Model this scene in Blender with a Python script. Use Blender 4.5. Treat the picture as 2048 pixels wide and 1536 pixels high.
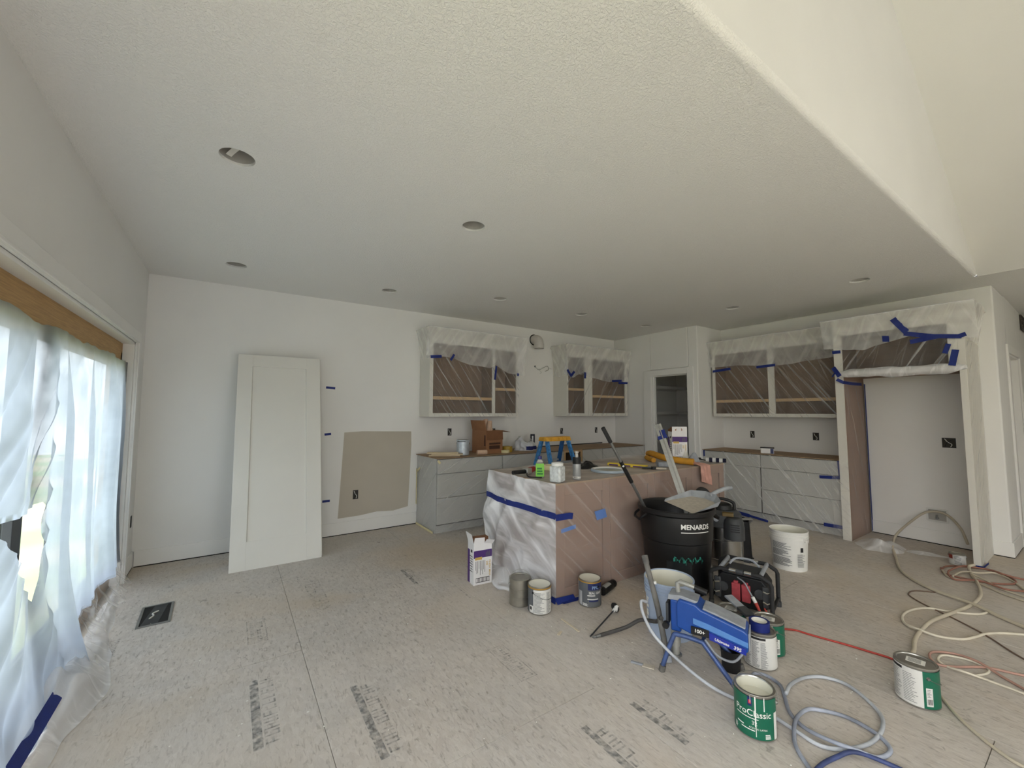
import bpy, bmesh, math, random
from mathutils import Vector, Matrix, noise
random.seed(7)
PI = math.pi
for o in list(bpy.data.objects): bpy.data.objects.remove(o)
SC = bpy.context.scene
COL = SC.collection

# ---------------------------------------------------------------- camera
CAM_H = 1.42
cam_d = bpy.data.cameras.new('camera'); cam = bpy.data.objects.new('camera', cam_d); COL.objects.link(cam)
cam_d.sensor_width = 36.0; cam_d.lens = 822.0 / 2048.0 * 36.0; cam_d.clip_start = 0.05; cam_d.clip_end = 200
YAW, PITCH, ROLL = math.radians(34.17), math.radians(3.93), math.radians(0.117)
fw = Vector((math.sin(YAW) * math.cos(PITCH), math.cos(YAW) * math.cos(PITCH), math.sin(PITCH)))
rt = Vector((math.cos(YAW), -math.sin(YAW), 0)); up = rt.cross(fw)
rt2 = rt * math.cos(ROLL) + up * math.sin(ROLL); up2 = -rt * math.sin(ROLL) + up * math.cos(ROLL)
cam.matrix_world = Matrix(((rt2.x, up2.x, -fw.x, 0), (rt2.y, up2.y, -fw.y, 0), (rt2.z, up2.z, -fw.z, CAM_H), (0, 0, 0, 1)))
SC.camera = cam

# ---------------------------------------------------------------- world, window portals, exposure
W = bpy.data.worlds.new('overcast_sky'); SC.world = W; W.use_nodes = True
wn = W.node_tree.nodes; wl = W.node_tree.links
bg = wn['Background']; bg.inputs['Strength'].default_value = 15.0
geo = wn.new('ShaderNodeTexCoord'); sep = wn.new('ShaderNodeSeparateXYZ'); wl.new(geo.outputs['Generated'], sep.inputs[0])
ramp = wn.new('ShaderNodeValToRGB'); wl.new(sep.outputs['Z'], ramp.inputs['Fac']); wl.new(ramp.outputs['Color'], bg.inputs['Color'])
ramp.color_ramp.elements[0].position = 0.0; ramp.color_ramp.elements[0].color = (0.355, 0.362, 0.375, 1)
ramp.color_ramp.elements[1].position = 1.0; ramp.color_ramp.elements[1].color = (0.975, 1.0, 1.04, 1)

def portal(loc, rot, sx, sy):
    d = bpy.data.lights.new('window_portal', 'AREA'); d.shape = 'RECTANGLE'; d.size = sx; d.size_y = sy
    d.cycles.is_portal = True
    o = bpy.data.objects.new('window_portal', d); COL.objects.link(o); o.location = loc; o.rotation_euler = rot
portal((-0.99, 2.9, 1.0), (0, -PI / 2, 0), 2.1, 3.7)          # patio door in the left wall, light travels +X
portal((-0.99, -1.9, 1.28), (0, -PI / 2, 0), 2.6, 5.2)         # living room window in the same wall
portal((2.55, -5.52, 1.28), (PI / 2, 0, 0), 5.8, 2.6)           # window in the wall behind the camera

SC.view_settings.view_transform = 'Standard'; SC.view_settings.look = 'None'
SC.view_settings.gamma = 1.0; SC.view_settings.use_curve_mapping = False
SC.view_settings.exposure = 0.42
SC.cycles.use_denoising = True
SC.cycles.max_bounces = 10; SC.cycles.diffuse_bounces = 6; SC.cycles.glossy_bounces = 4
SC.cycles.transmission_bounces = 6; SC.cycles.transparent_max_bounces = 24
SC.cycles.sample_clamp_indirect = 8.0; SC.cycles.caustics_reflective = False; SC.cycles.caustics_refractive = False

# ---------------------------------------------------------------- helpers: materials
def lin(c):
    return tuple((v / 12.92 if v <= 0.04045 else ((v + 0.055) / 1.055) ** 2.4) for v in [x / 255.0 for x in c])
MATS = {}
def pm(name, col, rough=0.6, metal=0.0, var=0.06, vscale=14.0, bump=0.0, bscale=120.0, spec=0.5, trans=0.0, rgb=False, stretch=None, coat=0.0):
    """procedural principled material: noise driven colour variation + optional bump"""
    if name in MATS: return MATS[name]
    m = bpy.data.materials.new(name); m.use_nodes = True; N = m.node_tree.nodes; L = m.node_tree.links
    b = N['Principled BSDF']
    c = lin(col) if not rgb else col
    tc = N.new('ShaderNodeTexCoord'); src = tc.outputs['Object']
    if stretch:
        mp = N.new('ShaderNodeMapping'); mp.inputs['Scale'].default_value = stretch; L.new(src, mp.inputs['Vector']); src = mp.outputs['Vector']
    nt = N.new('ShaderNodeTexNoise'); nt.inputs['Scale'].default_value = vscale; nt.inputs['Detail'].default_value = 5; L.new(src, nt.inputs['Vector'])
    rp = N.new('ShaderNodeValToRGB'); L.new(nt.outputs['Fac'], rp.inputs['Fac'])
    rp.color_ramp.elements[0].position = 0.3; rp.color_ramp.elements[1].position = 0.7
    rp.color_ramp.elements[0].color = (*[max(0, v * (1 - var)) for v in c], 1); rp.color_ramp.elements[1].color = (*[min(1, v * (1 + var)) for v in c], 1)
    L.new(rp.outputs['Color'], b.inputs['Base Color'])
    b.inputs['Roughness'].default_value = rough; b.inputs['Metallic'].default_value = metal
    b.inputs['Specular IOR Level'].default_value = spec
    b.inputs['Transmission Weight'].default_value = trans; b.inputs['Coat Weight'].default_value = coat
    if bump > 0:
        n2 = N.new('ShaderNodeTexNoise'); n2.inputs['Scale'].default_value = bscale; n2.inputs['Detail'].default_value = 3; L.new(src, n2.inputs['Vector'])
        bp = N.new('ShaderNodeBump'); bp.inputs['Strength'].default_value = bump; bp.inputs['Distance'].default_value = 0.01
        L.new(n2.outputs['Fac'], bp.inputs['Height']); L.new(bp.outputs['Normal'], b.inputs['Normal'])
    MATS[name] = m
    return m
def film(name, alpha, streak=0.3, ang=0.0, sc=(1.2, 30.0), tint=(0.97, 0.97, 0.96), transl=0.12, rough=0.3, lo=0.56, hi=0.74, spread=0.45):
    """thin plastic film: transparent sheet whose cloudiness follows creases (doubled film) in its own UV, metres"""
    if name in MATS: return MATS[name]
    m = bpy.data.materials.new(name); m.use_nodes = True; N = m.node_tree.nodes; L = m.node_tree.links
    N.remove(N['Principled BSDF']); out = N['Material Output']
    tc = N.new('ShaderNodeTexCoord'); crease = []
    for k, (a, s1, w) in enumerate(((ang, sc, 1.0), (ang + spread, (sc[0] * 1.3, sc[1] * 1.7), 0.6))):
        m0 = N.new('ShaderNodeMapping'); m0.inputs['Rotation'].default_value = (0, 0, a); m0.inputs['Location'].default_value = (3.7 * k, 1.3 * k, 0)
        m1 = N.new('ShaderNodeMapping'); m1.inputs['Scale'].default_value = (s1[0], s1[1], 1)
        L.new(tc.outputs['UV'], m0.inputs['Vector']); L.new(m0.outputs['Vector'], m1.inputs['Vector'])
        n = N.new('ShaderNodeTexNoise'); n.inputs['Scale'].default_value = 1.0; n.inputs['Detail'].default_value = 3; n.inputs['Distortion'].default_value = 0.25; L.new(m1.outputs['Vector'], n.inputs['Vector'])
        r = N.new('ShaderNodeMapRange'); r.inputs['From Min'].default_value = lo + 0.03 * k; r.inputs['From Max'].default_value = hi + 0.03 * k; r.inputs['To Min'].default_value = 0; r.inputs['To Max'].default_value = streak * w
        L.new(n.outputs['Fac'], r.inputs['Value']); crease.append((n, r))
    n2 = N.new('ShaderNodeTexNoise'); n2.inputs['Scale'].default_value = 3.0; n2.inputs['Detail'].default_value = 3; L.new(tc.outputs['UV'], n2.inputs['Vector'])
    r2 = N.new('ShaderNodeMapRange'); r2.inputs['From Min'].default_value = 0.35; r2.inputs['From Max'].default_value = 0.65
    r2.inputs['To Min'].default_value = alpha * 0.75; r2.inputs['To Max'].default_value = min(1, alpha * 1.25); L.new(n2.outputs['Fac'], r2.inputs['Value'])
    mxm = N.new('ShaderNodeMath'); mxm.operation = 'MAXIMUM'; L.new(crease[0][1].outputs[0], mxm.inputs[0]); L.new(crease[1][1].outputs[0], mxm.inputs[1])
    ad = N.new('ShaderNodeMath'); ad.operation = 'ADD'; ad.use_clamp = True; L.new(mxm.outputs[0], ad.inputs[0]); L.new(r2.outputs[0], ad.inputs[1])
    tr = N.new('ShaderNodeBsdfTransparent'); tl = N.new('ShaderNodeBsdfTranslucent'); tl.inputs['Color'].default_value = (*tint, 1)
    pb = N.new('ShaderNodeBsdfPrincipled'); pb.inputs['Base Color'].default_value = (*tint, 1); pb.inputs['Roughness'].default_value = rough
    bp = N.new('ShaderNodeBump'); bp.inputs['Strength'].default_value = 0.12; bp.inputs['Distance'].default_value = 0.01
    L.new(crease[0][0].outputs['Fac'], bp.inputs['Height']); L.new(bp.outputs['Normal'], pb.inputs['Normal'])
    mx = N.new('ShaderNodeMixShader'); mx.inputs[0].default_value = transl; L.new(pb.outputs[0], mx.inputs[1]); L.new(tl.outputs[0], mx.inputs[2])
    m2 = N.new('ShaderNodeMixShader'); L.new(ad.outputs[0], m2.inputs[0]); L.new(tr.outputs[0], m2.inputs[1]); L.new(mx.outputs[0], m2.inputs[2])
    L.new(m2.outputs[0], out.inputs['Surface'])
    MATS[name] = m
    return m

# ---------------------------------------------------------------- helpers: objects
def tag(o, label=None, cat=None, group=None, kind=None):
    if label: o['label'] = label
    if cat: o['category'] = cat
    if group: o['group'] = group
    if kind: o['kind'] = kind
    return o
def thing(name, label, cat, loc=(0, 0, 0), rz=0.0, group=None, rot=None):
    o = bpy.data.objects.new(name, None); COL.objects.link(o); o.empty_display_size = 0.05
    o.location = loc; o.rotation_euler = rot if rot else (0, 0, rz)
    return tag(o, label, cat, group)
def V(*a): return Vector(a)
class MB:
    def __init__(s): s.v = []; s.f = []; s.uv = {}
    def quad(s, a, b, c, d):
        k = len(s.v); s.v += [tuple(a), tuple(b), tuple(c), tuple(d)]; s.f.append((k, k + 1, k + 2, k + 3)); return s
    def box(s, x0, y0, z0, x1, y1, z1):
        x0, x1 = min(x0, x1), max(x0, x1); y0, y1 = min(y0, y1), max(y0, y1); z0, z1 = min(z0, z1), max(z0, z1)
        k = len(s.v)
        s.v += [(x0, y0, z0), (x1, y0, z0), (x1, y1, z0), (x0, y1, z0), (x0, y0, z1), (x1, y0, z1), (x1, y1, z1), (x0, y1, z1)]
        for q in ((3, 2, 1, 0), (4, 5, 6, 7), (0, 1, 5, 4), (1, 2, 6, 5), (2, 3, 7, 6), (3, 0, 4, 7)): s.f.append(tuple(k + i for i in q))
        return s
    def lathe(s, prof, n=32, c=(0, 0, 0), M=None, a0=0.0, a1=None):
        """prof = [(r, z)], revolved about z; r=0 ends close"""
        full = a1 is None
        if full: a1 = a0 + 2 * PI
        k = len(s.v); m = n if full else n + 1
        for r, z in prof:
            for i in range(m):
                t = a0 + (a1 - a0) * i / n
                p = Vector((r * math.cos(t), r * math.sin(t), z))
                if M is not None: p = M @ p
                s.v.append((p.x + c[0], p.y + c[1], p.z + c[2]))
        for j in range(len(prof) - 1):
            for i in range(n):
                i2 = (i + 1) % m if full else i + 1
                s.f.append((k + j * m + i, k + j * m + i2, k + (j + 1) * m + i2, k + (j + 1) * m + i))
        return s
    def cyl(s, p0, p1, r, r1=None, n=16, cap=True):
        p0 = Vector(p0); p1 = Vector(p1); d = p1 - p0; h = d.length
        q = Vector((0, 0, 1)).rotation_difference(d.normalized()).to_matrix()
        r1 = r if r1 is None else r1
        prof = [(r, 0), (r1, h)]
        if cap: prof = [(0.0001, 0)] + prof + [(0.0001, h)]
        return s.lathe(prof, n, tuple(p0), q)
    def tube(s, pts, r, n=8, closed=False, smooth=0, cap=True):
        P = [Vector(p) for p in pts]
        if smooth: P = crom(P, smooth, closed)
        rs = r if isinstance(r, (list, tuple)) else None
        m = len(P); k = len(s.v); T = []
        for i in range(m):
            a = P[(i - 1) % m] if (closed or i > 0) else P[i]; b = P[(i + 1) % m] if (closed or i < m - 1) else P[i]
            t = (b - a); T.append(t.normalized() if t.length > 1e-9 else Vector((0, 0, 1)))
        u = T[0].orthogonal().normalized()
        for i in range(m):
            if i > 0:
                u = T[i - 1].rotation_difference(T[i]) @ u
                u = (u - T[i] * u.dot(T[i])).normalized()
            w = T[i].cross(u)
            rr = rs[min(len(rs) - 1, int(i * len(rs) / m))] if rs else r
            for j in range(n):
                a = 2 * PI * j / n; q = P[i] + (u * math.cos(a) + w * math.sin(a)) * rr; s.v.append(tuple(q))
        for i in range(m if closed else m - 1):
            for j in range(n):
                i2 = (i + 1) % m; j2 = (j + 1) % n
                s.f.append((k + i * n + j, k + i * n + j2, k + i2 * n + j2, k + i2 * n + j))
        if cap and not closed:
            s.f.append(tuple(k + j for j in reversed(range(n)))); s.f.append(tuple(k + (m - 1) * n + j for j in range(n)))
        return s
    def prism(s, poly, d0, d1, plane='xy'):
        """extrude a 2D polygon; plane xy -> along z, xz -> along y, yz -> along x"""
        def P(a, b, d): return {'xy': (a, b, d), 'xz': (a, d, b), 'yz': (d, a, b)}[plane]
        k = len(s.v); n = len(poly)
        s.v += [P(a, b, d0) for a, b in poly] + [P(a, b, d1) for a, b in poly]
        s.f.append(tuple(k + i for i in reversed(range(n)))); s.f.append(tuple(k + n + i for i in range(n)))
        for i in range(n):
            j = (i + 1) % n; s.f.append((k + i, k + j, k + n + j, k + n + i))
        return s
    def grid(s, nu, nv, fn, skip=None):
        k = len(s.v)
        def ln(f): return sum((Vector(f((i + 1) / 12)) - Vector(f(i / 12))).length for i in range(12))
        lu, lv = ln(lambda q: fn(q, 0.5)), ln(lambda q: fn(0.5, q))      # UVs in metres
        for j in range(nv + 1):
            for i in range(nu + 1):
                u, v = i / nu, j / nv; s.uv[len(s.v)] = (u * lu, v * lv); s.v.append(tuple(fn(u, v)))
        for j in range(nv):
            for i in range(nu):
                if skip and skip((i + 0.5) / nu, (j + 0.5) / nv): continue
                a = k + j * (nu + 1) + i; s.f.append((a, a + 1, a + nu + 2, a + nu + 1))
        return s
    def add(s, o, M):
        k = len(s.v)
        for p in o.v: s.v.append(tuple(M @ Vector(p)))
        for i, w in o.uv.items(): s.uv[i + k] = w
        s.f += [tuple(i + k for i in f) for f in o.f]
        return s
    def mesh(s, name, smooth=True, angle=38, fixn=True):
        me = bpy.data.meshes.new(name); me.from_pydata(s.v, [], s.f)
        if s.uv:
            ul = me.uv_layers.new(name='UVMap')
            for l in me.loops: ul.data[l.index].uv = s.uv.get(l.vertex_index, (0, 0))
        if fixn:
            bm = bmesh.new(); bm.from_mesh(me)
            if not s.uv: bmesh.ops.remove_doubles(bm, verts=bm.verts, dist=1e-6)
            bmesh.ops.recalc_face_normals(bm, faces=bm.faces); bm.to_mesh(me); bm.free()
        if smooth:
            me.polygons.foreach_set('use_smooth', [True] * len(me.polygons))
            me.set_sharp_from_angle(angle=math.radians(angle))
        me.update()
        return me
    def build(s, name, mat, parent=None, bevel=0.0, smooth=True, angle=38, seg=2, sub=0, fixn=True):
        me = s.mesh(name, smooth, angle, fixn); me.materials.append(mat)
        o = bpy.data.objects.new(name, me); COL.objects.link(o)
        if parent is not None: o.parent = parent
        if bevel > 0:
            b = o.modifiers.new('bevel', 'BEVEL'); b.width = bevel; b.segments = seg; b.limit_method = 'ANGLE'; b.angle_limit = math.radians(35)
        if sub:
            q = o.modifiers.new('sub', 'SUBSURF'); q.levels = sub; q.render_levels = sub
        return o
def crom(P, k, closed=False):
    out = []; n = len(P)
    for i in range(n if closed else n - 1):
        p0 = P[(i - 1) % n] if (closed or i > 0) else P[i] * 2 - P[i + 1]; p1 = P[i]; p2 = P[(i + 1) % n]
        p3 = P[(i + 2) % n] if (closed or i < n - 2) else P[i + 1] * 2 - P[i]
        for j in range(k):
            t = j / k
            out.append(0.5 * ((2 * p1) + (p2 - p0) * t + (2 * p0 - 5 * p1 + 4 * p2 - p3) * t * t + (3 * p1 - p0 - 3 * p2 + p3) * t ** 3))
    if not closed: out.append(P[-1].copy())
    return out
def copy_tree(o, parent=None):
    c = o.copy(); COL.objects.link(c); c.parent = parent
    for ch in [x for x in COL.objects if x.parent == o]: copy_tree(ch, c)
    return c
FONT_CACHE = {}
def text_mb(txt, size, bold=0.0, align='CENTER'):
    """font outline -> flat mesh data in the xy plane"""
    cu = bpy.data.curves.new('lettering', 'FONT'); cu.body = txt; cu.size = size; cu.align_x = align; cu.align_y = 'CENTER'; cu.offset = bold; cu.resolution_u = 3
    o = bpy.data.objects.new('lettering', cu); COL.objects.link(o)
    dg = bpy.context.evaluated_depsgraph_get(); me = bpy.data.meshes.new_from_object(o.evaluated_get(dg))
    b = MB(); b.v = [tuple(v.co) for v in me.vertices]; b.f = [tuple(p.vertices) for p in me.polygons]
    bpy.data.objects.remove(o); bpy.data.curves.remove(cu); bpy.data.meshes.remove(me)
    return b
def wrap(b, r, a0, z0, shear=0.0):
    """wrap flat xy mesh data on a cylinder of radius r about z, centred on angle a0 and height z0"""
    b.v = [(r * math.cos(a0 + x / r), r * math.sin(a0 + x / r), z0 + y) for x, y, z in b.v]
    return b
def place(b, origin, xdir, ydir, off=0.0):
    X = Vector(xdir).normalized(); Y = Vector(ydir).normalized(); Z = X.cross(Y); O = Vector(origin) + Z * off
    b.v = [tuple(O + X * x + Y * y + Z * z) for x, y, z in b.v]
    return b
def sector(b, r, z0, z1, a0, a1, n=12):
    return b.lathe([(r, z0), (r, z1)], n, a0=a0, a1=a1)
def nz(x, y=0.0, z=0.0): return noise.noise(Vector((x, y, z)))
def ridge(x, y, k=4.0, s=0.0): return (1.0 - abs(noise.noise(Vector((x, y, s))))) ** k
# ================================================================ STRUCTURE
XL, YB, XP, XR, ZC = -0.71, 5.13, 5.735, 6.40, 2.735
YG, XV = 0.692, 5.89          # gable line above the flat ceiling, foot of the vault slope
YREAR = -5.3
XE = 9.2                      # far end of the hall
def struct(o): o['kind'] = 'structure'; return o

M_wall = pm('painted_wall', (234, 233, 230), 0.75, var=0.02, vscale=1.6, bump=0.06, bscale=160, spec=0.3)
M_trim = pm('painted_trim', (235, 234, 231), 0.45, var=0.015, vscale=3, spec=0.4)
M_door = pm('primed_door', (225, 223, 216), 0.5, var=0.015, vscale=3, spec=0.4)
M_dark = pm('dark_void', (24, 23, 22), 0.9, var=0.1)

def ceiling_material():
    m = bpy.data.materials.new('knockdown_ceiling'); m.use_nodes = True; N = m.node_tree.nodes; L = m.node_tree.links; b = N['Principled BSDF']
    tc = N.new('ShaderNodeTexCoord')
    n1 = N.new('ShaderNodeTexNoise'); n1.inputs['Scale'].default_value = 95; n1.inputs['Detail'].default_value = 2.5; n1.inputs['Roughness'].default_value = 0.55; n1.inputs['Distortion'].default_value = 0.6
    L.new(tc.outputs['Object'], n1.inputs['Vector'])
    r = N.new('ShaderNodeValToRGB'); r.color_ramp.elements[0].position = 0.44; r.color_ramp.elements[1].position = 0.58; L.new(n1.outputs['Fac'], r.inputs['Fac'])
    bp = N.new('ShaderNodeBump'); bp.inputs['Strength'].default_value = 0.5; bp.inputs['Distance'].default_value = 0.004; L.new(r.outputs['Color'], bp.inputs['Height'])
    L.new(bp.outputs['Normal'], b.inputs['Normal'])
    n2 = N.new('ShaderNodeTexNoise'); n2.inputs['Scale'].default_value = 1.2; L.new(tc.outputs['Object'], n2.inputs['Vector'])
    r2 = N.new('ShaderNodeValToRGB'); a, c = lin((238, 237, 234)), lin((241, 240, 237))
    r2.color_ramp.elements[0].color = (*a, 1); r2.color_ramp.elements[1].color = (*c, 1); L.new(n2.outputs['Fac'], r2.inputs['Fac']); L.new(r2.outputs['Color'], b.inputs['Base Color'])
    b.inputs['Roughness'].default_value = 0.85; b.inputs['Specular IOR Level'].default_value = 0.2
    return m
M_ceil = ceiling_material()

def floor_material():
    m = bpy.data.materials.new('strand_board_subfloor'); m.use_nodes = True; N = m.node_tree.nodes; L = m.node_tree.links; b = N['Principled BSDF']
    tc = N.new('ShaderNodeTexCoord'); P = tc.outputs['Object']
    def nodemap(sc, rot=0.0):
        mp = N.new('ShaderNodeMapping'); mp.inputs['Scale'].default_value = sc; mp.inputs['Rotation'].default_value = (0, 0, rot); L.new(P, mp.inputs['Vector']); return mp.outputs['Vector']
    def noise_(vec, s, d=4, dis=0.0):
        n = N.new('ShaderNodeTexNoise'); n.inputs['Scale'].default_value = s; n.inputs['Detail'].default_value = d; n.inputs['Distortion'].default_value = dis; L.new(vec, n.inputs['Vector']); return n.outputs['Fac']
    def rng(v, a, c, lo=0.0, hi=1.0):
        r = N.new('ShaderNodeMapRange'); r.inputs['From Min'].default_value = a; r.inputs['From Max'].default_value = c; r.inputs['To Min'].default_value = lo; r.inputs['To Max'].default_value = hi; L.new(v, r.inputs['Value']); return r.outputs[0]
    def mix(f, a, c):
        x = N.new('ShaderNodeMix'); x.data_type = 'RGBA'
        if isinstance(f, float): x.inputs[0].default_value = f
        else: L.new(f, x.inputs[0])
        for i, q in ((6, a), (7, c)):
            if isinstance(q, tuple): x.inputs[i].default_value = (*q, 1)
            else: L.new(q, x.inputs[i])
        return x.outputs[2]
    base = mix(rng(noise_(P, 2.2, 5), 0.38, 0.62), lin((193, 187, 180)), lin((202, 194, 185)))
    vo = N.new('ShaderNodeTexVoronoi'); vo.inputs['Scale'].default_value = 1.0; L.new(nodemap((55, 24, 1), 0.25), vo.inputs['Vector'])
    hs = N.new('ShaderNodeSeparateColor'); L.new(vo.outputs['Color'], hs.inputs['Color'])
    c1 = mix(rng(hs.outputs[0], 0, 1, 0, 0.22), base, lin((140, 126, 112)))
    c2 = mix(rng(hs.outputs[1], 0.6, 1, 0, 0.22), c1, lin((216, 208, 198)))
    fl = rng(noise_(nodemap((70, 20, 1), -0.3), 1.0, 5, 0.8), 0.55, 0.70, 0, 0.48)
    c3 = mix(fl, c2, lin((112, 102, 92)))
    dust = rng(noise_(P, 40, 6, 0.6), 0.55, 0.72, 0, 0.30)
    c4 = mix(dust, c3, lin((214, 210, 203)))
    stain = rng(noise_(P, 0.8, 5, 0.5), 0.48, 0.66, 0, 0.62)
    c5 = mix(stain, c4, lin((196, 178, 154)))
    pale = rng(noise_(nodemap((0.55, 0.55, 1), 0.6), 1.0, 3), 0.45, 0.62, 0, 0.45)
    c6 = mix(pale, c5, lin((208, 203, 197)))
    blk = rng(noise_(nodemap((9, 9, 1)), 2.2, 7, 1.2), 0.66, 0.76, 0, 0.5)
    c7 = mix(blk, c6, lin((104, 99, 95)))
    L.new(c7, b.inputs['Base Color']); b.inputs['Roughness'].default_value = 0.82; b.inputs['Specular IOR Level'].default_value = 0.25
    bp = N.new('ShaderNodeBump'); bp.inputs['Strength'].default_value = 0.35; bp.inputs['Distance'].default_value = 0.004
    L.new(noise_(nodemap((60, 26, 1), 0.2), 1.0, 5, 0.7), bp.inputs['Height']); L.new(bp.outputs['Normal'], b.inputs['Normal'])
    return m
M_floor = floor_material()

# ---- floor: slab with separate strand board sheets laid on joists, narrow open seams
X0F, X1F, Y0F, Y1F = XL - 0.16, XE, YREAR - 0.1, YB + 0.1
fl = struct(MB().box(X0F, Y0F, -0.20, X1F, Y1F, -0.019).build('floor', pm('joist_dark', (60, 50, 42), 0.9, var=0.2)))
def sheet_positions():
    gap = 0.0010; xs = [X0F, 0.402 - 1.2, 0.402]
    x = 0.402
    while x < X1F: x += 1.2; xs.append(min(x, X1F))
    for k in range(len(xs) - 1):
        y = 2.822 if k % 2 == 1 else 2.822 - 1.22
        ys = [Y0F]
        t = y
        while t - 2.44 > Y0F: t -= 2.44
        while t < Y1F: ys.append(t); t += 2.44
        ys.append(Y1F)
        for j in range(len(ys) - 1):
            if ys[j + 1] - ys[j] > 0.02 and xs[k + 1] - xs[k] > 0.02: yield xs[k] + gap, ys[j] + gap, xs[k + 1] - gap, ys[j + 1] - gap
for (a, b_, c, d) in sheet_positions():
    MB().box(a, b_, -0.019, c, d, 0.0).build('floor_sheet', M_floor, fl, bevel=0.0012, seg=1)

def print_material(amax=0.62):
    m = bpy.data.materials.new('worn_floor_ink'); m.use_nodes = True; N = m.node_tree.nodes; L = m.node_tree.links; b = N['Principled BSDF']
    b.inputs['Base Color'].default_value = (*lin((112, 116, 118)), 1); b.inputs['Roughness'].default_value = 0.85
    tc = N.new('ShaderNodeTexCoord'); n1 = N.new('ShaderNodeTexNoise'); n1.inputs['Scale'].default_value = 34; n1.inputs['Detail'].default_value = 6; L.new(tc.outputs['Object'], n1.inputs['Vector'])
    r = N.new('ShaderNodeMapRange'); r.inputs['From Min'].default_value = 0.36; r.inputs['From Max'].default_value = 0.66; r.inputs['To Min'].default_value = 0.0; r.inputs['To Max'].default_value = amax; L.new(n1.outputs['Fac'], r.inputs['Value'])
    L.new(r.outputs[0], b.inputs['Alpha'])
    return m
M_ink = print_material(0.62); M_ink_f = print_material(0.40)
def ink_stamp(x0, y0, x1, y1, style):
    """faded mill stamp printed on a sheet: long side runs along y, worn letter strokes across it"""
    b = MB(); z = 0.0006; rnd = random.Random(int((x0 + y0) * 1000))
    def R(a, c, d, e): b.quad((a, c, z), (d, c, z), (d, e, z), (a, e, z))
    w = x1 - x0
    if style == 'bar':
        MB().quad((x0, y0, z), (x0 + w * 0.36, y0, z), (x0 + w * 0.36, y1, z), (x0, y1, z)).build('printed_bar', M_ink, fl, smooth=False)
        lx0, lx1 = x0 + w * 0.44, x1
    elif style == 'frame':
        t = 0.006
        R(x0, y0, x0 + t, y1); R(x1 - t, y0, x1, y1); R(x0, y0, x1, y0 + t); R(x0, y1 - t, x1, y1)
        lx0, lx1 = x0 + w * 0.5, x1 - 0.018
        y = y0 + 0.02
        while y < y1 - 0.03: R(x0 + 0.018, y, x0 + w * 0.36, y + 0.006); y += 0.011 + rnd.random() * 0.006
    else: lx0, lx1 = x0, x1
    y = y0 + 0.015
    while y < y1 - 0.045:
        k = rnd.randrange(4); s = 0.009; h = 0.034
        R(lx0, y, lx1, y + s)
        if k in (0, 1): R(lx0, y + h - s, lx1, y + h)
        if k in (1, 2): R((lx0 + lx1) / 2 - s / 2, y, (lx0 + lx1) / 2 + s / 2, y + h)
        if k in (0, 3): R(lx1 - s, y, lx1, y + h)
        if k == 2: R(lx0, y, lx0 + s, y + h)
        y += h + 0.013
    b.build('printed_stamp', M_ink_f, fl, smooth=False)['kind'] = 'stuff'
for s in ((0.134, 3.06, 0.243, 3.39, 'frame'), (0.545, 3.29, 0.66, 3.93, 'plain'), (0.13, 2.11, 0.235, 2.65, 'bar'), (0.56, 1.77, 0.66, 2.31, 'bar'), (1.305, 3.33, 1.39, 3.72, 'bar'),
          (1.32, 1.85, 1.428, 2.20, 'frame'), (1.355, 1.15, 1.45, 1.44, 'bar'), (1.66, 1.12, 1.75, 1.42, 'bar'), (-0.62, 3.25, -0.52, 3.62, 'bar'), (1.56, 2.86, 1.575, 3.3, 'plain'), (0.33, 4.02, 0.42, 4.2, 'plain')): ink_stamp(*s)

# ---- walls
T = 0.16
PY0, PY1, PZ1 = 1.08, 4.70, 2.01           # patio door rough opening
LY0, LY1, LZ0, LZ1 = -4.0, 0.5, 0.12, 2.42   # living room window
b = MB()
b.box(XL - T, PY1, 0, XL, YB + T, ZC).box(XL - T, PY0, PZ1, XL, PY1, ZC).box(XL - T, LY1, 0, XL, PY0, ZC)
b.box(XL - T, LY0, LZ1, XL, LY1, ZC).box(XL - T, LY0, 0, XL, LY1, LZ0).box(XL - T, YREAR - T, 0, XL, LY0, ZC)
struct(b.build('wall_left', M_wall, smooth=False))
M_void_y = 0
b = MB().box(XL - T, YB, 0, 7.75, YB + T, ZC)
struct(b.build('wall_back', M_wall, smooth=False))
# pantry closet walls
PDY0, PDY1, PDZ = 3.66, 4.345, 2.035
b = MB().box(XP, 3.50, 0, XP + 0.12, PDY0, ZC).box(XP, PDY1, 0, XP + 0.12, YB, ZC).box(XP, PDY0, PDZ, XP + 0.12, PDY1, ZC)
b.box(XP + 0.12, 3.50, 0, XR + 0.10, 3.62, ZC)
struct(b.build('wall_pantry', M_wall, bevel=0.012, smooth=True))
b = MB().box(7.6, 3.62, 0, 7.75, YB, ZC).box(XR + 0.12, 3.5, 0, 7.75, 3.62, ZC)
struct(b.build('wall_pantry_inner', M_wall, smooth=False))
b = MB().box(XR, 0.66, 0, XR + 0.14, 3.56, ZC)
b.box(XR + 0.14, 0.66, 0, 7.10, 0.80, ZC).box(7.10, 0.66, 2.09, 7.95, 0.80, ZC).box(7.95, 0.66, 0, XE, 0.80, ZC)
struct(b.build('wall_right', M_wall, bevel=0.014, seg=3, smooth=True))
b = MB().box(XE, YREAR, 0, XE + 0.15, 0.8, ZC).box(XV + 0.6, YREAR, 0, XV + 0.75, -1.6, ZC).box(XV + 0.75, -1.75, 0, XE, -1.6, ZC)
struct(b.build('wall_hall', M_wall, smooth=False))
b = MB().box(7.1, 1.9, 0, 8.0, 2.0, ZC).box(7.0, 0.8, 0, 7.1, 2.0, ZC).box(7.95, 0.8, 0, 8.05, 2.0, ZC)
struct(b.build('wall_closet', M_wall, smooth=False))
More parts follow.
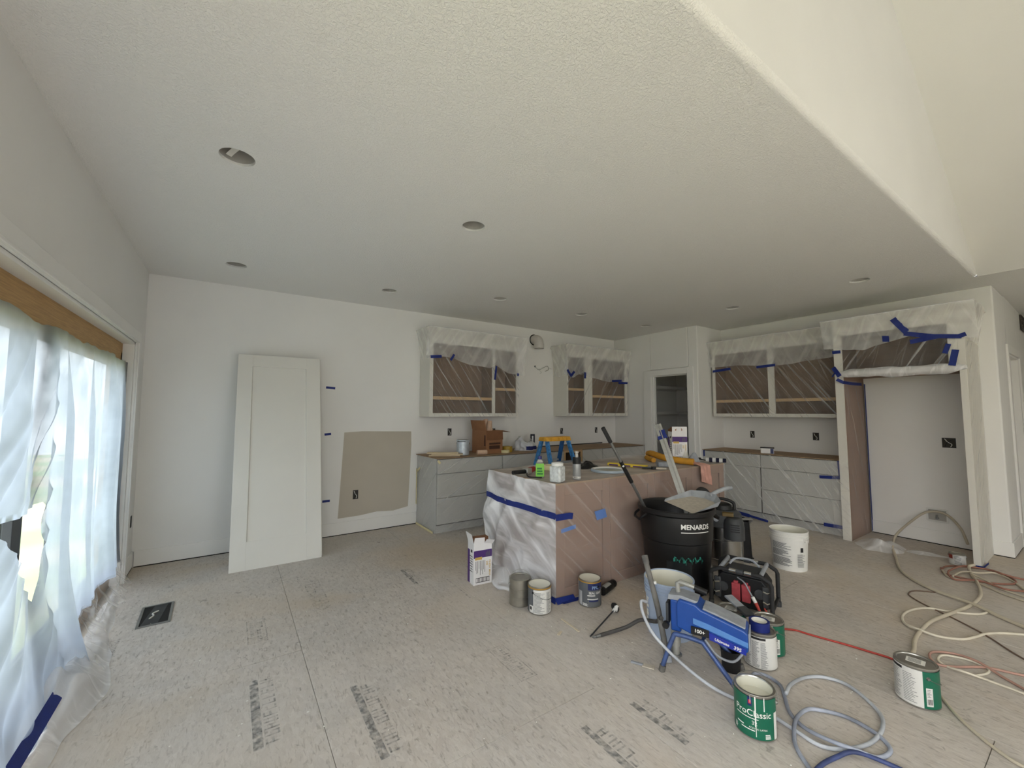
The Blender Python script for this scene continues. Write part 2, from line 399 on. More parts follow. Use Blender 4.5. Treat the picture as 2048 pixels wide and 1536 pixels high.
# rear living room wall with a window
RX0, RX1, RZ0, RZ1 = 1.3, 3.7, 0.12, 2.42
b = MB().box(XL, YREAR - T, 0, RX0, YREAR, ZC).box(RX1, YREAR - T, 0, XE, YREAR, ZC).box(RX0, YREAR - T, 0, RX1, YREAR, RZ0).box(RX0, YREAR - T, RZ1, RX1, YREAR, ZC)
XM = (XL + XV) / 2; ZR = ZC + (XV - XM) * math.tan(math.radians(30.4))
b.prism([(XL, ZC), (XV, ZC), (XM, ZR)], YREAR - T, YREAR, 'xz')
struct(b.build('wall_rear', M_wall, smooth=False))
# gable above the flat ceiling and the two vault slopes
struct(MB().prism([(XL, ZC + 0.03), (XV, ZC + 0.03), (XV - 0.03, ZC + 0.03), (XM, ZR)], YG, YG + 0.14, 'xz').build('wall_gable', M_wall, smooth=False))
b = MB()
b.prism([(XM, ZR), (XV, ZC), (XV, ZC + 0.16), (XM, ZR + 0.16)], YREAR - T, YG, 'xz').prism([(XL - T, ZC), (XL, ZC), (XM, ZR), (XM, ZR + 0.16), (XL - T, ZC + 0.1)], YREAR - T, YG, 'xz')
struct(b.build('ceiling_vault', pm('painted_vault', (233, 232, 229), 0.8, var=0.015, vscale=1.5, bump=0.08, bscale=90, spec=0.2), smooth=False))

# ---- flat ceiling with real openings for the recessed lights
HOLES = [(-0.031, 2.494), (-0.022, 4.385), (1.364, 2.50), (1.364, 4.389), (2.526, 3.973), (3.833, 3.985), (5.162, 3.973), (5.158, 2.659), (5.112, 1.376)]
HR = 0.080
def ceiling_plate():
    b = MB(); s = 0.16
    def rect_minus(x0, y0, x1, y1, hs):
        if not hs: b.quad((x0, y0, ZC), (x0, y1, ZC), (x1, y1, ZC), (x1, y0, ZC)); return
        hx, hy = hs[0]
        if x0 < hx - s - 1e-6 or x1 > hx + s + 1e-6:      # split by x strips around the first hole
            cuts = sorted({x0, max(x0, hx - s), min(x1, hx + s), x1})
            for a, c in zip(cuts[:-1], cuts[1:]):
                if c - a > 1e-6: rect_minus(a, y0, c, y1, [h for h in hs if a - 1e-6 <= h[0] - s and h[0] + s <= c + 1e-6])
            return
        if y0 < hy - s - 1e-6 or y1 > hy + s + 1e-6:
            cuts = sorted({y0, max(y0, hy - s), min(y1, hy + s), y1})
            for a, c in zip(cuts[:-1], cuts[1:]):
                if c - a > 1e-6: rect_minus(x0, a, x1, c, [h for h in hs if a - 1e-6 <= h[1] - s and h[1] + s <= c + 1e-6])
            return
        n = 40; k = len(b.v)                                # ring between the square cell and the round opening
        for i in range(n):
            t = 2 * PI * i / n; ct, st = math.cos(t), math.sin(t); q = s / max(abs(ct), abs(st))
            b.v += [(hx + q * ct, hy + q * st, ZC), (hx + HR * ct, hy + HR * st, ZC), (hx + HR * ct, hy + HR * st, ZC + 0.014)]
        for i in range(n):
            j = (i + 1) % n
            b.f.append((k + 3 * i, k + 3 * i + 1, k + 3 * j + 1, k + 3 * j)); b.f.append((k + 3 * i + 1, k + 3 * i + 2, k + 3 * j + 2, k + 3 * j + 1))
    cols = [(XL, 0.7, [HOLES[0], HOLES[1]]), (0.7, 2.0, [HOLES[2], HOLES[3]]), (2.0, 3.2, [HOLES[4]]), (3.2, 4.5, [HOLES[5]])]
    ye = YG + 0.03
    for x0, x1, hs in cols: 
        cuts = [ye, 3.4, YB + T] if len(hs) == 2 else [ye, YB + T]
        for a, c in zip(cuts[:-1], cuts[1:]): rect_minus(x0, a, x1, c, [h for h in hs if a < h[1] < c])
    for a, c in ((ye, 2.0), (2.0, 3.3), (3.3, YB + T)): rect_minus(4.5, a, XV, c, [h for h in HOLES[6:] if a < h[1] < c])
    b.quad((XV, ye, ZC), (XV, YB + T, ZC), (XE, YB + T, ZC), (XE, ye, ZC))
    b.quad((XV, YREAR, ZC), (XV, ye, ZC), (XE, ye, ZC), (XE, YREAR, ZC))
    # rounded drywall bead where the flat ceiling turns up into the gable
    n = 6
    for i in range(n):
        t0, t1 = PI / 2 * i / n, PI / 2 * (i + 1) / n; r = 0.03
        p = lambda t: (YG + r - r * math.sin(t), ZC + r - r * math.cos(t))
        b.quad((XL, *p(t0)), (XV, *p(t0)), (XV, *p(t1)), (XL, *p(t1)))
    return b
struct(ceiling_plate().build('ceiling', M_ceil, smooth=True, fixn=False, angle=50))
struct(MB().box(XL - T, YG + 0.14, ZC + 0.16, XE, YB + T, ZC + 0.26).box(XV + 0.2, YREAR, ZC + 0.02, XE, YG + 0.14, ZC + 0.1).build('ceiling_deck', M_dark))

# ---- baseboards
BH, BT = 0.148, 0.014
M_gap = pm('shadow_gap', (30, 27, 25), 0.9)
def baseboard(name, x0, y0, x1, y1):
    o = struct(MB().box(x0, y0, 0.009, x1, y1, BH).build(name, M_trim, bevel=0.002))
    MB().box(x0 + 0.002, y0 + 0.002, 0.0004, x1 - 0.002, y1 - 0.0002, 0.009).build('floor_gap_shade', M_gap, o)  # dark strip stands in for the shade under the board
    return o
baseboard('baseboard_back', XL + 0.02, YB - BT, 1.995, YB - 0.0005)
baseboard('baseboard_left', XL + 0.0005, 4.87, XL + BT, YB - BT)
baseboard('baseboard_right', XR - BT, 0.835, XR - 0.0005, 1.735)
baseboard('baseboard_column', XR - BT - 0.004, 0.66 - BT, XR - 0.0005, 0.785)
baseboard('baseboard_hall', XR, 0.66 - BT, 7.0, 0.66 - 0.0005)

# ---- patio door: casing, jambs, frame, sashes, glass (taped off behind plastic)
w1 = struct(bpy.data.objects.new('window_1', None)); COL.objects.link(w1)
CW = 0.1
b = MB().box(XL, PY1 - 0.005, 0, XL + 0.018, PY1 + CW + 0.03, PZ1 + CW).box(XL, PY0 - CW, 0, XL + 0.018, PY0 + 0.005, PZ1 + CW).box(XL, PY0, PZ1, XL + 0.018, PY1, PZ1 + CW)
b.build('casing', M_trim, w1, bevel=0.003)
b = MB().box(XL + 0.018, PY0 - CW, PZ1, XL + 0.03, PY1 + 0.006, PZ1 + 0.016).box(XL + 0.018, PY1 - 0.008, 0, XL + 0.03, PY1 + 0.008, PZ1 + 0.016)
b.build('casing_bead', M_trim, w1, bevel=0.003)
b = MB().box(XL - 0.09, PY1 - 0.02, 0, XL, PY1, PZ1).box(XL - 0.09, PY0, 0, XL, PY0 + 0.02, PZ1).box(XL - 0.09, PY0, PZ1 - 0.02, XL, PY1, PZ1)
b.build('jamb', M_trim, w1, bevel=0.002)
M_rawwood = pm('raw_pine', (186, 150, 100), 0.7, var=0.16, vscale=6, stretch=(30, 1.2, 30))
b = MB().box(XL - T, PY0 + 0.02, 1.80, XL - 0.075, PY1 - 0.02, PZ1 - 0.02).box(XL - T, PY1 - 0.06, 0.0, XL - 0.075, PY1 - 0.02, PZ1 - 0.1).box(XL - T, PY0 + 0.02, 0, XL - 0.075, PY0 + 0.07, PZ1 - 0.1)
b.build('frame', M_rawwood, w1)
MB().box(XL - T, PY0 + 0.02, 0.0, XL - 0.06, PY1 - 0.02, 0.15).build('sill', pm('raw_sill', (140, 112, 82), 0.8, var=0.2, vscale=8, stretch=(20, 2, 20)), w1)
M_sash = pm('bronze_sash', (70, 74, 78), 0.5, var=0.08)
for (y0, y1) in ((PY0 + 0.07, 2.94), (2.80, PY1 - 0.06)):
    b = MB(); x0, x1 = XL - 0.15, XL - 0.11; st = 0.10
    if abs(y0 - 2.80) < 1e-6: x0, x1 = XL - 0.112, XL - 0.08
    b.box(x0, y0, 0.15, x1, y0 + st, PZ1 - 0.1).box(x0, y1 - st, 0.15, x1, y1, PZ1 - 0.1).box(x0, y0 + st, 0.15, x1, y1 - st, 0.24).box(x0, y0 + st, PZ1 - 0.17, x1, y1 - st, PZ1 - 0.1)
    s_ = b.build('sash', M_sash, w1, bevel=0.003)
    gl = bpy.data.materials.get('window_glass')
    if gl is None:
        gl = bpy.data.materials.new('window_glass'); gl.use_nodes = True; N = gl.node_tree.nodes; L = gl.node_tree.links; N.remove(N['Principled BSDF'])
        tr = N.new('ShaderNodeBsdfTransparent'); tr.inputs[0].default_value = (0.80, 0.80, 0.79, 1); gs = N.new('ShaderNodeBsdfGlossy'); gs.inputs['Roughness'].default_value = 0.02
        mx = N.new('ShaderNodeMixShader'); mx.inputs[0].default_value = 0.05; L.new(tr.outputs[0], mx.inputs[1]); L.new(gs.outputs[0], mx.inputs[2]); L.new(mx.outputs[0], N['Material Output'].inputs['Surface'])
    gp = bpy.data.materials.get('tinted_patio_glass') or gl.copy(); gp.name = 'tinted_patio_glass'
    [n for n in gp.node_tree.nodes if n.type == 'BSDF_TRANSPARENT'][0].inputs[0].default_value = (0.55, 0.57, 0.58, 1)
    MB().box((x0 + x1) / 2 - 0.004, y0 + st, 0.24, (x0 + x1) / 2 + 0.004, y1 - st, PZ1 - 0.17).build('pane', gp, s_)
# living room windows (outside the view, they light the room)
def plain_window(name, mk):
    w = struct(bpy.data.objects.new(name, None)); COL.objects.link(w); mk(w)
def mk2(w):
    x0, x1 = XL - 0.12, XL - 0.07; st = 0.06; b = MB()
    for y in (LY0, LY0 + 1.5, LY0 + 3.0, LY1 - st): b.box(x0, y, LZ0, x1, y + st, LZ1)
    b.box(x0, LY0, LZ0, x1, LY1, LZ0 + st).box(x0, LY0, LZ1 - st, x1, LY1, LZ1); b.build('frame', M_trim, w)
    MB().box(XL, LY0 - 0.1, LZ0 - 0.1, XL + 0.018, LY0, LZ1 + 0.1).box(XL, LY1, LZ0 - 0.1, XL + 0.018, LY1 + 0.1, LZ1 + 0.1).box(XL, LY0, LZ1, XL + 0.018, LY1, LZ1 + 0.1).box(XL, LY0, LZ0 - 0.1, XL + 0.018, LY1, LZ0).build('casing', M_trim, w)
    MB().box(x0 + 0.02, LY0 + st, LZ0 + st, x0 + 0.026, LY1 - st, LZ1 - st).build('pane', bpy.data.materials['window_glass'], w)
plain_window('window_2', mk2)
def mk3(w):
    y0, y1 = YREAR - 0.12, YREAR - 0.07; st = 0.06; b = MB()
    for x in (RX0, (RX0 + RX1) / 2 - st / 2, RX1 - st): b.box(x, y0, RZ0, x + st, y1, RZ1)
    b.box(RX0, y0, RZ0, RX1, y1, RZ0 + st).box(RX0, y0, RZ1 - st, RX1, y1, RZ1); b.build('frame', M_trim, w)
    MB().box(RX0 - 0.1, YREAR, RZ0 - 0.1, RX0, YREAR + 0.018, RZ1 + 0.1).box(RX1, YREAR, RZ0 - 0.1, RX1 + 0.1, YREAR + 0.018, RZ1 + 0.1).box(RX0, YREAR, RZ1, RX1, YREAR + 0.018, RZ1 + 0.1).box(RX0, YREAR, RZ0 - 0.1, RX1, YREAR + 0.018, RZ0).build('casing', M_trim, w)
    MB().box(RX0 + st, y0 + 0.02, RZ0 + st, RX1 - st, y0 + 0.026, RZ1 - st).build('pane', bpy.data.materials['window_glass'], w)
plain_window('window_3', mk3)

# ---- pantry doorway: jamb and casing, no leaf hung yet; shelves inside
d1 = struct(bpy.data.objects.new('door_1', None)); COL.objects.link(d1)
c0, c1, cz = PDY0 + 0.018, PDY1 - 0.018, PDZ - 0.018
b = MB().box(XP - 0.018, c0 - 0.105, 0, XP, c0 - 0.005, cz + 0.1).box(XP - 0.018, c1 + 0.005, 0, XP, c1 + 0.15, cz + 0.1).box(XP - 0.018, c0 - 0.005, cz + 0.005, XP, c1 + 0.005, cz + 0.1)
b.build('casing', M_trim, d1, bevel=0.003)
MB().box(XP, PDY0, 0, XP + 0.12, c0, PDZ).box(XP, c1, 0, XP + 0.12, PDY1, PDZ).box(XP, c0, cz, XP + 0.12, c1, PDZ).build('jamb', M_trim, d1, bevel=0.002)
MB().box(XP + 0.05, c1 - 0.012, 0, XP + 0.085, c1, cz).box(XP + 0.05, c0, 0, XP + 0.085, c0 + 0.012, cz).box(XP + 0.05, c0, cz - 0.012, XP + 0.085, c1, cz).build('door_stop', M_trim, d1, bevel=0.002)
for z in (0.42, 0.915, 1.435, 1.915):
    s_ = thing('pantry_shelf', {0.42: 'lowest white pantry shelf inside the dark closet', 0.915: 'white pantry shelf at counter height inside the dark closet', 1.435: 'white pantry shelf at eye height inside the dark closet', 1.915: 'topmost white pantry shelf inside the dark closet'}[z], 'shelf', (0, 0, 0), group='shelves in the pantry')
    MB().box(XP + 0.13, 4.82, z - 0.02, 7.59, YB - 0.001, z).build('board', M_trim, s_)
    MB().box(XP + 0.13, 4.80, z - 0.05, 7.59, 4.82, z + 0.002).build('front_edge', M_trim, s_, bevel=0.002)
    MB().box(XP + 0.13, YB - 0.02, z - 0.06, 7.59, YB - 0.001, z - 0.02).build('cleat', M_trim, s_)

# ---- doors in the hall
d2 = struct(bpy.data.objects.new('door_2', None)); COL.objects.link(d2)
b = MB().box(7.005, 0.642, 0, 7.10, 0.66, 2.18).box(7.95, 0.642, 0, 8.05, 0.66, 2.18).box(7.10, 0.642, 2.09, 7.95, 0.66, 2.18)
b.build('casing', M_trim, d2, bevel=0.003)
MB().box(7.10, 0.66, 0, 7.12, 0.80, 2.09).box(7.93, 0.66, 0, 7.95, 0.80, 2.09).box(7.12, 0.66, 2.07, 7.93, 0.80, 2.09).build('jamb', M_trim, d2)
MB().box(7.125, 0.74, 0.01, 7.925, 0.775, 2.065).build('leaf', M_door, d2, bevel=0.003)
d3 = struct(bpy.data.objects.new('door_3', None)); COL.objects.link(d3)
MB().box(XE - 0.03, -0.75, 0.01, XE - 0.001, 0.1, 2.03).build('leaf', M_door, d3, bevel=0.003)
MB().box(XE - 0.02, -0.86, 0, XE - 0.001, -0.76, 2.13).box(XE - 0.02, 0.11, 0, XE - 0.001, 0.21, 2.13).box(XE - 0.02, -0.76, 2.04, XE - 0.001, 0.11, 2.13).build('casing', M_trim, d3)
t_ = thing('return_air_grille', 'small brown grille high on the hall wall beside the door', 'grille', (8.6, 0.655, 2.6))
MB().box(-0.18, -0.012, -0.10, 0.18, 0.0, 0.10).build('frame', pm('brown_grille', (70, 62, 54), 0.6), t_)
for k in range(6): MB().box(-0.16, -0.018, -0.08 + k * 0.03, 0.16, -0.012, -0.068 + k * 0.03).build('louver', MATS['brown_grille'], t_)

# ---- outside: yard seen through the torn plastic
def yard():
    m = bpy.data.materials.new('yard_ground'); m.use_nodes = True; N = m.node_tree.nodes; L = m.node_tree.links; b = N['Principled BSDF']
    tc = N.new('ShaderNodeTexCoord'); n1 = N.new('ShaderNodeTexNoise'); n1.inputs['Scale'].default_value = 0.35; n1.inputs['Detail'].default_value = 6; L.new(tc.outputs['Object'], n1.inputs['Vector'])
    r = N.new('ShaderNodeValToRGB'); L.new(n1.outputs['Fac'], r.inputs['Fac']); r.color_ramp.elements[0].position = 0.42; r.color_ramp.elements[1].position = 0.58
    r.color_ramp.elements[0].color = (*lin((130, 144, 102)), 1); r.color_ramp.elements[1].color = (*lin((172, 155, 130)), 1)
    L.new(r.outputs['Color'], b.inputs['Base Color']); b.inputs['Roughness'].default_value = 0.95
    return m
b = MB(); b.grid(40, 40, lambda u, v: (-0.9 - 39 * u, -25 + 50 * v, -0.35 + 0.12 * nz(u * 9, v * 12)))
struct(b.build('ground', yard()))
tag(MB().prism([(-7.2, -0.4), (-7.2, 1.5), (-7.16, 1.5), (-7.16, -0.4)], -6, 14, 'xz').build('timber_fence', pm('fence_wood', (150, 128, 100), 0.9, var=0.25, vscale=3, stretch=(1, 12, 1))), 'weathered timber fence across the yard outside the patio door', 'fence')
# ================================================================ CABINETS
M_cab = pm('cabinet_grey_paint', (188, 188, 184), 0.45, var=0.015, vscale=4, spec=0.4)
M_cabw = pm('cabinet_primer', (216, 213, 204), 0.5, var=0.02, vscale=4, spec=0.4)
M_int = pm('cabinet_brown_interior', (128, 104, 82), 0.65, var=0.10, vscale=5, stretch=(1.5, 1.5, 14))
M_shelf = pm('raw_birch_edge', (196, 164, 122), 0.65, var=0.10, vscale=8, stretch=(2, 2, 30))
M_ply = pm('plywood_top', (158, 132, 104), 0.75, var=0.14, vscale=5, stretch=(1.5, 12, 1))
M_brown = pm('island_mdf', (140, 113, 98), 0.75, var=0.06, vscale=3)
M_tape = pm('blue_painter_tape', (14, 38, 118), 0.6, var=0.08, vscale=40, bump=0.15, bscale=300)
M_masking = pm('cream_masking_tape', (226, 214, 168), 0.7, var=0.06, vscale=30)

def base_cab(name, label, loc, rz, w, d, rows, h=0.872, group=None, mat=None, open_front=False):
    """rows: list of (z0, z1, kind). local x = width, front at y=0"""
    mat = mat or M_cab
    t = thing(name, label, 'cabinet', loc, rz, group)
    b = MB()
    if open_front:
        b.box(0, 0.02, 0.1, 0.018, d, h).box(w - 0.018, 0.02, 0.1, w, d, h).box(0.018, 0.02, 0.1, w - 0.018, d, 0.118).box(0.018, d - 0.012, 0.118, w - 0.018, d, h)
        b.build('carcass', M_int, t)
        MB().box(0, 0, 0.1, 0.03, 0.02, h).box(w - 0.03, 0, 0.1, w, 0.02, h).box(0.03, 0, h - 0.03, w - 0.03, 0.02, h).build('face_frame', M_shelf, t)
    else:
        b.box(0, 0.021, 0.1, w, d, h).build('carcass', mat, t); MB().box(0.002, 0.0195, 0.1, w - 0.002, 0.0208, h - 0.002).build('reveal_shade', pm('painted_reveal_shade', (62, 60, 56), 0.8), t)  # dark sheet behind the fronts paints shade into their gaps
    MB().box(0, 0.075, 0, w, d, 0.1).build('toe_kick', mat, t)
    for (x0, x1, z0, z1, kind) in rows:
        g = 0.0028
        if kind == 'drawer':
            MB().box(x0 + g, 0, z0 + g, x1 - g, 0.019, z1 - g).build('drawer_front', mat, t, bevel=0.002)
        else:
            o = MB().box(x0 + g, 0.010, z0 + g, x1 - g, 0.019, z1 - g).build('door', mat, t)
            s = 0.06; b = MB()
            b.box(x0 + g, 0, z0 + g, x0 + s, 0.010, z1 - g).box(x1 - s, 0, z0 + g, x1 - g, 0.010, z1 - g).box(x0 + s, 0, z0 + g, x1 - s, 0.010, z0 + s).box(x0 + s, 0, z1 - s, x1 - s, 0.010, z1 - g)
            b.build('door_frame', mat, o, bevel=0.0015)
    return t
def drawers(w, zs=(0.112, 0.415, 0.695, 0.865)): return [(0, w, zs[i], zs[i + 1], 'drawer') for i in range(len(zs) - 1)]
YF = 4.50; DB = YB - YF - 0.004
base_cab('base_cabinet', 'grey three-drawer base cabinet at the free end of the back wall run', (2.005, YF, 0), 0, 0.905, DB, drawers(0.905), group='base cabinets under film')
base_cab('base_cabinet', 'grey three-drawer base cabinet behind the plastic bag and step ladder', (2.912, YF, 0), 0, 1.045, DB, drawers(1.045), group='base cabinets under film')
base_cab('base_cabinet', 'doorless base cabinet with bare brown interior behind the step ladder', (3.96, YF, 0), 0, 0.36, DB, [], open_front=True)
base_cab('base_cabinet', 'narrow grey base cabinet next to the doorless brown one', (4.323, YF, 0), 0, 0.42, DB, [(0, 0.42, 0.695, 0.865, 'drawer'), (0, 0.42, 0.112, 0.695, 'door')])
base_cab('base_cabinet', 'wide grey base cabinet ending against the pantry wall', (4.746, YF, 0), 0, 0.985, DB, [(0, 0.985, 0.695, 0.865, 'drawer'), (0, 0.492, 0.112, 0.695, 'door'), (0.492, 0.985, 0.112, 0.695, 'door')])
tag(MB().box(1.985, YF - 0.025, 0.8725, XP - 0.004, YB - 0.003, 0.8795).build('plywood_countertop', M_ply, bevel=0.001), 'thin brown plywood sheet covering the back wall base cabinets', 'countertop')
XF = 5.80; DR = XR - XF - 0.004
base_cab('base_cabinet', 'grey base cabinet with one drawer over a shaker door beside the pantry', (XF, 3.496, 0), -PI / 2, 0.80, DR, [(0, 0.80, 0.695, 0.865, 'drawer'), (0.02, 0.79, 0.112, 0.695, 'door')])
base_cab('base_cabinet', 'grey three-drawer base cabinet next to the fridge recess', (XF, 2.694, 0), -PI / 2, 0.87, DR, drawers(0.87))
tag(MB().box(XF - 0.02, 1.826, 0.8725, XR - 0.003, 3.497, 0.8795).build('plywood_countertop', M_ply, bevel=0.001), 'thin plywood sheet covering the base cabinets between pantry and fridge recess', 'countertop')

def crown_mb(x0, x1, d, z0, z1, out, left=True, right=True):
    """mitred flaring crown round front and sides; local front y=0"""
    b = MB(); l = out if left else 0; r = out if right else 0
    lo = [(x0, d), (x0, 0), (x1, 0), (x1, d)]; hi = [(x0 - l, d), (x0 - l, -out), (x1 + r, -out), (x1 + r, d)]
    steps = [(0, 0), (0.12, 0.02), (0.35, 0.35), (0.75, 0.8), (0.85, 1.0), (1, 1.0)]
    k = len(b.v)
    for f, g in steps:
        z = z0 + (z1 - z0) * f
        for a, c in zip(lo, hi): b.v.append((a[0] + (c[0] - a[0]) * g, a[1] + (c[1] - a[1]) * g, z))
    for i in range(len(steps) - 1):
        for j in range(3): b.f.append((k + 4 * i + j, k + 4 * i + j + 1, k + 4 * i + 4 + j + 1, k + 4 * i + 4 + j))
    n = len(steps) - 1
    b.f.append((k + 4 * n, k + 4 * n + 1, k + 4 * n + 2, k + 4 * n + 3)); b.f.append((k + 3, k + 2, k + 1, k))
    b.f.append((k, k + 4 * n, k + 4 * n + 3, k + 3)) if False else None
    return b
def upper_cab(label, loc, rz, w, d, h, bays, rail=0.045, crown=(True, True), group=None, crown_out=0.06):
    """bays: list of (x0, x1, shelf heights) clear openings in the face frame; loc is bottom left front corner"""
    t = thing('upper_cabinet', label, 'cabinet', loc, rz, group)
    MB().box(0, 0.019, 0, 0.018, d, h).build('side_panel', M_cabw, t)
    MB().box(w - 0.018, 0.019, 0, w, d, h).build('side_panel', M_cabw, t)
    MB().box(0.018, 0.019, 0, w - 0.018, d, 0.018).build('bottom_panel', M_int, t)
    MB().box(0.018, 0.019, h - 0.018, w - 0.018, d, h).build('top_panel', M_int, t)
    MB().box(0.018, d - 0.01, 0.018, w - 0.018, d, h - 0.018).build('back_panel', M_int, t)
    MB().box(0.0185, 0.019, 0.018, 0.024, d - 0.01, h - 0.018).build('side_lining', M_int, t)
    MB().box(w - 0.024, 0.019, 0.018, w - 0.0185, d - 0.01, h - 0.018).build('side_lining', M_int, t)
    xs = [0.0] + [v for b_ in bays for v in b_[:2]] + [w]
    for i in range(0, len(xs), 2):
        MB().box(xs[i], 0, 0, xs[i + 1], 0.019, h).build('stile', M_cabw, t, bevel=0.001)
    for (a, c, sh) in bays:
        MB().box(a, 0.001, 0, c, 0.019, rail).build('rail', M_cabw, t, bevel=0.001)
        MB().box(a, 0.001, h - 0.09, c, 0.019, h).build('rail', M_cabw, t, bevel=0.001)
        for z in sh:
            s_ = MB().box(a - 0.01, 0.035, z, c + 0.01, d - 0.012, z + 0.019).build('shelf', M_int, t)
            MB().box(a - 0.01, 0.028, z - 0.017, c + 0.01, 0.035, z + 0.022).build('edge_band', M_shelf, s_)
    crown_mb(0, w, d, h - 0.001, h + 0.09, crown_out, *crown).build('crown', M_cabw, t, smooth=False)
    return t
ZU = 1.362; HU = 1.02
upper_cab('open upper cabinet with a low shelf left of the vent elbow', (2.02, 4.80, ZU), 0, 0.95, YB - 4.80 - 0.003, HU, [(0.045, 0.915, [0.235])], crown=(True, False))
upper_cab('narrow open upper cabinet with a higher shelf beside the vent elbow', (2.972, 4.82, ZU), 0, 0.40, YB - 4.82 - 0.003, HU - 0.01, [(0.02, 0.375, [0.375])], crown=(False, True))
upper_cab('narrow open upper cabinet right of the dangling wires', (4.29, 4.80, ZU), 0, 0.46, YB - 4.80 - 0.003, HU, [(0.03, 0.38, [0.42])], crown=(True, False))
upper_cab('wide open upper cabinet wedged in the corner by the pantry', (4.752, 4.80, ZU), 0, 0.94, YB - 4.80 - 0.003, HU, [(0.09, 0.88, [0.32])], crown=(False, False))
upper_cab('wide open two-bay upper cabinet between pantry and fridge recess', (6.05, 3.46, ZU), -PI / 2, 1.636, XR - 6.05 - 0.003, HU, [(0.04, 0.785, [0.225]), (0.865, 1.63, [0.225])], crown=(True, False))

# ---- fridge surround: two tall panels with a deep cabinet between them
fs = thing('fridge_surround', 'tall white fridge enclosure with open overhead cabinet and side panels', 'cabinet', (5.74, 1.82, 0), -PI / 2)
D2 = XR - 5.74 - 0.003; W2 = 1.035
MB().box(0, 0, 0, 0.078, 0.02, 2.40).build('stile', M_cabw, fs, bevel=0.001)
MB().box(0, 0.02, 0, 0.02, D2, 2.40).build('side_panel', M_cabw, fs)
MB().box(0.058, 0.02, 0, 0.078, D2, 1.86).build('inner_panel', M_brown, fs)
MB().box(W2 - 0.048, 0, 0, W2, 0.02, 2.40).build('stile', M_cabw, fs, bevel=0.001)
MB().box(W2 - 0.03, 0.02, 0, W2, D2, 2.40).build('side_panel', M_cabw, fs)
MB().box(0.02, 0.02, 1.84, W2 - 0.03, D2, 1.858).build('bottom_panel', M_int, fs)
MB().box(0.02, D2 - 0.01, 1.858, W2 - 0.03, D2, 2.39).build('back_panel', M_int, fs)
MB().box(0.02, 0.02, 2.385, W2 - 0.03, D2, 2.40).build('top_panel', M_int, fs)
MB().box(0.078, 0.001, 2.30, W2 - 0.048, 0.019, 2.40).build('rail', M_cabw, fs, bevel=0.001)
MB().box(0.078, 0.001, 1.83, W2 - 0.048, 0.019, 1.885).build('rail', M_cabw, fs, bevel=0.001)
MB().box(0.0205, 0.02, 1.858, 0.026, D2 - 0.01, 2.385).build('side_lining', M_int, fs)
MB().box(W2 - 0.036, 0.02, 1.858, W2 - 0.0305, D2 - 0.01, 2.385).build('side_lining', M_int, fs)
MB().box(W2 - 0.115, 0.001, 1.885, W2 - 0.048, 0.018, 2.30).build('filler_strip', M_cabw, fs)
crown_mb(0, W2, D2, 2.399, 2.465, 0.07, False, True).build('crown', M_cabw, fs, smooth=False)

# ---- island
IX0, IX1, IY0, IY1, IZ = 2.06, 4.43, 2.44, 3.38, 0.862
isl = thing('kitchen_island', 'long brown board island wrapped in clear plastic in the middle of the kitchen', 'island', (IX0, IY0, 0))
LI, DI = IX1 - IX0, IY1 - IY0
MB().box(0.02, 0.02, 0, LI - 0.02, DI - 0.02, IZ).build('carcass', M_brown, isl)
def frame_panel(name, x0, x1, z0, z1, s, y0, y1, end=False):
    """shaker panel: flat field with raised stiles and rails; on the front (y) or on the left end (x)"""
    if not end:
        o = MB().box(x0, y1 - 0.006, z0, x1, y1, z1).build(name, M_brown, isl)
        for q in ((x0, z0, x0 + s, z1), (x1 - s, z0, x1, z1), (x0 + s, z0, x1 - s, z0 + s), (x0 + s, z1 - s, x1 - s, z1)):
            MB().box(q[0], y0, q[1], q[2], y1 - 0.006, q[3]).build('frame_piece', M_brown, o, bevel=0.002)
    else:
        o = MB().box(y1 - 0.006, x0, z0, y1, x1, z1).build(name, M_brown, isl)
        for q in ((x0, z0, x0 + s, z1), (x1 - s, z0, x1, z1), (x0 + s, z0, x1 - s, z0 + s), (x0 + s, z1 - s, x1 - s, z1)):
            MB().box(y0, q[0], q[1], y1 - 0.006, q[2], q[3]).build('frame_piece', M_brown, o, bevel=0.002)
for i in range(4):
    w = LI / 4; frame_panel('front_panel', i * w + 0.0015, (i + 1) * w - 0.0015, 0.0, IZ, 0.085, 0.0, 0.02)
frame_panel('end_panel', 0.021, DI - 0.02, 0.0, IZ, 0.085, 0.0, 0.02, True)
MB().box(LI - 0.02, 0.021, 0, LI, DI - 0.02, IZ).build('end_panel', M_brown, isl)
MB().box(-0.004, -0.004, IZ, LI + 0.004, DI, IZ + 0.012).build('top_board', M_ply, isl, bevel=0.001)
ZI = IZ + 0.016     # working surface on top of the plastic
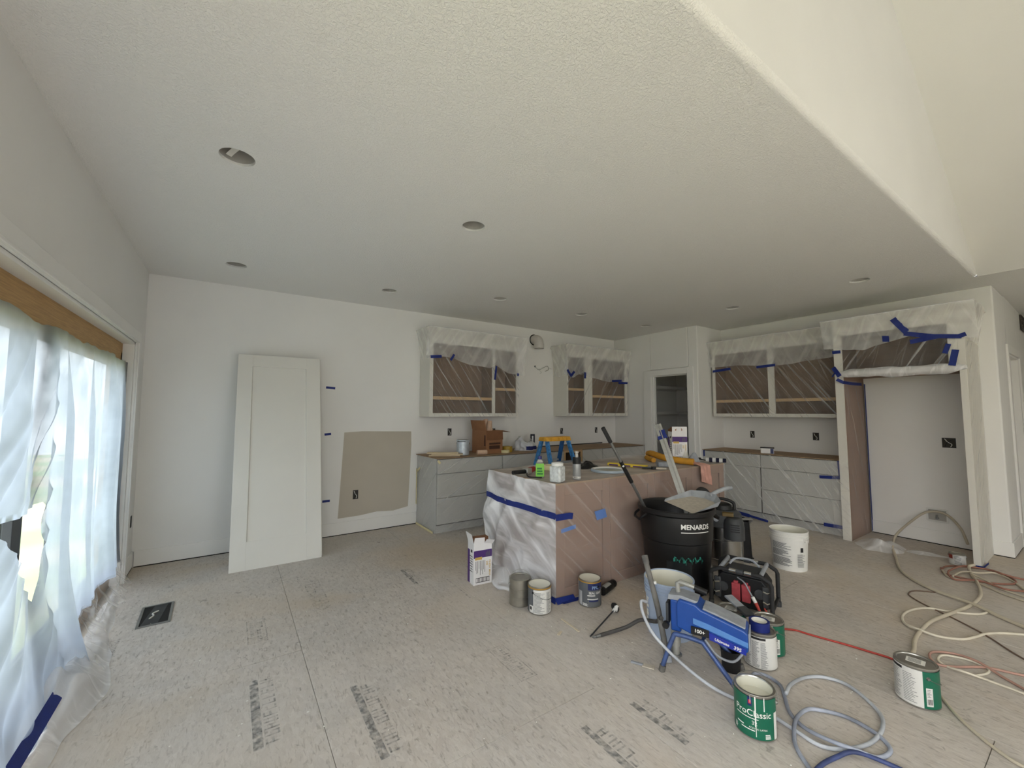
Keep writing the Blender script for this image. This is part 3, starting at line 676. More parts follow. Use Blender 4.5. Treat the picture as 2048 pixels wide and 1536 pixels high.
# ================================================================ PLASTIC SHEETING
def tape(parent, pts, w, nrm, name='tape_strip', mat=None, jag=0.0, thick=0.0006):
    """flat strip of painter tape: pts is the centre line, nrm the outward normal of the surface it sticks to (single or per point)"""
    P = [Vector(p) for p in pts]; b = MB(); k = 0; n = len(P)
    nl = [Vector(q).normalized() for q in (nrm if isinstance(nrm[0], (tuple, list, Vector)) else [nrm] * n)]
    rnd = random.Random(int(P[0].x * 977 + P[0].z * 331))
    L = []
    for i in range(n):
        t = (P[min(i + 1, n - 1)] - P[max(i - 1, 0)]).normalized(); s = nl[i].cross(t).normalized()
        e = t * (rnd.uniform(-jag, jag) if i in (0, n - 1) else 0)
        L += [P[i] + s * w / 2 + e, P[i] - s * w / 2 - e, P[i] - s * w / 2 - e + nl[i] * thick, P[i] + s * w / 2 + e + nl[i] * thick]
    b.v = [tuple(p) for p in L]
    for i in range(n - 1):
        for j in range(4): b.f.append((4 * i + j, 4 * i + (j + 1) % 4, 4 * i + 4 + (j + 1) % 4, 4 * i + 4 + j))
    b.f += [(3, 2, 1, 0), (4 * n - 4, 4 * n - 3, 4 * n - 2, 4 * n - 1)]
    return b.build(name, mat or M_tape, parent, smooth=False)
F_clear = film('clear_film', 0.08, 0.34, 0.95, (0.9, 34), lo=0.55, hi=0.72, spread=0.25)
F_clear2 = film('clear_film_steep', 0.08, 0.34, -1.0, (0.9, 30), lo=0.55, hi=0.72, spread=-0.3)
F_skirt = film('cloudy_film', 0.34, 0.30, 1.1, (1.2, 10), transl=0.2, lo=0.5, hi=0.8, spread=0.9)
F_isl = film('island_film', 0.10, 0.22, 0.75, (0.8, 30), tint=(0.95, 0.93, 0.92), lo=0.54, hi=0.76, spread=-0.9)
F_top = film('island_top_film', 0.44, 0.25, 0.5, (1.6, 8), tint=(0.94, 0.92, 0.90))
F_white = film('bunched_film', 0.55, 0.40, 1.2, (2.5, 16), tint=(0.97, 0.97, 0.98), transl=0.3)

def sheet(name, label, cat, mat, nu, nv, fn, skip=None, group=None, extra=None):
    o = MB().grid(nu, nv, fn, skip).build(name, mat, None, smooth=True, angle=180, fixn=False)
    return tag(o, label, cat, group)

# ---- film on the upper cabinets: a clear sheet over the openings and a cloudy skirt hanging from the crown
def upper_film(label, loc, rz, w, h, skirt_bottom, seed, tapes=(), mat=None, wl=0.0, wr=0.0, left_side=0.0, crown_out=0.07):
    c, s = math.cos(rz), math.sin(rz)
    def Wd(x, y, z): return (loc[0] + c * x - s * y, loc[1] + s * x + c * y, loc[2] + z)
    t = thing('plastic_film', label, 'plastic sheet', (0, 0, 0))
    f = MB().grid(36, 36, lambda u, v: Wd(u * w, -0.006 - 0.010 * ridge(u * 5 + v * 5, u * 2 - v * 3, 3, seed) * min(1, 6 * min(u, 1 - u, v, 1 - v) + 0.15), 0.0 + v * (h - 0.02)))
    f.build('film_front', mat or F_clear, t, angle=180, fixn=False)
    L = left_side + w
    def sk(u, v):
        x = -wl + u * (w + wl + wr)
        zt = h + 0.095; zb = skirt_bottom(u) + 0.012 * nz(u * 9, seed)
        k = v ** 0.8
        y = -crown_out * (1 - k) ** 1.3 - 0.014 - 0.02 * nz(u * 7, v * 3, seed) * (0.3 + v) * (1 - 0.3 * v)
        return Wd(x, y, zt + (zb - zt) * v)
    MB().grid(48, 16, sk).build('film_skirt', F_skirt, t, angle=180, fixn=False)
    if left_side > 0:     # the skirt folds round the free end
        def sd(u, v):
            zt = h + 0.095; zb = skirt_bottom(0) - 0.02 - 0.06 * (1 - abs(2 * u - 1)) * nz(u * 4, seed)
            return Wd(-0.012 - crown_out * (1 - v ** 0.8) ** 1.3 - 0.012 * nz(u * 5, v * 3, seed + 4), -0.012 - crown_out * (1 - v) * (1 - u) + u * left_side, zt + (zb - zt) * v)
        MB().grid(16, 16, sd).build('film_end', F_skirt, t, angle=180, fixn=False)
    # rolled edge lying on the crown
    pts = [Wd(-wl + i / 14 * (w + wl + wr), -crown_out - 0.006 + 0.004 * nz(i * 1.3, seed), h + 0.098 + 0.003 * nz(i * 2.1, seed)) for i in range(15)]
    MB().tube(pts, 0.007, 6, smooth=3).build('film_roll', F_white, t, angle=180)
    for (x0, z0, x1, z1, wd) in tapes:
        tape(t, [Wd(x0, -0.036, z0), Wd((x0 + x1) / 2, -0.038, (z0 + z1) / 2), Wd(x1, -0.036, z1)], wd, (-s * -1 * -1, -c, 0) if False else (s, -c, 0))
    return t
def lerpf(pts):
    def f(u):
        for (a, za), (b_, zb) in zip(pts[:-1], pts[1:]):
            if u <= b_: return za + (zb - za) * (u - a) / (b_ - a)
        return pts[-1][1]
    return f
upper_film('clear film and cloudy skirt taped over the upper cabinet left of the vent elbow', (2.02, 4.80, ZU), 0, 1.352, HU,
           lerpf([(0, 0.76), (0.18, 0.765), (0.27, 0.74), (0.40, 0.68), (0.62, 0.66), (0.66, 0.72), (0.8, 0.60), (1, 0.58)]), 3.1,
           [(-0.01, 0.745, 0.14, 0.76, 0.035), (0.265, 0.72, 0.315, 0.80, 0.03), (0.93, 0.50, 0.955, 0.69, 0.03), (1.315, 0.57, 1.318, 0.61, 0.03)], wl=0.06, wr=0.10, left_side=0.30)
upper_film('clear film and cloudy skirt taped over the corner upper cabinets right of the wires', (4.29, 4.80, ZU), 0, 1.40, HU,
           lerpf([(0, 0.66), (0.12, 0.60), (0.2, 0.66), (0.5, 0.60), (0.65, 0.57), (1, 0.58)]), 8.4,
           [(-0.02, 0.72, 0.06, 0.62, 0.04), (0.05, 0.62, 0.13, 0.70, 0.04), (0.355, 0.60, 0.36, 0.70, 0.045), (0.98, 0.585, 1.22, 0.60, 0.035), (1.14, 0.56, 1.37, 0.565, 0.035)], F_clear2, wl=0.06, wr=0.02, left_side=0.30)
upper_film('clear film and cloudy skirt taped over the two-bay upper cabinet by the fridge recess', (6.05, 3.46, ZU), -PI / 2, 1.63, HU,
           lerpf([(0, 0.74), (0.24, 0.74), (0.45, 0.71), (0.6, 0.69), (1, 0.75)]), 5.7,
           [(0.03, 0.68, 0.30, 0.70, 0.035), (0.66, 0.69, 0.90, 0.70, 0.035)], wl=0.03, wr=-0.02)

# ---- film on base cabinets
def front_film(label, loc, rz, w, z0, z1, mat, seed, nx=50, tapes=(), wr=0.012, end=0.0, lean=0.0):
    c, s = math.cos(rz), math.sin(rz)
    def Wd(x, y, z): return (loc[0] + c * x - s * y, loc[1] + s * x + c * y, loc[2] + z)
    t = thing('plastic_film', label, 'plastic sheet', (0, 0, 0))
    MB().grid(nx, 30, lambda u, v: Wd(u * w, -0.005 - wr * ridge(u * 4 + v * 3.2, u * 1.5 - v * 2, 3, seed) * min(1, 0.1 + 5 * min(u, 1 - u, v, 1 - v)) - lean * (1 - v) ** 2, z0 + v * (z1 - z0))).build('film_front', mat, t, angle=180, fixn=False)
    if end > 0:
        t2 = thing('plastic_film', 'clear film over the window end of the back wall base cabinets', 'plastic sheet', (0, 0, 0))
        MB().grid(20, 30, lambda u, v: Wd(-0.006 - wr * ridge(u * 3 + v * 3, v * 2, 3, seed + 2) * min(1, 6 * min(u, 1 - u, v, 1 - v)), -0.004 + u * end, 0.012 + v * (z1 - 0.012))).build('film_end', F_isl, t2, angle=180, fixn=False)
    for (x0, za, x1, zb, wd) in tapes: tape(t, [Wd(x0, -0.024, za), Wd(x1, -0.024, zb)], wd, (s, -c, 0))
    if end > 0: return t, t2, Wd
    return t, Wd
t, t2, Wd = front_film('clear film taped over the back wall drawer fronts with cream masking tape', (2.003, 4.50, 0), 0, 1.95, 0.0, 0.868, film('film_drawers', 0.05, 0.32, -0.5, (0.7, 26), lo=0.56, hi=0.75, spread=-0.2), 1.7, end=0.61)
tape(t2, [Wd(-0.016, 0.60, 0.70), Wd(-0.016, 0.603, 0.25)], 0.03, (-1, 0, 0), mat=M_masking)
tape(t2, [Wd(-0.016, 0.60, 0.66), Wd(-0.016, 0.49, 0.72)], 0.028, (-1, 0, 0), mat=M_masking)
tape(t2, [Wd(-0.016, 0.07, 0.015), Wd(-0.016, 0.60, 0.015)], 0.026, (-1, 0, 0), mat=M_masking)
tape(t, [Wd(0.0, -0.02, 0.855), Wd(0.03, -0.02, 0.82)], 0.024, (0, -1, 0), mat=M_masking)
# loose lower edge lying under the toe kick
MB().grid(40, 8, lambda u, v: (2.0 + u * 1.95, 4.51 + 0.03 * v + 0.012 * nz(u * 12, v * 3), 0.12 - 0.112 * v + 0.004 * nz(u * 20, v))).build('film_hem', F_isl, t, angle=180, fixn=False)
t, Wd = front_film('clear film over the grey drawers ending at the pantry wall', (4.323, 4.50, 0), 0, 1.39, 0.05, 0.87, F_isl, 4.4)
tape(t, [(4.05, 5.125, 0.886), (4.9, 5.126, 0.888), (5.4, 5.126, 0.892)], 0.016, (0, -1, 0), mat=pm('dark_tape_edge', (58, 56, 52), 0.7))
t, Wd = front_film('creased clear film over the drawers next to the fridge recess', (5.80, 3.47, 0), -PI / 2, 1.66, 0.012, 0.872, film('film_creased', 0.05, 0.48, 0.85, (0.7, 20), lo=0.54, hi=0.72, spread=0.2), 6.2, wr=0.026,
                   tapes=[(1.44, 0.665, 1.645, 0.68, 0.035), (1.46, 0.12, 1.70, 0.125, 0.04)])
tape(t, [Wd(1.632, -0.03, 0.87), Wd(1.64, -0.03, 0.68)], 0.022, (-1, 0, 0))
tape(t, [Wd(-0.005, -0.008, 0.78), Wd(-0.005, -0.008, 0.87)], 0.02, (-1, 0, 0))
tape(t, [Wd(0.3, -0.022, 0.07), Wd(0.62, -0.022, 0.045)], 0.045, (-1, 0, 0)); tape(t, [Wd(0.58, -0.023, 0.05), Wd(0.85, -0.02, 0.02)], 0.03, (-1, 0, 0))

# ---- film on the fridge surround
c, s = 0.0, -1.0
def Wf(x, y, z): return (5.74 + y, 1.82 - x, z)
t = thing('plastic_film', 'cloudy plastic draped over the crown of the fridge surround with blue tape', 'plastic sheet', (0, 0, 0))
def fk(u, v):
    x = -0.085 + u * (W2 + 0.175); zt = 2.472; zb = lerpf([(0, 2.16), (0.15, 2.14), (0.3, 2.11), (0.5, 2.18), (0.7, 2.22), (0.85, 2.16), (1, 2.12)])(u) + 0.012 * nz(u * 9)
    return Wf(x, -0.085 * (1 - v) ** 1.2 - 0.016 - 0.022 * abs(nz(u * 6, v * 3, 2.2)), zt + (zb - zt) * v)
MB().grid(48, 18, fk).build('film_skirt', F_skirt, t, angle=180, fixn=False)
MB().grid(14, 18, lambda u, v: Wf(W2 + 0.088 - 0.06 * v + 0.01 * nz(u * 5, v * 4), -0.08 * (1 - v) * (1 - u) - 0.01 + u * 0.45, 2.472 - 0.36 * v)).build('film_end', F_skirt, t, angle=180, fixn=False)
MB().grid(14, 18, lambda u, v: Wf(-0.088 + 0.06 * v + 0.01 * nz(u * 5, v * 4, 3), -0.08 * (1 - v) * (1 - u) - 0.01 + u * 0.25, 2.472 - 0.32 * v)).build('film_end', F_skirt, t, angle=180, fixn=False)
MB().tube([Wf(-0.085 + i / 12 * (W2 + 0.175), -0.095 + 0.004 * nz(i * 1.7), 2.474 + 0.004 * nz(i * 2.3)) for i in range(13)], 0.009, 6, smooth=3).build('film_roll', F_white, t, angle=180)
for (x0, z0, x1, z1, wd) in ((0.55, 2.40, 0.64, 2.25, 0.055), (0.62, 2.24, 0.84, 2.175, 0.045), (0.66, 2.145, 0.86, 2.175, 0.045), (0.80, 2.185, 1.02, 2.15, 0.04), (0.99, 2.15, 1.05, 2.17, 0.04), (0.475, 2.235, 0.472, 2.175, 0.055), (-0.005, 2.115, 0.075, 2.115, 0.035), (0.93, 2.09, 0.90, 2.0, 0.04)):
    def depth(x, z):
        u = (x + 0.085) / (W2 + 0.175); p0 = fk(u, 0); p1 = fk(u, 1); v = max(0, min(1, (2.472 - z) / (2.472 - p1[2])))
        return fk(u, v)[0] - 5.74 - 0.006
    tape(t, [Wf(x0 + (x1 - x0) * q / 4, depth(x0 + (x1 - x0) * q / 4, z0 + (z1 - z0) * q / 4), z0 + (z1 - z0) * q / 4) for q in range(5)], wd, (-1, 0, 0), jag=0.004)
t = thing('plastic_film', 'clear film over the overhead opening of the fridge surround', 'plastic sheet', (0, 0, 0))
MB().grid(40, 24, lambda u, v: Wf(0.06 + u * (W2 - 0.12), -0.006 - 0.014 * ridge(u * 5 - v * 3, v * 3, 3, 9.1) * min(1, 6 * min(u, 1 - u, v, 1 - v) + 0.1), 1.87 + v * 0.43)).build('film_front', F_clear2, t, angle=180, fixn=False)
t = thing('plastic_roll', 'bunched white plastic rolled along the bottom rail above the fridge recess', 'plastic sheet', (0, 0, 0))
def roll(u, v):
    a = 2 * PI * v; x = 0.03 + u * (W2 - 0.02); r = 0.043 + 0.012 * nz(u * 9, math.cos(a) * 1.5, math.sin(a) * 1.5) + 0.010 * nz(u * 3, math.cos(a) * 4, math.sin(a) * 4)
    r *= min(1, 0.35 + 4 * min(u, 1 - u) + 0.1)
    return Wf(x, -0.052 + r * math.cos(a) * 0.9, 1.853 + 0.012 * nz(u * 2.2, 1.0) + r * math.sin(a) * 1.05)
MB().grid(60, 24, roll).build('film_bundle', F_white, t, angle=180, fixn=False)
tape(t, [Wf(0.005, -0.05, 1.94), Wf(0.055, -0.085, 1.865), Wf(0.075, -0.09, 1.83)], 0.045, (-1, 0, 0)); tape(t, [Wf(-0.01, -0.02, 1.86), Wf(0.005, -0.03, 1.85)], 0.05, (-1, 0, 0))
tape(t, [Wf(0.04, -0.07, 1.80), Wf(0.085, -0.03, 1.765), Wf(0.09, 0.2, 1.76), Wf(0.09, 0.55, 1.765)], 0.035, [(-1, 0, 0), (-1, -0.5, 0), (0, -1, 0), (0, -1, 0)])
tape(t, [Wf(0.985, -0.10, 2.02), Wf(0.955, -0.105, 1.87)], 0.05, (-1, 0, 0))
t = thing('plastic_film', 'brownish film lining the inner panel of the fridge recess with blue edge tape', 'plastic sheet', (0, 0, 0))
MB().grid(16, 40, lambda u, v: Wf(0.083 + 0.008 * ridge(u * 3, v * 6, 3, 4.2), 0.01 + u * (D2 - 0.03), 0.01 + v * 1.78)).build('film_front', film('recess_film', 0.10, 0.25, 1.2, (1.0, 20)), t, angle=180, fixn=False)
tape(t, [Wf(0.094, D2 - 0.02, 0.02), Wf(0.094, D2 - 0.02, 0.9), Wf(0.094, D2 - 0.02, 1.77)], 0.04, (0, -1, 0))
# loose film gathered at the foot of the panel, beside the drawers
MB().grid(20, 24, lambda u, v: Wf(-0.07 + u * 0.16 + 0.015 * nz(u * 4, v * 5), -0.02 - 0.05 * (1 - v) ** 2 * (0.6 + 0.4 * nz(u * 5, v * 4, 2)) - 0.02 * abs(nz(u * 6, v * 4)), 0.01 + v * 0.86)).build('film_loose', F_isl, t, angle=180, fixn=False)
t = thing('plastic_film', 'thin film hanging down the hall side of the fridge surround', 'plastic sheet', (0, 0, 0))
MB().grid(16, 40, lambda u, v: Wf(W2 + 0.006 + 0.012 * ridge(u * 3, v * 5, 3, 7.7), 0.0 + u * (D2 - 0.08), 0.01 + v * 2.1)).build('film_side', F_clear2, t, angle=180, fixn=False)
tape(t, [Wf(0.99, -0.012, 0.012), Wf(W2 + 0.012, -0.012, 0.012), Wf(W2 + 0.02, 0.2, 0.012)], 0.02, [(-1, 0, 0), (-1, -1, 0), (0, -1, 0)])

# ---- crumpled plastic on the floor in front of the fridge recess
def crumple(name, label, loc, rx, ry, h, seed, mat, tail=0.0):
    b = MB()
    def fn(u, v):
        a = 2 * PI * u; r = v
        px = rx * r * math.cos(a) * (1 + 0.25 * nz(math.cos(a) * 2, math.sin(a) * 2, seed)) + tail * max(0, math.cos(a)) ** 6 * r
        py = ry * r * math.sin(a) * (1 + 0.25 * nz(math.cos(a) * 2, math.sin(a) * 2, seed + 3))
        z = h * max(0, 1 - r ** 1.6) * (0.75 + 0.5 * nz(px * 9, py * 9, seed)) + 0.05 * h * ridge(px * 12, py * 12, 2, seed) * (1 - r)
        return (px, py, 0.002 + max(0, z))
    o = b.grid(64, 26, fn).build(name, mat, None, angle=180, fixn=False)
    o.location = loc
    return tag(o, label, 'plastic sheet')
o = crumple('plastic_scrap', 'crumpled clear plastic heap on the floor before the fridge recess', (5.74, 1.50, 0), 0.20, 0.22, 0.10, 2.0, F_white, 0.0); o.rotation_euler = (0, 0, -1.1)
o = crumple('plastic_scrap', 'small flat shred of plastic trailing from the heap by the fridge recess', (5.83, 1.20, 0), 0.12, 0.06, 0.03, 5.0, F_white, 0.1); o.rotation_euler = (0, 0, -1.3)

# ---- island plastic
ip = thing('plastic_sheet', 'clear plastic sheet draped over the island and taped round with blue tape', 'plastic sheet', (0, 0, 0))
def top(u, v):
    x = IX0 - 0.008 + u * (LI + 0.016); y = IY0 - 0.008 + v * (DI + 0.016)
    bump = 0.045 * math.exp(-((x - 3.95) / 0.35) ** 2 - ((y - 3.30) / 0.14) ** 2) + 0.02 * math.exp(-((x - 2.6) / 0.2) ** 2 - ((y - 3.3) / 0.1) ** 2)
    return (x, y, IZ + 0.0135 + bump + 0.0015 * nz(x * 5, y * 5))
MB().grid(60, 26, top).build('film_top', F_top, ip, angle=180, fixn=False)
MB().grid(90, 30, lambda u, v: (IX0 - 0.008 + u * (LI + 0.016), IY0 - 0.009 - 0.008 * ridge(u * 9 + v * 2, v * 3 - u * 4, 3, 1.3) * min(1, 0.1 + 8 * min(u, 1 - u, v, 1 - v)), 0.004 + v * (IZ + 0.010))).build('film_front', F_isl, ip, angle=180, fixn=False)
MB().grid(30, 24, lambda u, v: (IX1 + 0.008 + 0.012 * ridge(u * 4, v * 3, 3, 2), IY0 - 0.008 + u * DI, 0.004 + v * (IZ + 0.010))).build('film_far_end', F_isl, ip, angle=180, fixn=False)
MB().grid(60, 16, lambda u, v: (IX0 + u * LI, IY1 + 0.010 + 0.012 * abs(nz(u * 8, v * 3)), 0.1 + v * (IZ - 0.09))).build('film_back', F_isl, ip, angle=180, fixn=False)
def left_end(u, v):                     # billowing loose sheet on the window end of the island
    y = IY0 - 0.008 + u * (DI + 0.03); z = 0.004 + v * (IZ + 0.010)
    e = max(0.0, min(1, 5.0 * min(u, 1.0)))
    loose = e * math.sin(PI * min(1, u * 0.75)) * (0.010 + 0.055 * math.sin(PI * min(1, (1 - v) * 1.0)) ** 0.9 + 0.10 * max(0, 0.30 - v) / 0.30 * u)
    pull = 0.045 * math.exp(-((z - (0.60 + 0.03 * u)) / 0.05) ** 2) * e      # tape band draws the sheet in
    fold = 0.024 * e * ridge(u * 3.1 + v * 2.6, v * 1.2 - u * 2.4, 4, 3.3) + 0.016 * e * nz(u * 7 + v * 5, v * 3, 5.0)
    d = 0.008 + max(0.0, loose - pull * 0.5) + fold
    return (IX0 - d, y, z)
MB().grid(56, 56, left_end).build('film_window_end', film('billow_film', 0.40, 0.55, -0.7, (1.4, 6.5), tint=(0.98, 0.98, 1.0), transl=0.1, lo=0.44, hi=0.62, spread=0.6), ip, angle=180, fixn=False)
band = []
for i in range(13):
    u = 1.0 - i / 12; p = left_end(u, (0.66 - 0.03 * i / 12) / (IZ + 0.01)); band.append((p[0] - 0.006, p[1], 0.655 - 0.02 * i / 12))
tape(ip, band + [(IX0 - 0.017, IY0 - 0.016, 0.627)], 0.048, (-1, 0, 0))
tape(ip, [(IX0 - 0.016, IY0 - 0.019, 0.627), (IX0 + 0.12, IY0 - 0.02, 0.625), (IX0 + 0.155, IY0 - 0.02, 0.618)], 0.048, (0, -1, 0))
tape(ip, [(IX0 + 0.05, IY0 - 0.003, 0.515), (IX0 + 0.20, IY0 - 0.003, 0.53)], 0.03, (0, -1, 0), mat=pm('blue_tape_under_film', (58, 112, 190), 0.6, var=0.1, vscale=30))
tape(ip, [(IX0 + 0.42, IY0 - 0.003, 0.58), (IX0 + 0.54, IY0 - 0.003, 0.59)], 0.075, (0, -1, 0), mat=MATS['blue_tape_under_film'], jag=0.015)
tape(ip, [(IX0 - 0.02, IY0 + 0.20, 0.02), (IX0 - 0.02, IY0 - 0.02, 0.02)], 0.04, (-1, 0, 0.4)); tape(ip, [(IX0 - 0.02, IY0 - 0.022, 0.02), (IX0 + 0.16, IY0 - 0.03, 0.012)], 0.045, (0, -1, 0.6), jag=0.01)
tape(ip, [(IX0 + 0.02, IY0 - 0.035, 0.006), (IX0 + 0.20, IY0 - 0.05, 0.005)], 0.04, (0, -0.1, 1), jag=0.012)
tape(ip, [(IX0 - 0.05, IY1 - 0.12, 0.26), (IX0 - 0.05, IY1 - 0.02, 0.26)], 0.05, (-1, 0, 0))
o = crumple('plastic_heap', 'white plastic gathered on the floor at the window end of the island', (1.97, 3.03, 0), 0.12, 0.30, 0.13, 8.0, F_white)
for k in range(3):
    MB().tube([(1.93 - 0.02 * k, 2.78 - 0.03 * k, 0.012), (1.86 - 0.02 * k, 2.80 - 0.02 * k, 0.03 + 0.01 * k), (1.82, 2.86 + 0.02 * k, 0.02), (1.85, 2.92 + 0.03 * k, 0.03), (1.93, 2.90 + 0.03 * k, 0.03)], 0.014, 6, smooth=5).build('twisted_end', F_white, ip, angle=180)

# ---- patio door plastic, torn open low on one side
XW = XL - 0.035
TEAR = [(2.44, 1.0), (2.50, 0.975), (2.86, 0.985), (2.935, 0.985), (2.955, 0.75), (2.92, 0.64), (2.86, 0.545), (2.70, 0.70), (2.55, 0.86)]
def in_poly(y, z, P):
    r = False; n = len(P)
    for i in range(n):
        (a, b_), (c_, d_) = P[i], P[(i + 1) % n]
        if (b_ > z) != (d_ > z) and y < (c_ - a) * (z - b_) / (d_ - b_) + a: r = not r
    return r
def snap(y, z, P, tol):
    best = None
    for i in range(len(P)):
        a = Vector(P[i]); c_ = Vector(P[(i + 1) % len(P)]); q = Vector((y, z)); d_ = c_ - a
        f = max(0, min(1, (q - a).dot(d_) / d_.length_squared)); p = a + d_ * f
        if best is None or (p - q).length < best[0]: best = ((p - q).length, p)
    return (best[1].x, best[1].y) if best[0] < tol else (y, z)
WY0, WY1, WZ1 = PY0 + 0.02, PY1 - 0.022, 1.855
def wfold(y, z):
    k = max(0.0, min(1.0, (1.9 - z) / 0.5))
    d = 0.018 * k * (math.sin(y * 17 + 1.5 * math.sin(y * 3.1)) * 0.6 + nz(y * 7, z * 0.7, 1.1))
    for yc, w_, a_ in ((3.10, 0.035, 0.05), (3.62, 0.03, 0.04), (4.16, 0.035, 0.055), (4.55, 0.025, 0.03), (2.0, 0.05, 0.05), (1.5, 0.04, 0.04)):
        d += a_ * k * math.exp(-((y - yc - 0.05 * (1.9 - z)) / w_) ** 2)
    if y < 3.0: d += 0.02 * k * ridge((y - z * 0.8) * 6, y * 1.3, 4, 2.0)
    flare = max(0.0, min(1, (0.75 - z) / 0.75)) ** 1.6 * (0.13 if y < 3.25 else 0.05)
    return d + flare
def wfn(u, v):
    y = WY0 + u * (WY1 - WY0); z = 0.20 + v * (WZ1 - 0.20)
    if y < 3.2: z = 0.05 + v * (WZ1 - 0.05)
    elif y < 3.24: z = 0.125 + v * (WZ1 - 0.125)
    y, z = snap(y, z, TEAR, 0.016)
    z -= max(0.0, v - 0.9) / 0.1 * (0.02 + 0.022 * nz(y * 3.1, 7.0) + 0.01 * nz(y * 11, 3.0))
    return (XW + wfold(y, z), y, z)
wsh = thing('plastic_curtain', 'white plastic sheeting taped across the patio door opening', 'plastic sheet', (0, 0, 0))
F_win = film('window_film', 0.955, 0.03, 0.0, (14, 0.6), tint=(0.46, 0.52, 0.60), transl=0.80, rough=0.35)
MB().grid(260, 110, wfn, lambda u, v: in_poly(WY0 + u * (WY1 - WY0), (0.05 + v * (WZ1 - 0.05)), TEAR) if WY0 + u * (WY1 - WY0) < 3.2 else False).build('film_main', F_win, wsh, angle=180, fixn=False)
# thinner lower strip: the bare sill shows through, edge gathers on the floor
def low(u, v):
    y = 3.18 + u * (WY1 - 3.18); z = 0.22 - 0.205 * v
    return (XW + wfold(y, z) + 0.004 + 0.10 * v ** 2 * (0.4 + 0.6 * abs(nz(u * 5, 2.2))) + 0.02 * nz(u * 14, v * 3), y, max(0.004, z))
MB().grid(60, 16, low).build('film_hem', film('thin_hem_film', 0.22, 0.45, 0.3, (14, 2.5), transl=0.3), wsh, angle=180, fixn=False)
def spill(u, v):                          # trailing edge bunched along the floor
    y = 1.7 + u * 2.75; w_ = 0.16 + 0.05 * nz(u * 6, 1.0) + 0.07 * math.exp(-((y - 3.05) / 0.25) ** 2) - 0.12 * max(0, (y - 3.4))
    w_ = max(0.03, w_); h = (0.07 + 0.13 * math.exp(-((y - 3.0) / 0.3) ** 2)) * (0.7 + 0.6 * nz(u * 13, 4.0))
    x = XW + 0.04 + w_ * (v + 0.12 * nz(u * 16, v * 3))
    return (max(XL - 0.02, x), y, 0.004 + max(0, h * math.sin(PI * min(1, 0.25 + v * 0.78)) * (0.65 + 0.5 * ridge(u * 18 + v, v * 3, 2, 6.0))))
MB().grid(110, 20, spill).build('film_spill', F_white, wsh, angle=180, fixn=False)
tape(wsh, [(XL + 0.10, 2.80, 0.125), (XL + 0.09, 2.62, 0.10), (XL + 0.085, 2.2, 0.09)], 0.05, (0.75, 0, 0.65), jag=0.01)
# ================================================================ WALL AND CEILING FITTINGS
M_steel = pm('galvanised_steel', (150, 152, 152), 0.38, 0.9, var=0.08, vscale=30)
M_canin = pm('dull_can_metal', (186, 183, 178), 0.55, 0.15, var=0.1, vscale=20)
M_blk = pm('black_plastic', (24, 24, 25), 0.5, var=0.2, vscale=25, spec=0.4)
M_dkgrey = pm('dark_grey_plastic', (58, 60, 62), 0.55, var=0.12, vscale=25)
M_white = pm('white_plastic', (226, 226, 222), 0.45, var=0.03)
M_paper = pm('white_paper', (222, 220, 212), 0.8, var=0.04)
spot_words = ['by the patio door, nearest the gable', 'by the patio door, toward the back wall', 'over the open floor near the gable', 'over the leaning door side of the back wall', 'above the left end of the back counter', 'above the middle of the back counter', 'in the corner before the pantry', 'before the pantry return wall', 'before the fridge recess']
for i, (hx, hy) in enumerate(HOLES):
    t = thing('recessed_light', 'bare recessed light opening in the ceiling ' + spot_words[i], 'ceiling light', (hx, hy, ZC + 0.0145), group='recessed light openings')
    MB().lathe([(HR + 0.006, 0.0), (HR - 0.001, 0.001), (HR - 0.002, 0.105), (0.0001, 0.108)], 36).build('housing', M_canin, t)
    MB().cyl((0.02, 0.02, 0.075), (0.02, 0.02, 0.107), 0.014, n=12).build('socket', M_dkgrey, t)
    if i not in (1,):
        a = 0.6 + i * 0.9; c_, s_ = math.cos(a), math.sin(a)
        MB().grid(3, 10, lambda u, v: (c_ * (u - 0.5) * 0.03 - s_ * (0.07 - 0.115 * v), s_ * (u - 0.5) * 0.03 + c_ * (0.07 - 0.115 * v), 0.014 + 0.055 * v * (1 - 0.4 * v))).build('paper_flap', M_paper, t, angle=180)
    if i >= 4:
        MB().lathe([(HR - 0.004, 0.03), (0.05, 0.036), (0.0001, 0.04)], 30, a0=0.5, a1=4.4).build('paint_shield', M_paper, t)

# unpainted patch on the back wall
def patch_material():
    m = pm('bare_primer_patch', (190, 182, 168), 0.8, var=0.03, vscale=3)
    return m
b = MB(); P = [(1.055, 0.19), (1.075, 0.6), (1.10, 1.178), (1.3, 1.188), (1.6, 1.18), (1.915, 1.172), (1.92, 1.0), (1.905, 0.6), (1.89, 0.23), (1.7, 0.20), (1.5, 0.215), (1.3, 0.195)]
struct(MB().prism(P, YB - 0.0012, YB - 0.0004, 'xz').build('trim_1', patch_material(), smooth=False))

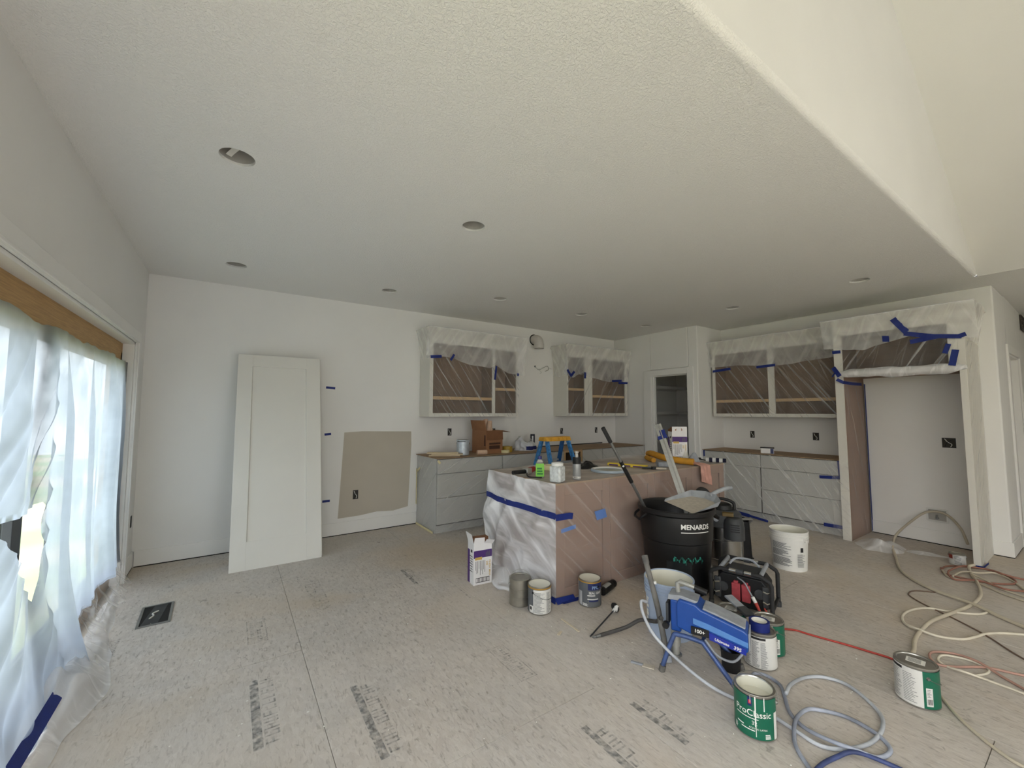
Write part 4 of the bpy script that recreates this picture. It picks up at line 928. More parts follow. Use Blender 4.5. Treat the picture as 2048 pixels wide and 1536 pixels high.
def outlet(label, loc, rz, w=0.055, h=0.095, wires=True):
    """open electrical box with folded wires, front at local y=0 facing -y"""
    t = thing('outlet_box', label, 'outlet box', loc, rz, 'open electrical boxes')
    MB().box(-w / 2, -0.003, -h / 2, -w / 2 + 0.005, 0.0, h / 2).box(w / 2 - 0.005, -0.003, -h / 2, w / 2, 0.0, h / 2).box(-w / 2, -0.003, h / 2 - 0.005, w / 2, 0.0, h / 2).box(-w / 2, -0.003, -h / 2, w / 2, 0.0, -h / 2 + 0.005).build('box_rim', M_dkgrey, t)
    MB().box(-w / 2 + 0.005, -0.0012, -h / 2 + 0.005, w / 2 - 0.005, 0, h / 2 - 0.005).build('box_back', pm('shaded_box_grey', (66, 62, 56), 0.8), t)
    if wires:
        MB().tube([(-w * 0.3, -0.002, h * 0.4), (-w * 0.1, -0.006, h * 0.1), (w * 0.2, -0.006, -h * 0.15), (w * 0.1, -0.003, -h * 0.42)], 0.0035, 5, smooth=4).build('wire', M_white, t)
        MB().tube([(w * 0.3, -0.002, h * 0.4), (w * 0.05, -0.006, h * 0.2), (-w * 0.2, -0.006, -h * 0.1), (-w * 0.3, -0.003, -h * 0.42)], 0.0035, 5, smooth=4).build('wire', M_blk, t)
    return t
Yw = YB - 0.001
outlet('open electrical box low in the bare wall patch', (1.246, YB - 0.0015, 0.445), 0, 0.06, 0.105)
outlet('open electrical box above the paint can on the back counter', (2.456, Yw, 1.15), 0)
outlet('open electrical box behind the cardboard box of roller covers', (3.159, Yw, 1.137), 0)
outlet('open electrical box just behind the step ladder cap', (4.462, Yw, 1.116), 0)
outlet('open electrical box on the back wall by the pantry corner', (5.252, Yw, 1.114), 0)
outlet('open electrical box over the counter beside the pantry return', (XR - 0.001, 3.071, 1.10), -PI / 2, 0.06, 0.10)
outlet('open electrical box over the counter beside the fridge panel', (XR - 0.001, 2.267, 1.108), -PI / 2, 0.07, 0.10)
outlet('square double electrical box inside the fridge recess', (XR - 0.001, 1.045, 1.10), -PI / 2, 0.105, 0.105)
outlet('narrow slot of an electrical box between patio door casing and corner', (XL + 0.001, 5.0, 0.44), PI / 2, 0.05, 0.10, False)
t = thing('water_box', 'recessed fridge water supply box low in the fridge recess', 'valve box', (XR - 0.001, 1.171, 0.31), -PI / 2)
MB().box(-0.085, -0.008, -0.07, -0.07, 0, 0.07).box(0.07, -0.008, -0.07, 0.085, 0, 0.07).box(-0.07, -0.008, 0.055, 0.07, 0, 0.07).box(-0.07, -0.008, -0.07, 0.07, 0, -0.055).build('flange', M_white, t, bevel=0.002)
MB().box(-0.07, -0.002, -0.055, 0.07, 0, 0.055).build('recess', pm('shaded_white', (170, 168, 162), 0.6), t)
MB().cyl((0, -0.002, -0.03), (0, -0.03, -0.03), 0.012).cyl((0, -0.025, -0.03), (0, -0.025, 0.01), 0.008).build('valve', M_steel, t)

t = thing('vent_elbow', 'grey pipe elbow turned down out of a hole high on the back wall', 'pipe', (3.90, YB - 0.001, 2.56))
MB().lathe([(0.088, 0), (0.060, 0.0015), (0.0001, 0.002)], 28, M=Matrix.Rotation(PI / 2, 3, 'X')).build('wall_hole', M_dark, t)
MB().tube([(0, 0.0, 0.0), (0, -0.05, 0.0), (0.004, -0.09, -0.015), (0.006, -0.115, -0.045), (0.006, -0.12, -0.085)], 0.072, 24, smooth=4).build('elbow', pm('pale_pvc', (206, 202, 196), 0.5, var=0.03), t)
MB().lathe([(0.079, 0), (0.079, 0.075), (0.070, 0.075), (0.070, 0.0), (0.079, 0.0)], 28, c=(0.006, -0.12, -0.15)).build('collar', MATS['pale_pvc'], t)
MB().lathe([(0.0695, 0.02), (0.0001, 0.02)], 24, c=(0.006, -0.12, -0.15)).build('mouth', M_dark, t)
t = thing('hood_wires', 'frayed cable tail poking out of the back wall below the vent elbow', 'wires', (3.95, YB - 0.001, 2.10))
for k, pts in enumerate([[(-0.03, 0, 0.04), (0, -0.03, 0.0), (0.08, -0.05, 0.01), (0.15, -0.05, 0.05), (0.2, -0.05, 0.035), (0.27, -0.05, 0.015)], [(-0.03, 0, 0.04), (0.02, -0.03, -0.01), (0.1, -0.05, 0.025), (0.18, -0.05, 0.055), (0.2, -0.05, 0.0), (0.14, -0.05, -0.03)], [(-0.03, 0, 0.04), (0.02, -0.03, -0.01), (0.06, -0.05, -0.05), (0.03, -0.05, -0.075)]]):
    MB().tube(pts, 0.0045, 6, smooth=5).build('wire', [M_white, pm('grey_jacket', (140, 138, 130), 0.6), M_white][k], t)
MB().lathe([(0.016, 0), (0.0001, 0.001)], 14, c=(-0.03, -0.0005, 0.04), M=Matrix.Rotation(PI / 2, 3, 'X')).build('wall_hole', M_dark, t)
for (x0, z0, x1, z1, lb) in ((0.885, 1.702, 0.985, 1.694, 'short blue tape strip on the wall beside the top of the leaning door'), (0.885, 1.160, 0.955, 1.166, 'short blue tape strip on the wall at mid height of the leaning door'), (0.885, 0.404, 0.965, 0.404, 'short blue tape strip on the wall near the foot of the leaning door')):
    o = tape(None, [(x0, YB - 0.0008, z0), (x1, YB - 0.0008, z1)], 0.026, (0, -1, 0)); tag(o, lb, 'tape', 'blue tape marks beside the leaning door')

# ---- two door slabs leaning on the back wall
ang = math.atan2(0.50, 2.01)
for k in range(2):
    t = thing('door_slab', ['single-panel white door slab leaning in front on the back wall', 'second white door slab hidden behind the leaning one, only its edges showing'][k], 'door', (0.028 + 0.012 * k, 4.468 + k * 0.046, 0.0), rot=(-ang, 0, 0))
    w, h, th = 0.755, 2.065, 0.038; s = 0.118
    x0, x1, z0, z1 = 0.125, w - 0.135, 0.245, h - 0.125
    MB().box(0, 0, 0, x0, th, h).build('stile', M_door, t, bevel=0.0015)
    MB().box(x1, 0, 0, w, th, h).build('stile', M_door, t, bevel=0.0015)
    MB().box(x0, 0, 0, x1, th, z0).build('rail', M_door, t, bevel=0.0004)
    MB().box(x0, 0, z1, x1, th, h).build('rail', M_door, t, bevel=0.0004)
    MB().box(x0 - 0.005, 0.014, z0 - 0.005, x1 + 0.005, th - 0.012, z1 + 0.005).build('panel', M_door, t)
    MB().prism([(x0, 0), (x0 + 0.006, 0.014), (x0, 0.014)], z0, z1, 'xy').prism([(x1, 0), (x1 - 0.006, 0.014), (x1, 0.014)], z0, z1, 'xy').build('panel_bead', M_door, t)
    for zz in (0.25, 1.75): MB().box(-0.0006, 0.006, zz, 0.0, 0.030, zz + 0.09).build('hinge_mortise', M_door, t)

# ---- floor register opening
t = thing('floor_register', 'open rectangular duct hole in the subfloor near the patio door', 'register', (-0.385, 3.865, 0.0006), 0.03)
MB().box(-0.075, -0.165, 0, 0.075, 0.165, 0.0012).build('duct_shadow', M_dark, t)
MB().box(-0.09, -0.18, 0, -0.075, 0.18, 0.006).box(0.075, -0.18, 0, 0.09, 0.18, 0.006).box(-0.075, 0.165, 0, 0.075, 0.18, 0.006).box(-0.075, -0.18, 0, 0.075, -0.165, 0.006).build('duct_rim', M_steel, t)
MB().prism([(-0.07, -0.16), (0.02, -0.16), (0.055, 0.16), (-0.02, 0.16)], 0.0013, 0.0022).build('duct_wall', pm('duct_metal', (70, 74, 78), 0.45, 0.8, var=0.2), t)
MB().tube([(-0.03, -0.06, 0.004), (-0.01, -0.02, 0.006), (-0.02, 0.02, 0.005), (0.01, 0.05, 0.006)], 0.005, 5, smooth=3).build('debris', M_paper, t)
# ================================================================ PAINT CANS AND BUCKETS
M_tin = pm('tin_plate', (178, 176, 170), 0.32, 0.95, var=0.08, vscale=18)
M_tinold = pm('dull_tin', (160, 156, 146), 0.42, 0.85, var=0.15, vscale=14)
M_green = pm('green_label', (14, 96, 72), 0.4, var=0.05)
M_lblw = pm('white_label', (214, 213, 208), 0.5, var=0.04, vscale=8)
M_lblg = pm('charcoal_label', (92, 95, 99), 0.45, var=0.05)
M_ink2 = pm('label_ink', (92, 94, 96), 0.6)
M_inkb = pm('label_black', (22, 22, 24), 0.55)
M_cream = pm('cream_paint', (226, 224, 210), 0.35, var=0.03, vscale=6, spec=0.5)
M_paintw = pm('white_paint', (232, 231, 226), 0.35, var=0.02, spec=0.5)
M_gold = pm('amber_lid_band', (196, 152, 70), 0.4, 0.3, var=0.1)
M_navy = pm('navy_label', (30, 42, 92), 0.45)
M_wire = pm('bail_wire', (150, 150, 146), 0.35, 0.9)
def lines(t, r, z0, z1, a0, a1, n, seed, mat=None, h=0.0022, name='fine_print', cols=1):
    b = MB(); rnd = random.Random(seed)
    for c_ in range(cols):
        b0 = a0 + (a1 - a0) * c_ / cols; b1 = a0 + (a1 - a0) * (c_ + 0.9) / cols
        for i in range(n):
            z = z1 - (i + 0.5) * (z1 - z0) / n; e = b0 + (b1 - b0) * rnd.uniform(0.55, 1.0)
            sector(b, r, z - h / 2, z + h / 2, b0, e, 6)
    o = b.build(name, mat or M_ink2, t); o['kind'] = 'stuff'; return o
def can(label, loc, face, r=0.0825, h=0.19, body=None, lid='closed', bail='down', group=None, ribs=False, band=None, name='paint_can', cat='paint can', bail_ang=None):
    """gallon paint can; face = world angle the label front looks toward"""
    t = thing(name, label, cat, loc, face, group)
    body = body or M_tin; rb = r - 0.0015
    prof = [(0.0001, 0.001), (rb - 0.004, 0.001), (rb - 0.003, 0.004), (r, 0.0045), (r, 0.008), (rb, 0.009)]
    if ribs: prof += [(rb, h * 0.33), (r, h * 0.335), (r, h * 0.345), (rb, h * 0.35), (rb, h * 0.62), (r, h * 0.625), (r, h * 0.635), (rb, h * 0.64)]
    prof += [(rb, h - 0.009), (r, h - 0.008), (r + 0.0005, h - 0.002), (r - 0.001, h)]
    if lid == 'open': prof += [(r - 0.010, h), (r - 0.012, h - 0.004), (r - 0.004, h - 0.006), (r - 0.004, 0.012), (0.0001, 0.011)]
    else: prof += [(r - 0.006, h - 0.001)]
    MB().lathe(prof, 40).build('body', body, t)
    if lid == 'closed': MB().lathe([(r - 0.0055, h - 0.0005), (r - 0.008, h + 0.0005), (r - 0.012, h - 0.001), (r - 0.014, h - 0.005), (0.0001, h - 0.0055)], 40).build('lid', M_tinold if body is not M_tin else M_tin, t)
    elif lid == 'paint': MB().lathe([(r - 0.0055, h - 0.002), (r - 0.014, h - 0.005), (0.0001, h - 0.0055)], 40).build('lid', M_cream, t)
    else: MB().lathe([(r - 0.0045, h - 0.05), (0.0001, h - 0.052)], 36).build('paint', M_cream, t); MB().lathe([(r - 0.0042, h - 0.006), (r - 0.0046, h - 0.05)], 36).build('paint_film', M_cream, t)
    if band: MB().lathe([(r + 0.0002, h - 0.017), (r + 0.0022, h - 0.016), (r + 0.0022, h - 0.010), (r + 0.0002, h - 0.009)], 40).build('rim_band', band, t)
    ea = PI / 2 if bail_ang is None else bail_ang
    for s_ in (0, PI):
        a = ea + s_; d = Vector((math.cos(a), math.sin(a), 0))
        MB().cyl(d * (r - 0.002) + V(0, 0, h * 0.78), d * (r + 0.006) + V(0, 0, h * 0.78), 0.010, 0.006, 14).build('ear', M_wire if not band else M_blk, t)
    if bail:
        ex = Vector((math.cos(ea), math.sin(ea), 0)); ny = Vector((-math.sin(ea), math.cos(ea), 0))
        tilt = {'down': -1.25, 'side': -1.0, 'up': 0.95, 'over': 1.35}[bail]; pts = []
        for i in range(17):
            q = PI * i / 16; l = (r + 0.008) * math.sin(q); rr = (r + 0.009) * math.cos(q)
            pts.append(ex * rr + ny * (l * math.cos(tilt) * (1.35 if tilt < 0 else 1)) + V(0, 0, h * 0.78 + l * math.sin(tilt)) + (ny * 0.03 * math.sin(q) if tilt < 0 else Vector((0, 0, 0))))
        if tilt < 0:
            pts = []
            for i in range(17):
                q = PI * i / 16; a = ea + q; dz = 0.62 * r * math.sin(q) * 0.9
                pts.append(Vector((math.cos(a), math.sin(a), 0)) * (r + 0.004) + V(0, 0, h * 0.78 - dz))
        MB().tube(pts, 0.0016, 6).build('bail', M_wire, t)
    return t
def cam_ang(x, y): return math.atan2(-y, -x)
def lettering(t, txt, size, r, a, z, mat, bold=0.0):
    return wrap(text_mb(txt, size, bold), r, a, z).build('lettering', mat, t, smooth=False, fixn=False)
def label_wrap(t, r, z0, z1, a0, a1, mat, n=20, name='label'): return sector(MB(), r, z0, z1, a0, a1, n).build(name, mat, t)

# open trim enamel can, nearest the hose coil
x, y = 2.007, 0.997
t = can('open green trim enamel can half full of white paint with drips down its label', (x, y, 0), cam_ang(x, y), lid='open', bail='up', bail_ang=PI / 2 - 0.15)
r = 0.0825
label_wrap(t, r + 0.0006, 0.010, 0.178, -1.75, 1.25, M_green, 40)
label_wrap(t, r + 0.0010, 0.010, 0.120, 0.98, 1.24, M_lblw, 6, 'side_label')
label_wrap(t, r + 0.0009, 0.140, 0.178, -0.36, -0.14, M_navy, 6, 'brand_patch')
label_wrap(t, r + 0.0012, 0.150, 0.166, -0.31, -0.19, pm('logo_red', (190, 50, 70), 0.5), 5, 'brand_mark')
lettering(t, 'ProClassic', 0.036, r + 0.0011, -0.12, 0.112, M_paintw, 0.0002)
lines(t, r + 0.0011, 0.088, 0.094, -1.0, 0.75, 1, 41, M_paintw, 0.003)
lettering(t, '32', 0.022, r + 0.0011, -0.05, 0.073, pm('pale_grey_ink', (190, 196, 190), 0.6), 0.0004)
lettering(t, 'ACRYLIC LATEX', 0.010, r + 0.0011, 0.12, 0.052, M_paintw); lines(t, r + 0.0011, 0.050, 0.056, -0.95, -0.45, 1, 42, M_paintw, 0.005)
lines(t, r + 0.0011, 0.039, 0.045, -0.7, 0.6, 1, 43, M_paintw, 0.004)
lines(t, r + 0.0011, 0.018, 0.040, -1.15, -0.85, 5, 4, M_paintw); lines(t, r + 0.0011, 0.016, 0.036, 0.45, 0.78, 4, 5, M_paintw, 0.003)
b = MB()
for a, z0, w in ((0.02, 0.02, 0.03), (0.42, 0.13, 0.045), (-0.22, 0.155, 0.02), (0.0, 0.06, 0.05)): sector(b, r + 0.0016, z0, 0.186, a - w / 2, a + w / 2, 4)
b.build('paint_drip', M_paintw, t)['kind'] = 'stuff'

def sw_can(label, x, y, face, h=0.19, white=True, rr=0.0825, lid_lbl=True, bail='down'):
    t = can(label, (x, y, 0), face, r=rr, h=h, bail=bail, bail_ang=0.62)
    label_wrap(t, rr + 0.0006, 0.010, h - 0.012, 0.35, 4.2, M_green, 40)
    if white:
        label_wrap(t, rr + 0.0007, 0.010, h - 0.012, -2.0, 0.36, M_lblw, 24)
        lines(t, rr + 0.0010, 0.02, h - 0.035, -1.25, 0.20, 17, int(x * 100), cols=2)
        label_wrap(t, rr + 0.0011, h - 0.030, h - 0.018, -1.35, -0.55, M_inkb, 8, 'hazard_strip')
    label_wrap(t, rr + 0.0011, 0.022, 0.105, 0.48, 0.80, M_lblw, 6, 'barcode_label')
    b = MB()
    for k in range(9): sector(b, rr + 0.0015, 0.030, 0.055, 0.52 + k * 0.027, 0.52 + k * 0.027 + 0.006 + 0.009 * (k % 3), 2)
    b.build('barcode', M_inkb, t)['kind'] = 'stuff'
    lines(t, rr + 0.0014, 0.062, 0.10, 0.52, 0.77, 6, 9)
    if lid_lbl:
        MB().box(-0.03, -0.035, h - 0.0052, 0.025, 0.035, h - 0.0046).build('lid_sticker', M_paper, t)
        b = MB()
        for k in range(5): b.box(-0.022 + k * 0.009, -0.028, h - 0.0046, -0.018 + k * 0.009, 0.02, h - 0.0044)
        b.build('sticker_print', M_ink2, t)['kind'] = 'stuff'
    return t
sw_can('closed can with green and white label standing alone by the beige hoses', 2.871, 0.639, cam_ang(2.871, 0.639) - 0.10)
x, y = 2.545, 1.225
t = can('dented can in a crinkled white label with a roll of blue tape on its lid', (x, y, 0), cam_ang(x, y), bail='down', bail_ang=1.5)
label_wrap(t, 0.0832, 0.008, 0.175, -2.4, 2.0, M_lblw, 40)
lines(t, 0.0837, 0.012, 0.150, -1.0, 0.55, 24, 33, cols=3)
label_wrap(t, 0.0838, 0.160, 0.172, -1.2, 0.35, M_inkb, 14, 'hazard_strip')
sw_can('closed can with green and white label behind the blue taped can', 2.715, 1.255, cam_ang(2.715, 1.255) - 0.08)
sw_can('closed green can with a paper sticker on its lid behind the sprayer', 2.66, 1.445, cam_ang(2.66, 1.445) - 0.25, white=False)
o = thing('tape_roll', 'thick roll of dark blue painter tape resting on a can lid', 'tape roll', (2.548, 1.225, 0.1855))
MB().lathe([(0.040, 0), (0.052, 0), (0.052, 0.048), (0.040, 0.048), (0.040, 0.0)], 32).build('tape', pm('dark_blue_tape', (16, 34, 110), 0.45), o)
MB().lathe([(0.037, 0.001), (0.040, 0.001), (0.040, 0.047), (0.037, 0.047), (0.037, 0.001)], 32).build('core', M_paper, o)
MB().lathe([(0.037, 0.030), (0.0001, 0.030)], 32).build('core_plug', M_paper, o)
# island group of primer cans
x, y = 1.836, 2.592
can('bare ribbed steel paint can beside the island corner', (x, y, 0), cam_ang(x, y), body=M_tinold, bail='over', ribs=True, bail_ang=PI / 2 + 0.3)
def primer_can(label, x, y, face, back):
    t = can(label, (x, y, 0), face, lid='paint', band=M_gold, bail='down', body=M_tinold, bail_ang=0.9 if not back else -0.6)
    r = 0.0825
    label_wrap(t, r + 0.0006, 0.009, 0.172, 0, 2 * PI - 0.01, M_lblg, 44)
    if back:
        label_wrap(t, r + 0.0010, 0.010, 0.170, -0.55, 1.35, M_lblw, 20, 'back_label'); lines(t, r + 0.0013, 0.015, 0.155, -0.48, 0.55, 26, 8, cols=1); lines(t, r + 0.0013, 0.015, 0.155, 0.62, 1.2, 26, 18, cols=1)
        label_wrap(t, r + 0.0010, 0.012, 0.060, -1.0, -0.58, M_lblw, 6, 'barcode_label'); MB().lathe([(r + 0.0014, 0.03), (r + 0.0014, 0.052)], 4, a0=-0.92, a1=-0.72).build('barcode', M_inkb, t)
    else:
        label_wrap(t, r + 0.0010, 0.125, 0.172, -0.05, 1.5, M_navy, 16, 'navy_band')
        label_wrap(t, r + 0.0010, 0.012, 0.110, -1.05, -0.62, pm('grey_panel', (176, 178, 180), 0.5), 8, 'side_panel'); label_wrap(t, r + 0.0010, 0.010, 0.170, -1.6, -1.2, M_lblw, 8, 'side_panel')
        lettering(t, 'PPG', 0.030, r + 0.0014, 0.62, 0.142, pm('brand_blue', (150, 178, 214), 0.5), 0.0004)
        lettering(t, 'SEAL GRIP', 0.022, r + 0.0014, 0.62, 0.105, M_paintw, 0.0004)
        lines(t, r + 0.0014, 0.083, 0.093, -0.1, 0.95, 1, 44, M_paintw, 0.007)
        label_wrap(t, r + 0.0012, 0.058, 0.066, -0.1, 0.9, M_lblw, 10, 'stripe'); label_wrap(t, r + 0.0012, 0.044, 0.056, 0.05, 0.9, M_navy, 10, 'stripe')
        lines(t, r + 0.0013, 0.012, 0.032, -0.55, 0.1, 4, 3, M_paintw, 0.003)
    return t
primer_can('charcoal primer can showing its white back label near the island corner', 1.885, 2.418, cam_ang(1.885, 2.418), True)
primer_can('charcoal and navy SEAL primer can by the island front', 2.265, 2.295, cam_ang(2.265, 2.295) - 0.12, False)
# black spray can lying on its side
t = thing('spray_can', 'black spray can lying on its side behind the navy primer can', 'spray can', (2.43, 2.33, 0.033), 0.30)
R = Matrix.Rotation(PI / 2, 3, 'Y')
MB().lathe([(0.0001, 0), (0.030, 0.001), (0.032, 0.005), (0.032, 0.155), (0.027, 0.168)], 24, M=R).build('body', M_blk, t)
MB().lathe([(0.0325, 0.02), (0.0325, 0.12)], 10, M=R, a0=2.2, a1=3.9).build('label', pm('grey_label', (150, 150, 146), 0.5), t)
MB().lathe([(0.029, 0.166), (0.030, 0.170), (0.030, 0.205), (0.027, 0.212), (0.0001, 0.213)], 24, M=R).build('cap', M_blk, t)
# small can by the fridge panel
x, y = 5.70, 0.93
t = can('small dented quart can with a red label corner at the foot of the fridge panel', (x, y, 0), cam_ang(x, y), r=0.056, h=0.105, bail=None, body=M_tinold)
label_wrap(t, 0.0566, 0.006, 0.095, -1.7, 1.7, pm('silver_label', (196, 196, 194), 0.4, 0.3, var=0.2, vscale=20), 24); label_wrap(t, 0.0570, 0.058, 0.094, -1.3, -0.55, pm('rust_red', (120, 36, 20), 0.5), 8, 'red_panel')
lines(t, 0.0571, 0.015, 0.09, -0.35, 0.7, 7, 21, h=0.004)

# ---- five gallon buckets
def bucket(label, loc, face, r0, r1, h, mat, inner, bail=False):
    t = thing('plastic_bucket', label, 'bucket', loc, face)
    k = lambda z: r0 + (r1 - r0) * z / h
    prof = [(0.0001, 0.004), (r0 - 0.01, 0.004), (r0, 0.0), (r0 + 0.0005, 0.006), (k(h * 0.72), h * 0.72), (k(h * 0.72) + 0.006, h * 0.722), (k(h * 0.80) + 0.006, h * 0.80), (k(h * 0.80), h * 0.802), (k(h * 0.84), h * 0.84), (k(h * 0.84) + 0.007, h * 0.842), (k(h * 0.86) + 0.007, h * 0.86), (k(h * 0.86), h * 0.862),
            (k(h * 0.90), h * 0.90), (k(h * 0.90) + 0.005, h * 0.902), (k(h * 0.92) + 0.005, h * 0.92), (k(h * 0.92), h * 0.922), (r1, h - 0.012), (r1 + 0.004, h - 0.010), (r1 + 0.004, h), (r1 - 0.003, h), (r1 - 0.005, h - 0.006)]
    MB().lathe(prof, 48).build('body', mat, t)
    MB().lathe([(r1 - 0.005, h - 0.006), (r0 - 0.004, 0.012), (0.0001, 0.010)], 48).build('inside', inner, t)
    for a in (0.9, 0.9 + PI):
        d = Vector((math.cos(a), math.sin(a), 0)); MB().cyl(d * (k(h * 0.78) - 0.002) + V(0, 0, h * 0.80), d * (k(h * 0.78) + 0.02) + V(0, 0, h * 0.80), 0.016, 0.012, 14).build('ear', mat, t)
    return t
x, y = 2.409, 1.716
t = bucket('pale blue-grey bucket coated with dried white paint behind the sprayer', (x, y, 0), cam_ang(x, y), 0.134, 0.151, 0.345, pm('bucket_blue_grey', (170, 184, 206), 0.5, var=0.06, vscale=5), M_cream)
b = MB()
for k in range(7): sector(b, 0.1462, 0.06 + k * 0.026, 0.06 + k * 0.026 + 0.012 + 0.006 * (k % 3), -1.25, -1.02 - 0.05 * (k % 2), 4)
b.build('faded_print', M_paintw, t)['kind'] = 'stuff'
x, y = 4.323, 1.787
t = bucket('white joint compound bucket with printed instructions on the open floor', (x, y, 0), cam_ang(x, y), 0.134, 0.151, 0.345, pm('bucket_white', (228, 227, 222), 0.45, var=0.02), M_cream)
for (a0, a1, z0, z1, n) in ((-1.0, 0.28, 0.19, 0.245, 7), (-1.0, 0.28, 0.13, 0.185, 8), (-1.0, 0.28, 0.045, 0.12, 10), (0.42, 0.95, 0.045, 0.16, 12)): lines(t, 0.148, z0, z1, a0, a1, n, int(a0 * 10 + z0 * 100), h=0.0036)
MB().lathe([(0.1485, 0.175), (0.1485, 0.215)], 4, a0=0.62, a1=0.78).build('hazard_symbol', M_inkb, t)
# black cup under the sprayer
t = thing('plastic_cup', 'black drip cup on the floor under the sprayer', 'cup', (2.345, 1.285, 0))
MB().lathe([(0.0001, 0.002), (0.045, 0.002), (0.052, 0.11), (0.054, 0.112), (0.050, 0.112), (0.044, 0.008), (0.0001, 0.006)], 28).build('cup', M_blk, t)
# ================================================================ TOOLS ON THE FLOOR
M_rubber = pm('worn_black_rubber', (34, 34, 35), 0.7, var=0.3, vscale=12, bump=0.1, bscale=60)
M_alu = pm('dusty_aluminium', (176, 176, 170), 0.45, 0.6, var=0.08, vscale=10, stretch=(1, 1, 6))
M_sprayblue = pm('sprayer_blue', (26, 72, 150), 0.35, var=0.08, vscale=14)
M_sprayblue2 = pm('sprayer_light_blue', (84, 132, 194), 0.4, var=0.08, vscale=14)
M_dustgrey = pm('dusty_grey_plastic', (150, 154, 160), 0.7, var=0.15, vscale=22)
M_frame = pm('blue_frame_tube', (72, 92, 140), 0.4, 0.4, var=0.3, vscale=16)
M_chrome = pm('brushed_steel', (190, 190, 188), 0.22, 1.0, var=0.06, vscale=8, stretch=(1, 1, 0.2))
M_dirtytube = pm('paint_crusted_tube', (104, 102, 98), 0.7, var=0.35, vscale=14)

# ---- airless sprayer; local x runs along the machine from pump end to motor end
sp = thing('airless_sprayer', 'blue airless paint sprayer on a bent tube stand beside the open green can', 'paint sprayer', (2.045, 1.425, 0.0), math.atan2(-0.318, 0.14))
tilt = 0.0
def body_prof(zb): return [(0.0, 0.235), (0.0, 0.36), (0.015, 0.385), (0.10, 0.375), (0.125, 0.355), (0.20, 0.335), (0.33, 0.300), (0.345, 0.285), (0.345, 0.20), (0.33, 0.185), (0.12, 0.225), (0.07, 0.215)]
MB().prism(body_prof(0), 0.045, 0.195, 'xz').build('motor_housing', M_sprayblue, sp, bevel=0.008, seg=3)
MB().prism([(0.085, 0.275), (0.345, 0.222), (0.345, 0.246), (0.16, 0.292), (0.085, 0.305)], 0.040, 0.200, 'xz').build('side_stripe', M_sprayblue2, sp, bevel=0.002)
MB().prism([(0.13, 0.352), (0.20, 0.336), (0.33, 0.302), (0.335, 0.308), (0.205, 0.346), (0.135, 0.362)], 0.06, 0.18, 'xz').build('dusty_top', M_dustgrey, sp, bevel=0.003)
MB().box(-0.035, 0.06, 0.20, 0.02, 0.18, 0.37).build('drive_housing', M_sprayblue, sp, bevel=0.010, seg=3)
MB().prism([(-0.05, 0.365), (0.09, 0.37), (0.11, 0.385), (0.02, 0.40), (-0.045, 0.392)], 0.065, 0.175, 'xz').build('shroud_top', M_dustgrey, sp, bevel=0.004)
MB().box(0.075, 0.036, 0.222, 0.165, 0.0445, 0.262).build('badge', M_blk, sp, bevel=0.001)
MB().prism([(0.165, 0.215), (0.335, 0.185), (0.335, 0.214), (0.165, 0.252)], 0.036, 0.0445, 'xz').build('name_plate', pm('name_plate_blue', (30, 48, 150), 0.4), sp, bevel=0.001)
place(text_mb('100+', 0.026, 0.0005), (0.118, 0.0355, 0.243), (1, 0, -0.06), (0.06, 0, 1)).build('lettering', M_paintw, sp, smooth=False, fixn=False)
place(text_mb('Ultimate', 0.020, 0.0003), (0.225, 0.0355, 0.220), (1, 0, -0.19), (0.19, 0, 1)).build('lettering', M_paintw, sp, smooth=False, fixn=False)
place(text_mb('395', 0.024, 0.0006), (0.297, 0.0355, 0.207), (1, 0, -0.19), (0.19, 0, 1)).build('lettering', M_paintw, sp, smooth=False, fixn=False)
MB().box(0.345, 0.06, 0.195, 0.352, 0.18, 0.285).build('end_vent', M_dustgrey, sp, bevel=0.003)
h_ = MB().tube([(0.0, 0.12, 0.38), (-0.005, 0.12, 0.445), (0.01, 0.12, 0.455), (0.085, 0.12, 0.440)], 0.013, 10).build('handle', M_alu, sp)
MB().tube([(0.085, 0.12, 0.440), (0.15, 0.12, 0.424)], 0.016, 12).build('grip', M_blk, h_)
MB().cyl((-0.02, 0.12, 0.21), (-0.02, 0.12, 0.10), 0.026, n=18).cyl((-0.02, 0.12, 0.10), (-0.02, 0.12, 0.055), 0.019, n=18).build('pump_cylinder', M_alu, sp)
MB().cyl((-0.02, 0.12, 0.055), (-0.02, 0.12, 0.045), 0.030, n=18).build('pump_nut', M_steel, sp)
MB().box(-0.065, 0.085, 0.215, -0.050, 0.155, 0.335).build('pump_cover', M_dkgrey, sp, bevel=0.003)
MB().cyl((-0.055, 0.05, 0.235), (-0.055, 0.025, 0.235), 0.018, n=16).build('pressure_knob', M_blk, sp)
for yy in (0.0, 0.24):
    o = MB().tube([(-0.075, yy, 0.013), (-0.02, yy + (0.03 if yy == 0 else -0.03), 0.175), (0.005, yy + (0.035 if yy == 0 else -0.035), 0.20), (0.12, yy + (0.035 if yy == 0 else -0.035), 0.195), (0.15, yy + (0.03 if yy == 0 else -0.03), 0.175), (0.30, yy, 0.013)], 0.0125, 10, smooth=3).build('stand_tube', M_frame, sp)
    MB().cyl((-0.075, yy, 0.001), (-0.068, yy, 0.032), 0.017, n=14).build('foot_cap', M_dirtytube, o)
    MB().cyl((0.30, yy, 0.001), (0.292, yy, 0.032), 0.017, n=14).build('foot_cap', M_dirtytube, o)
MB().tube([(0.13, 0.04, 0.19), (0.13, 0.12, 0.185), (0.13, 0.20, 0.19)], 0.010, 8).build('cross_tube', M_frame, sp)
MB().tube([(0.14, 0.06, 0.20), (0.2, 0.05, 0.14), (0.27, 0.06, 0.125), (0.31, 0.08, 0.16), (0.32, 0.09, 0.19)], 0.006, 8, smooth=5).build('power_cord', M_dustgrey, sp)
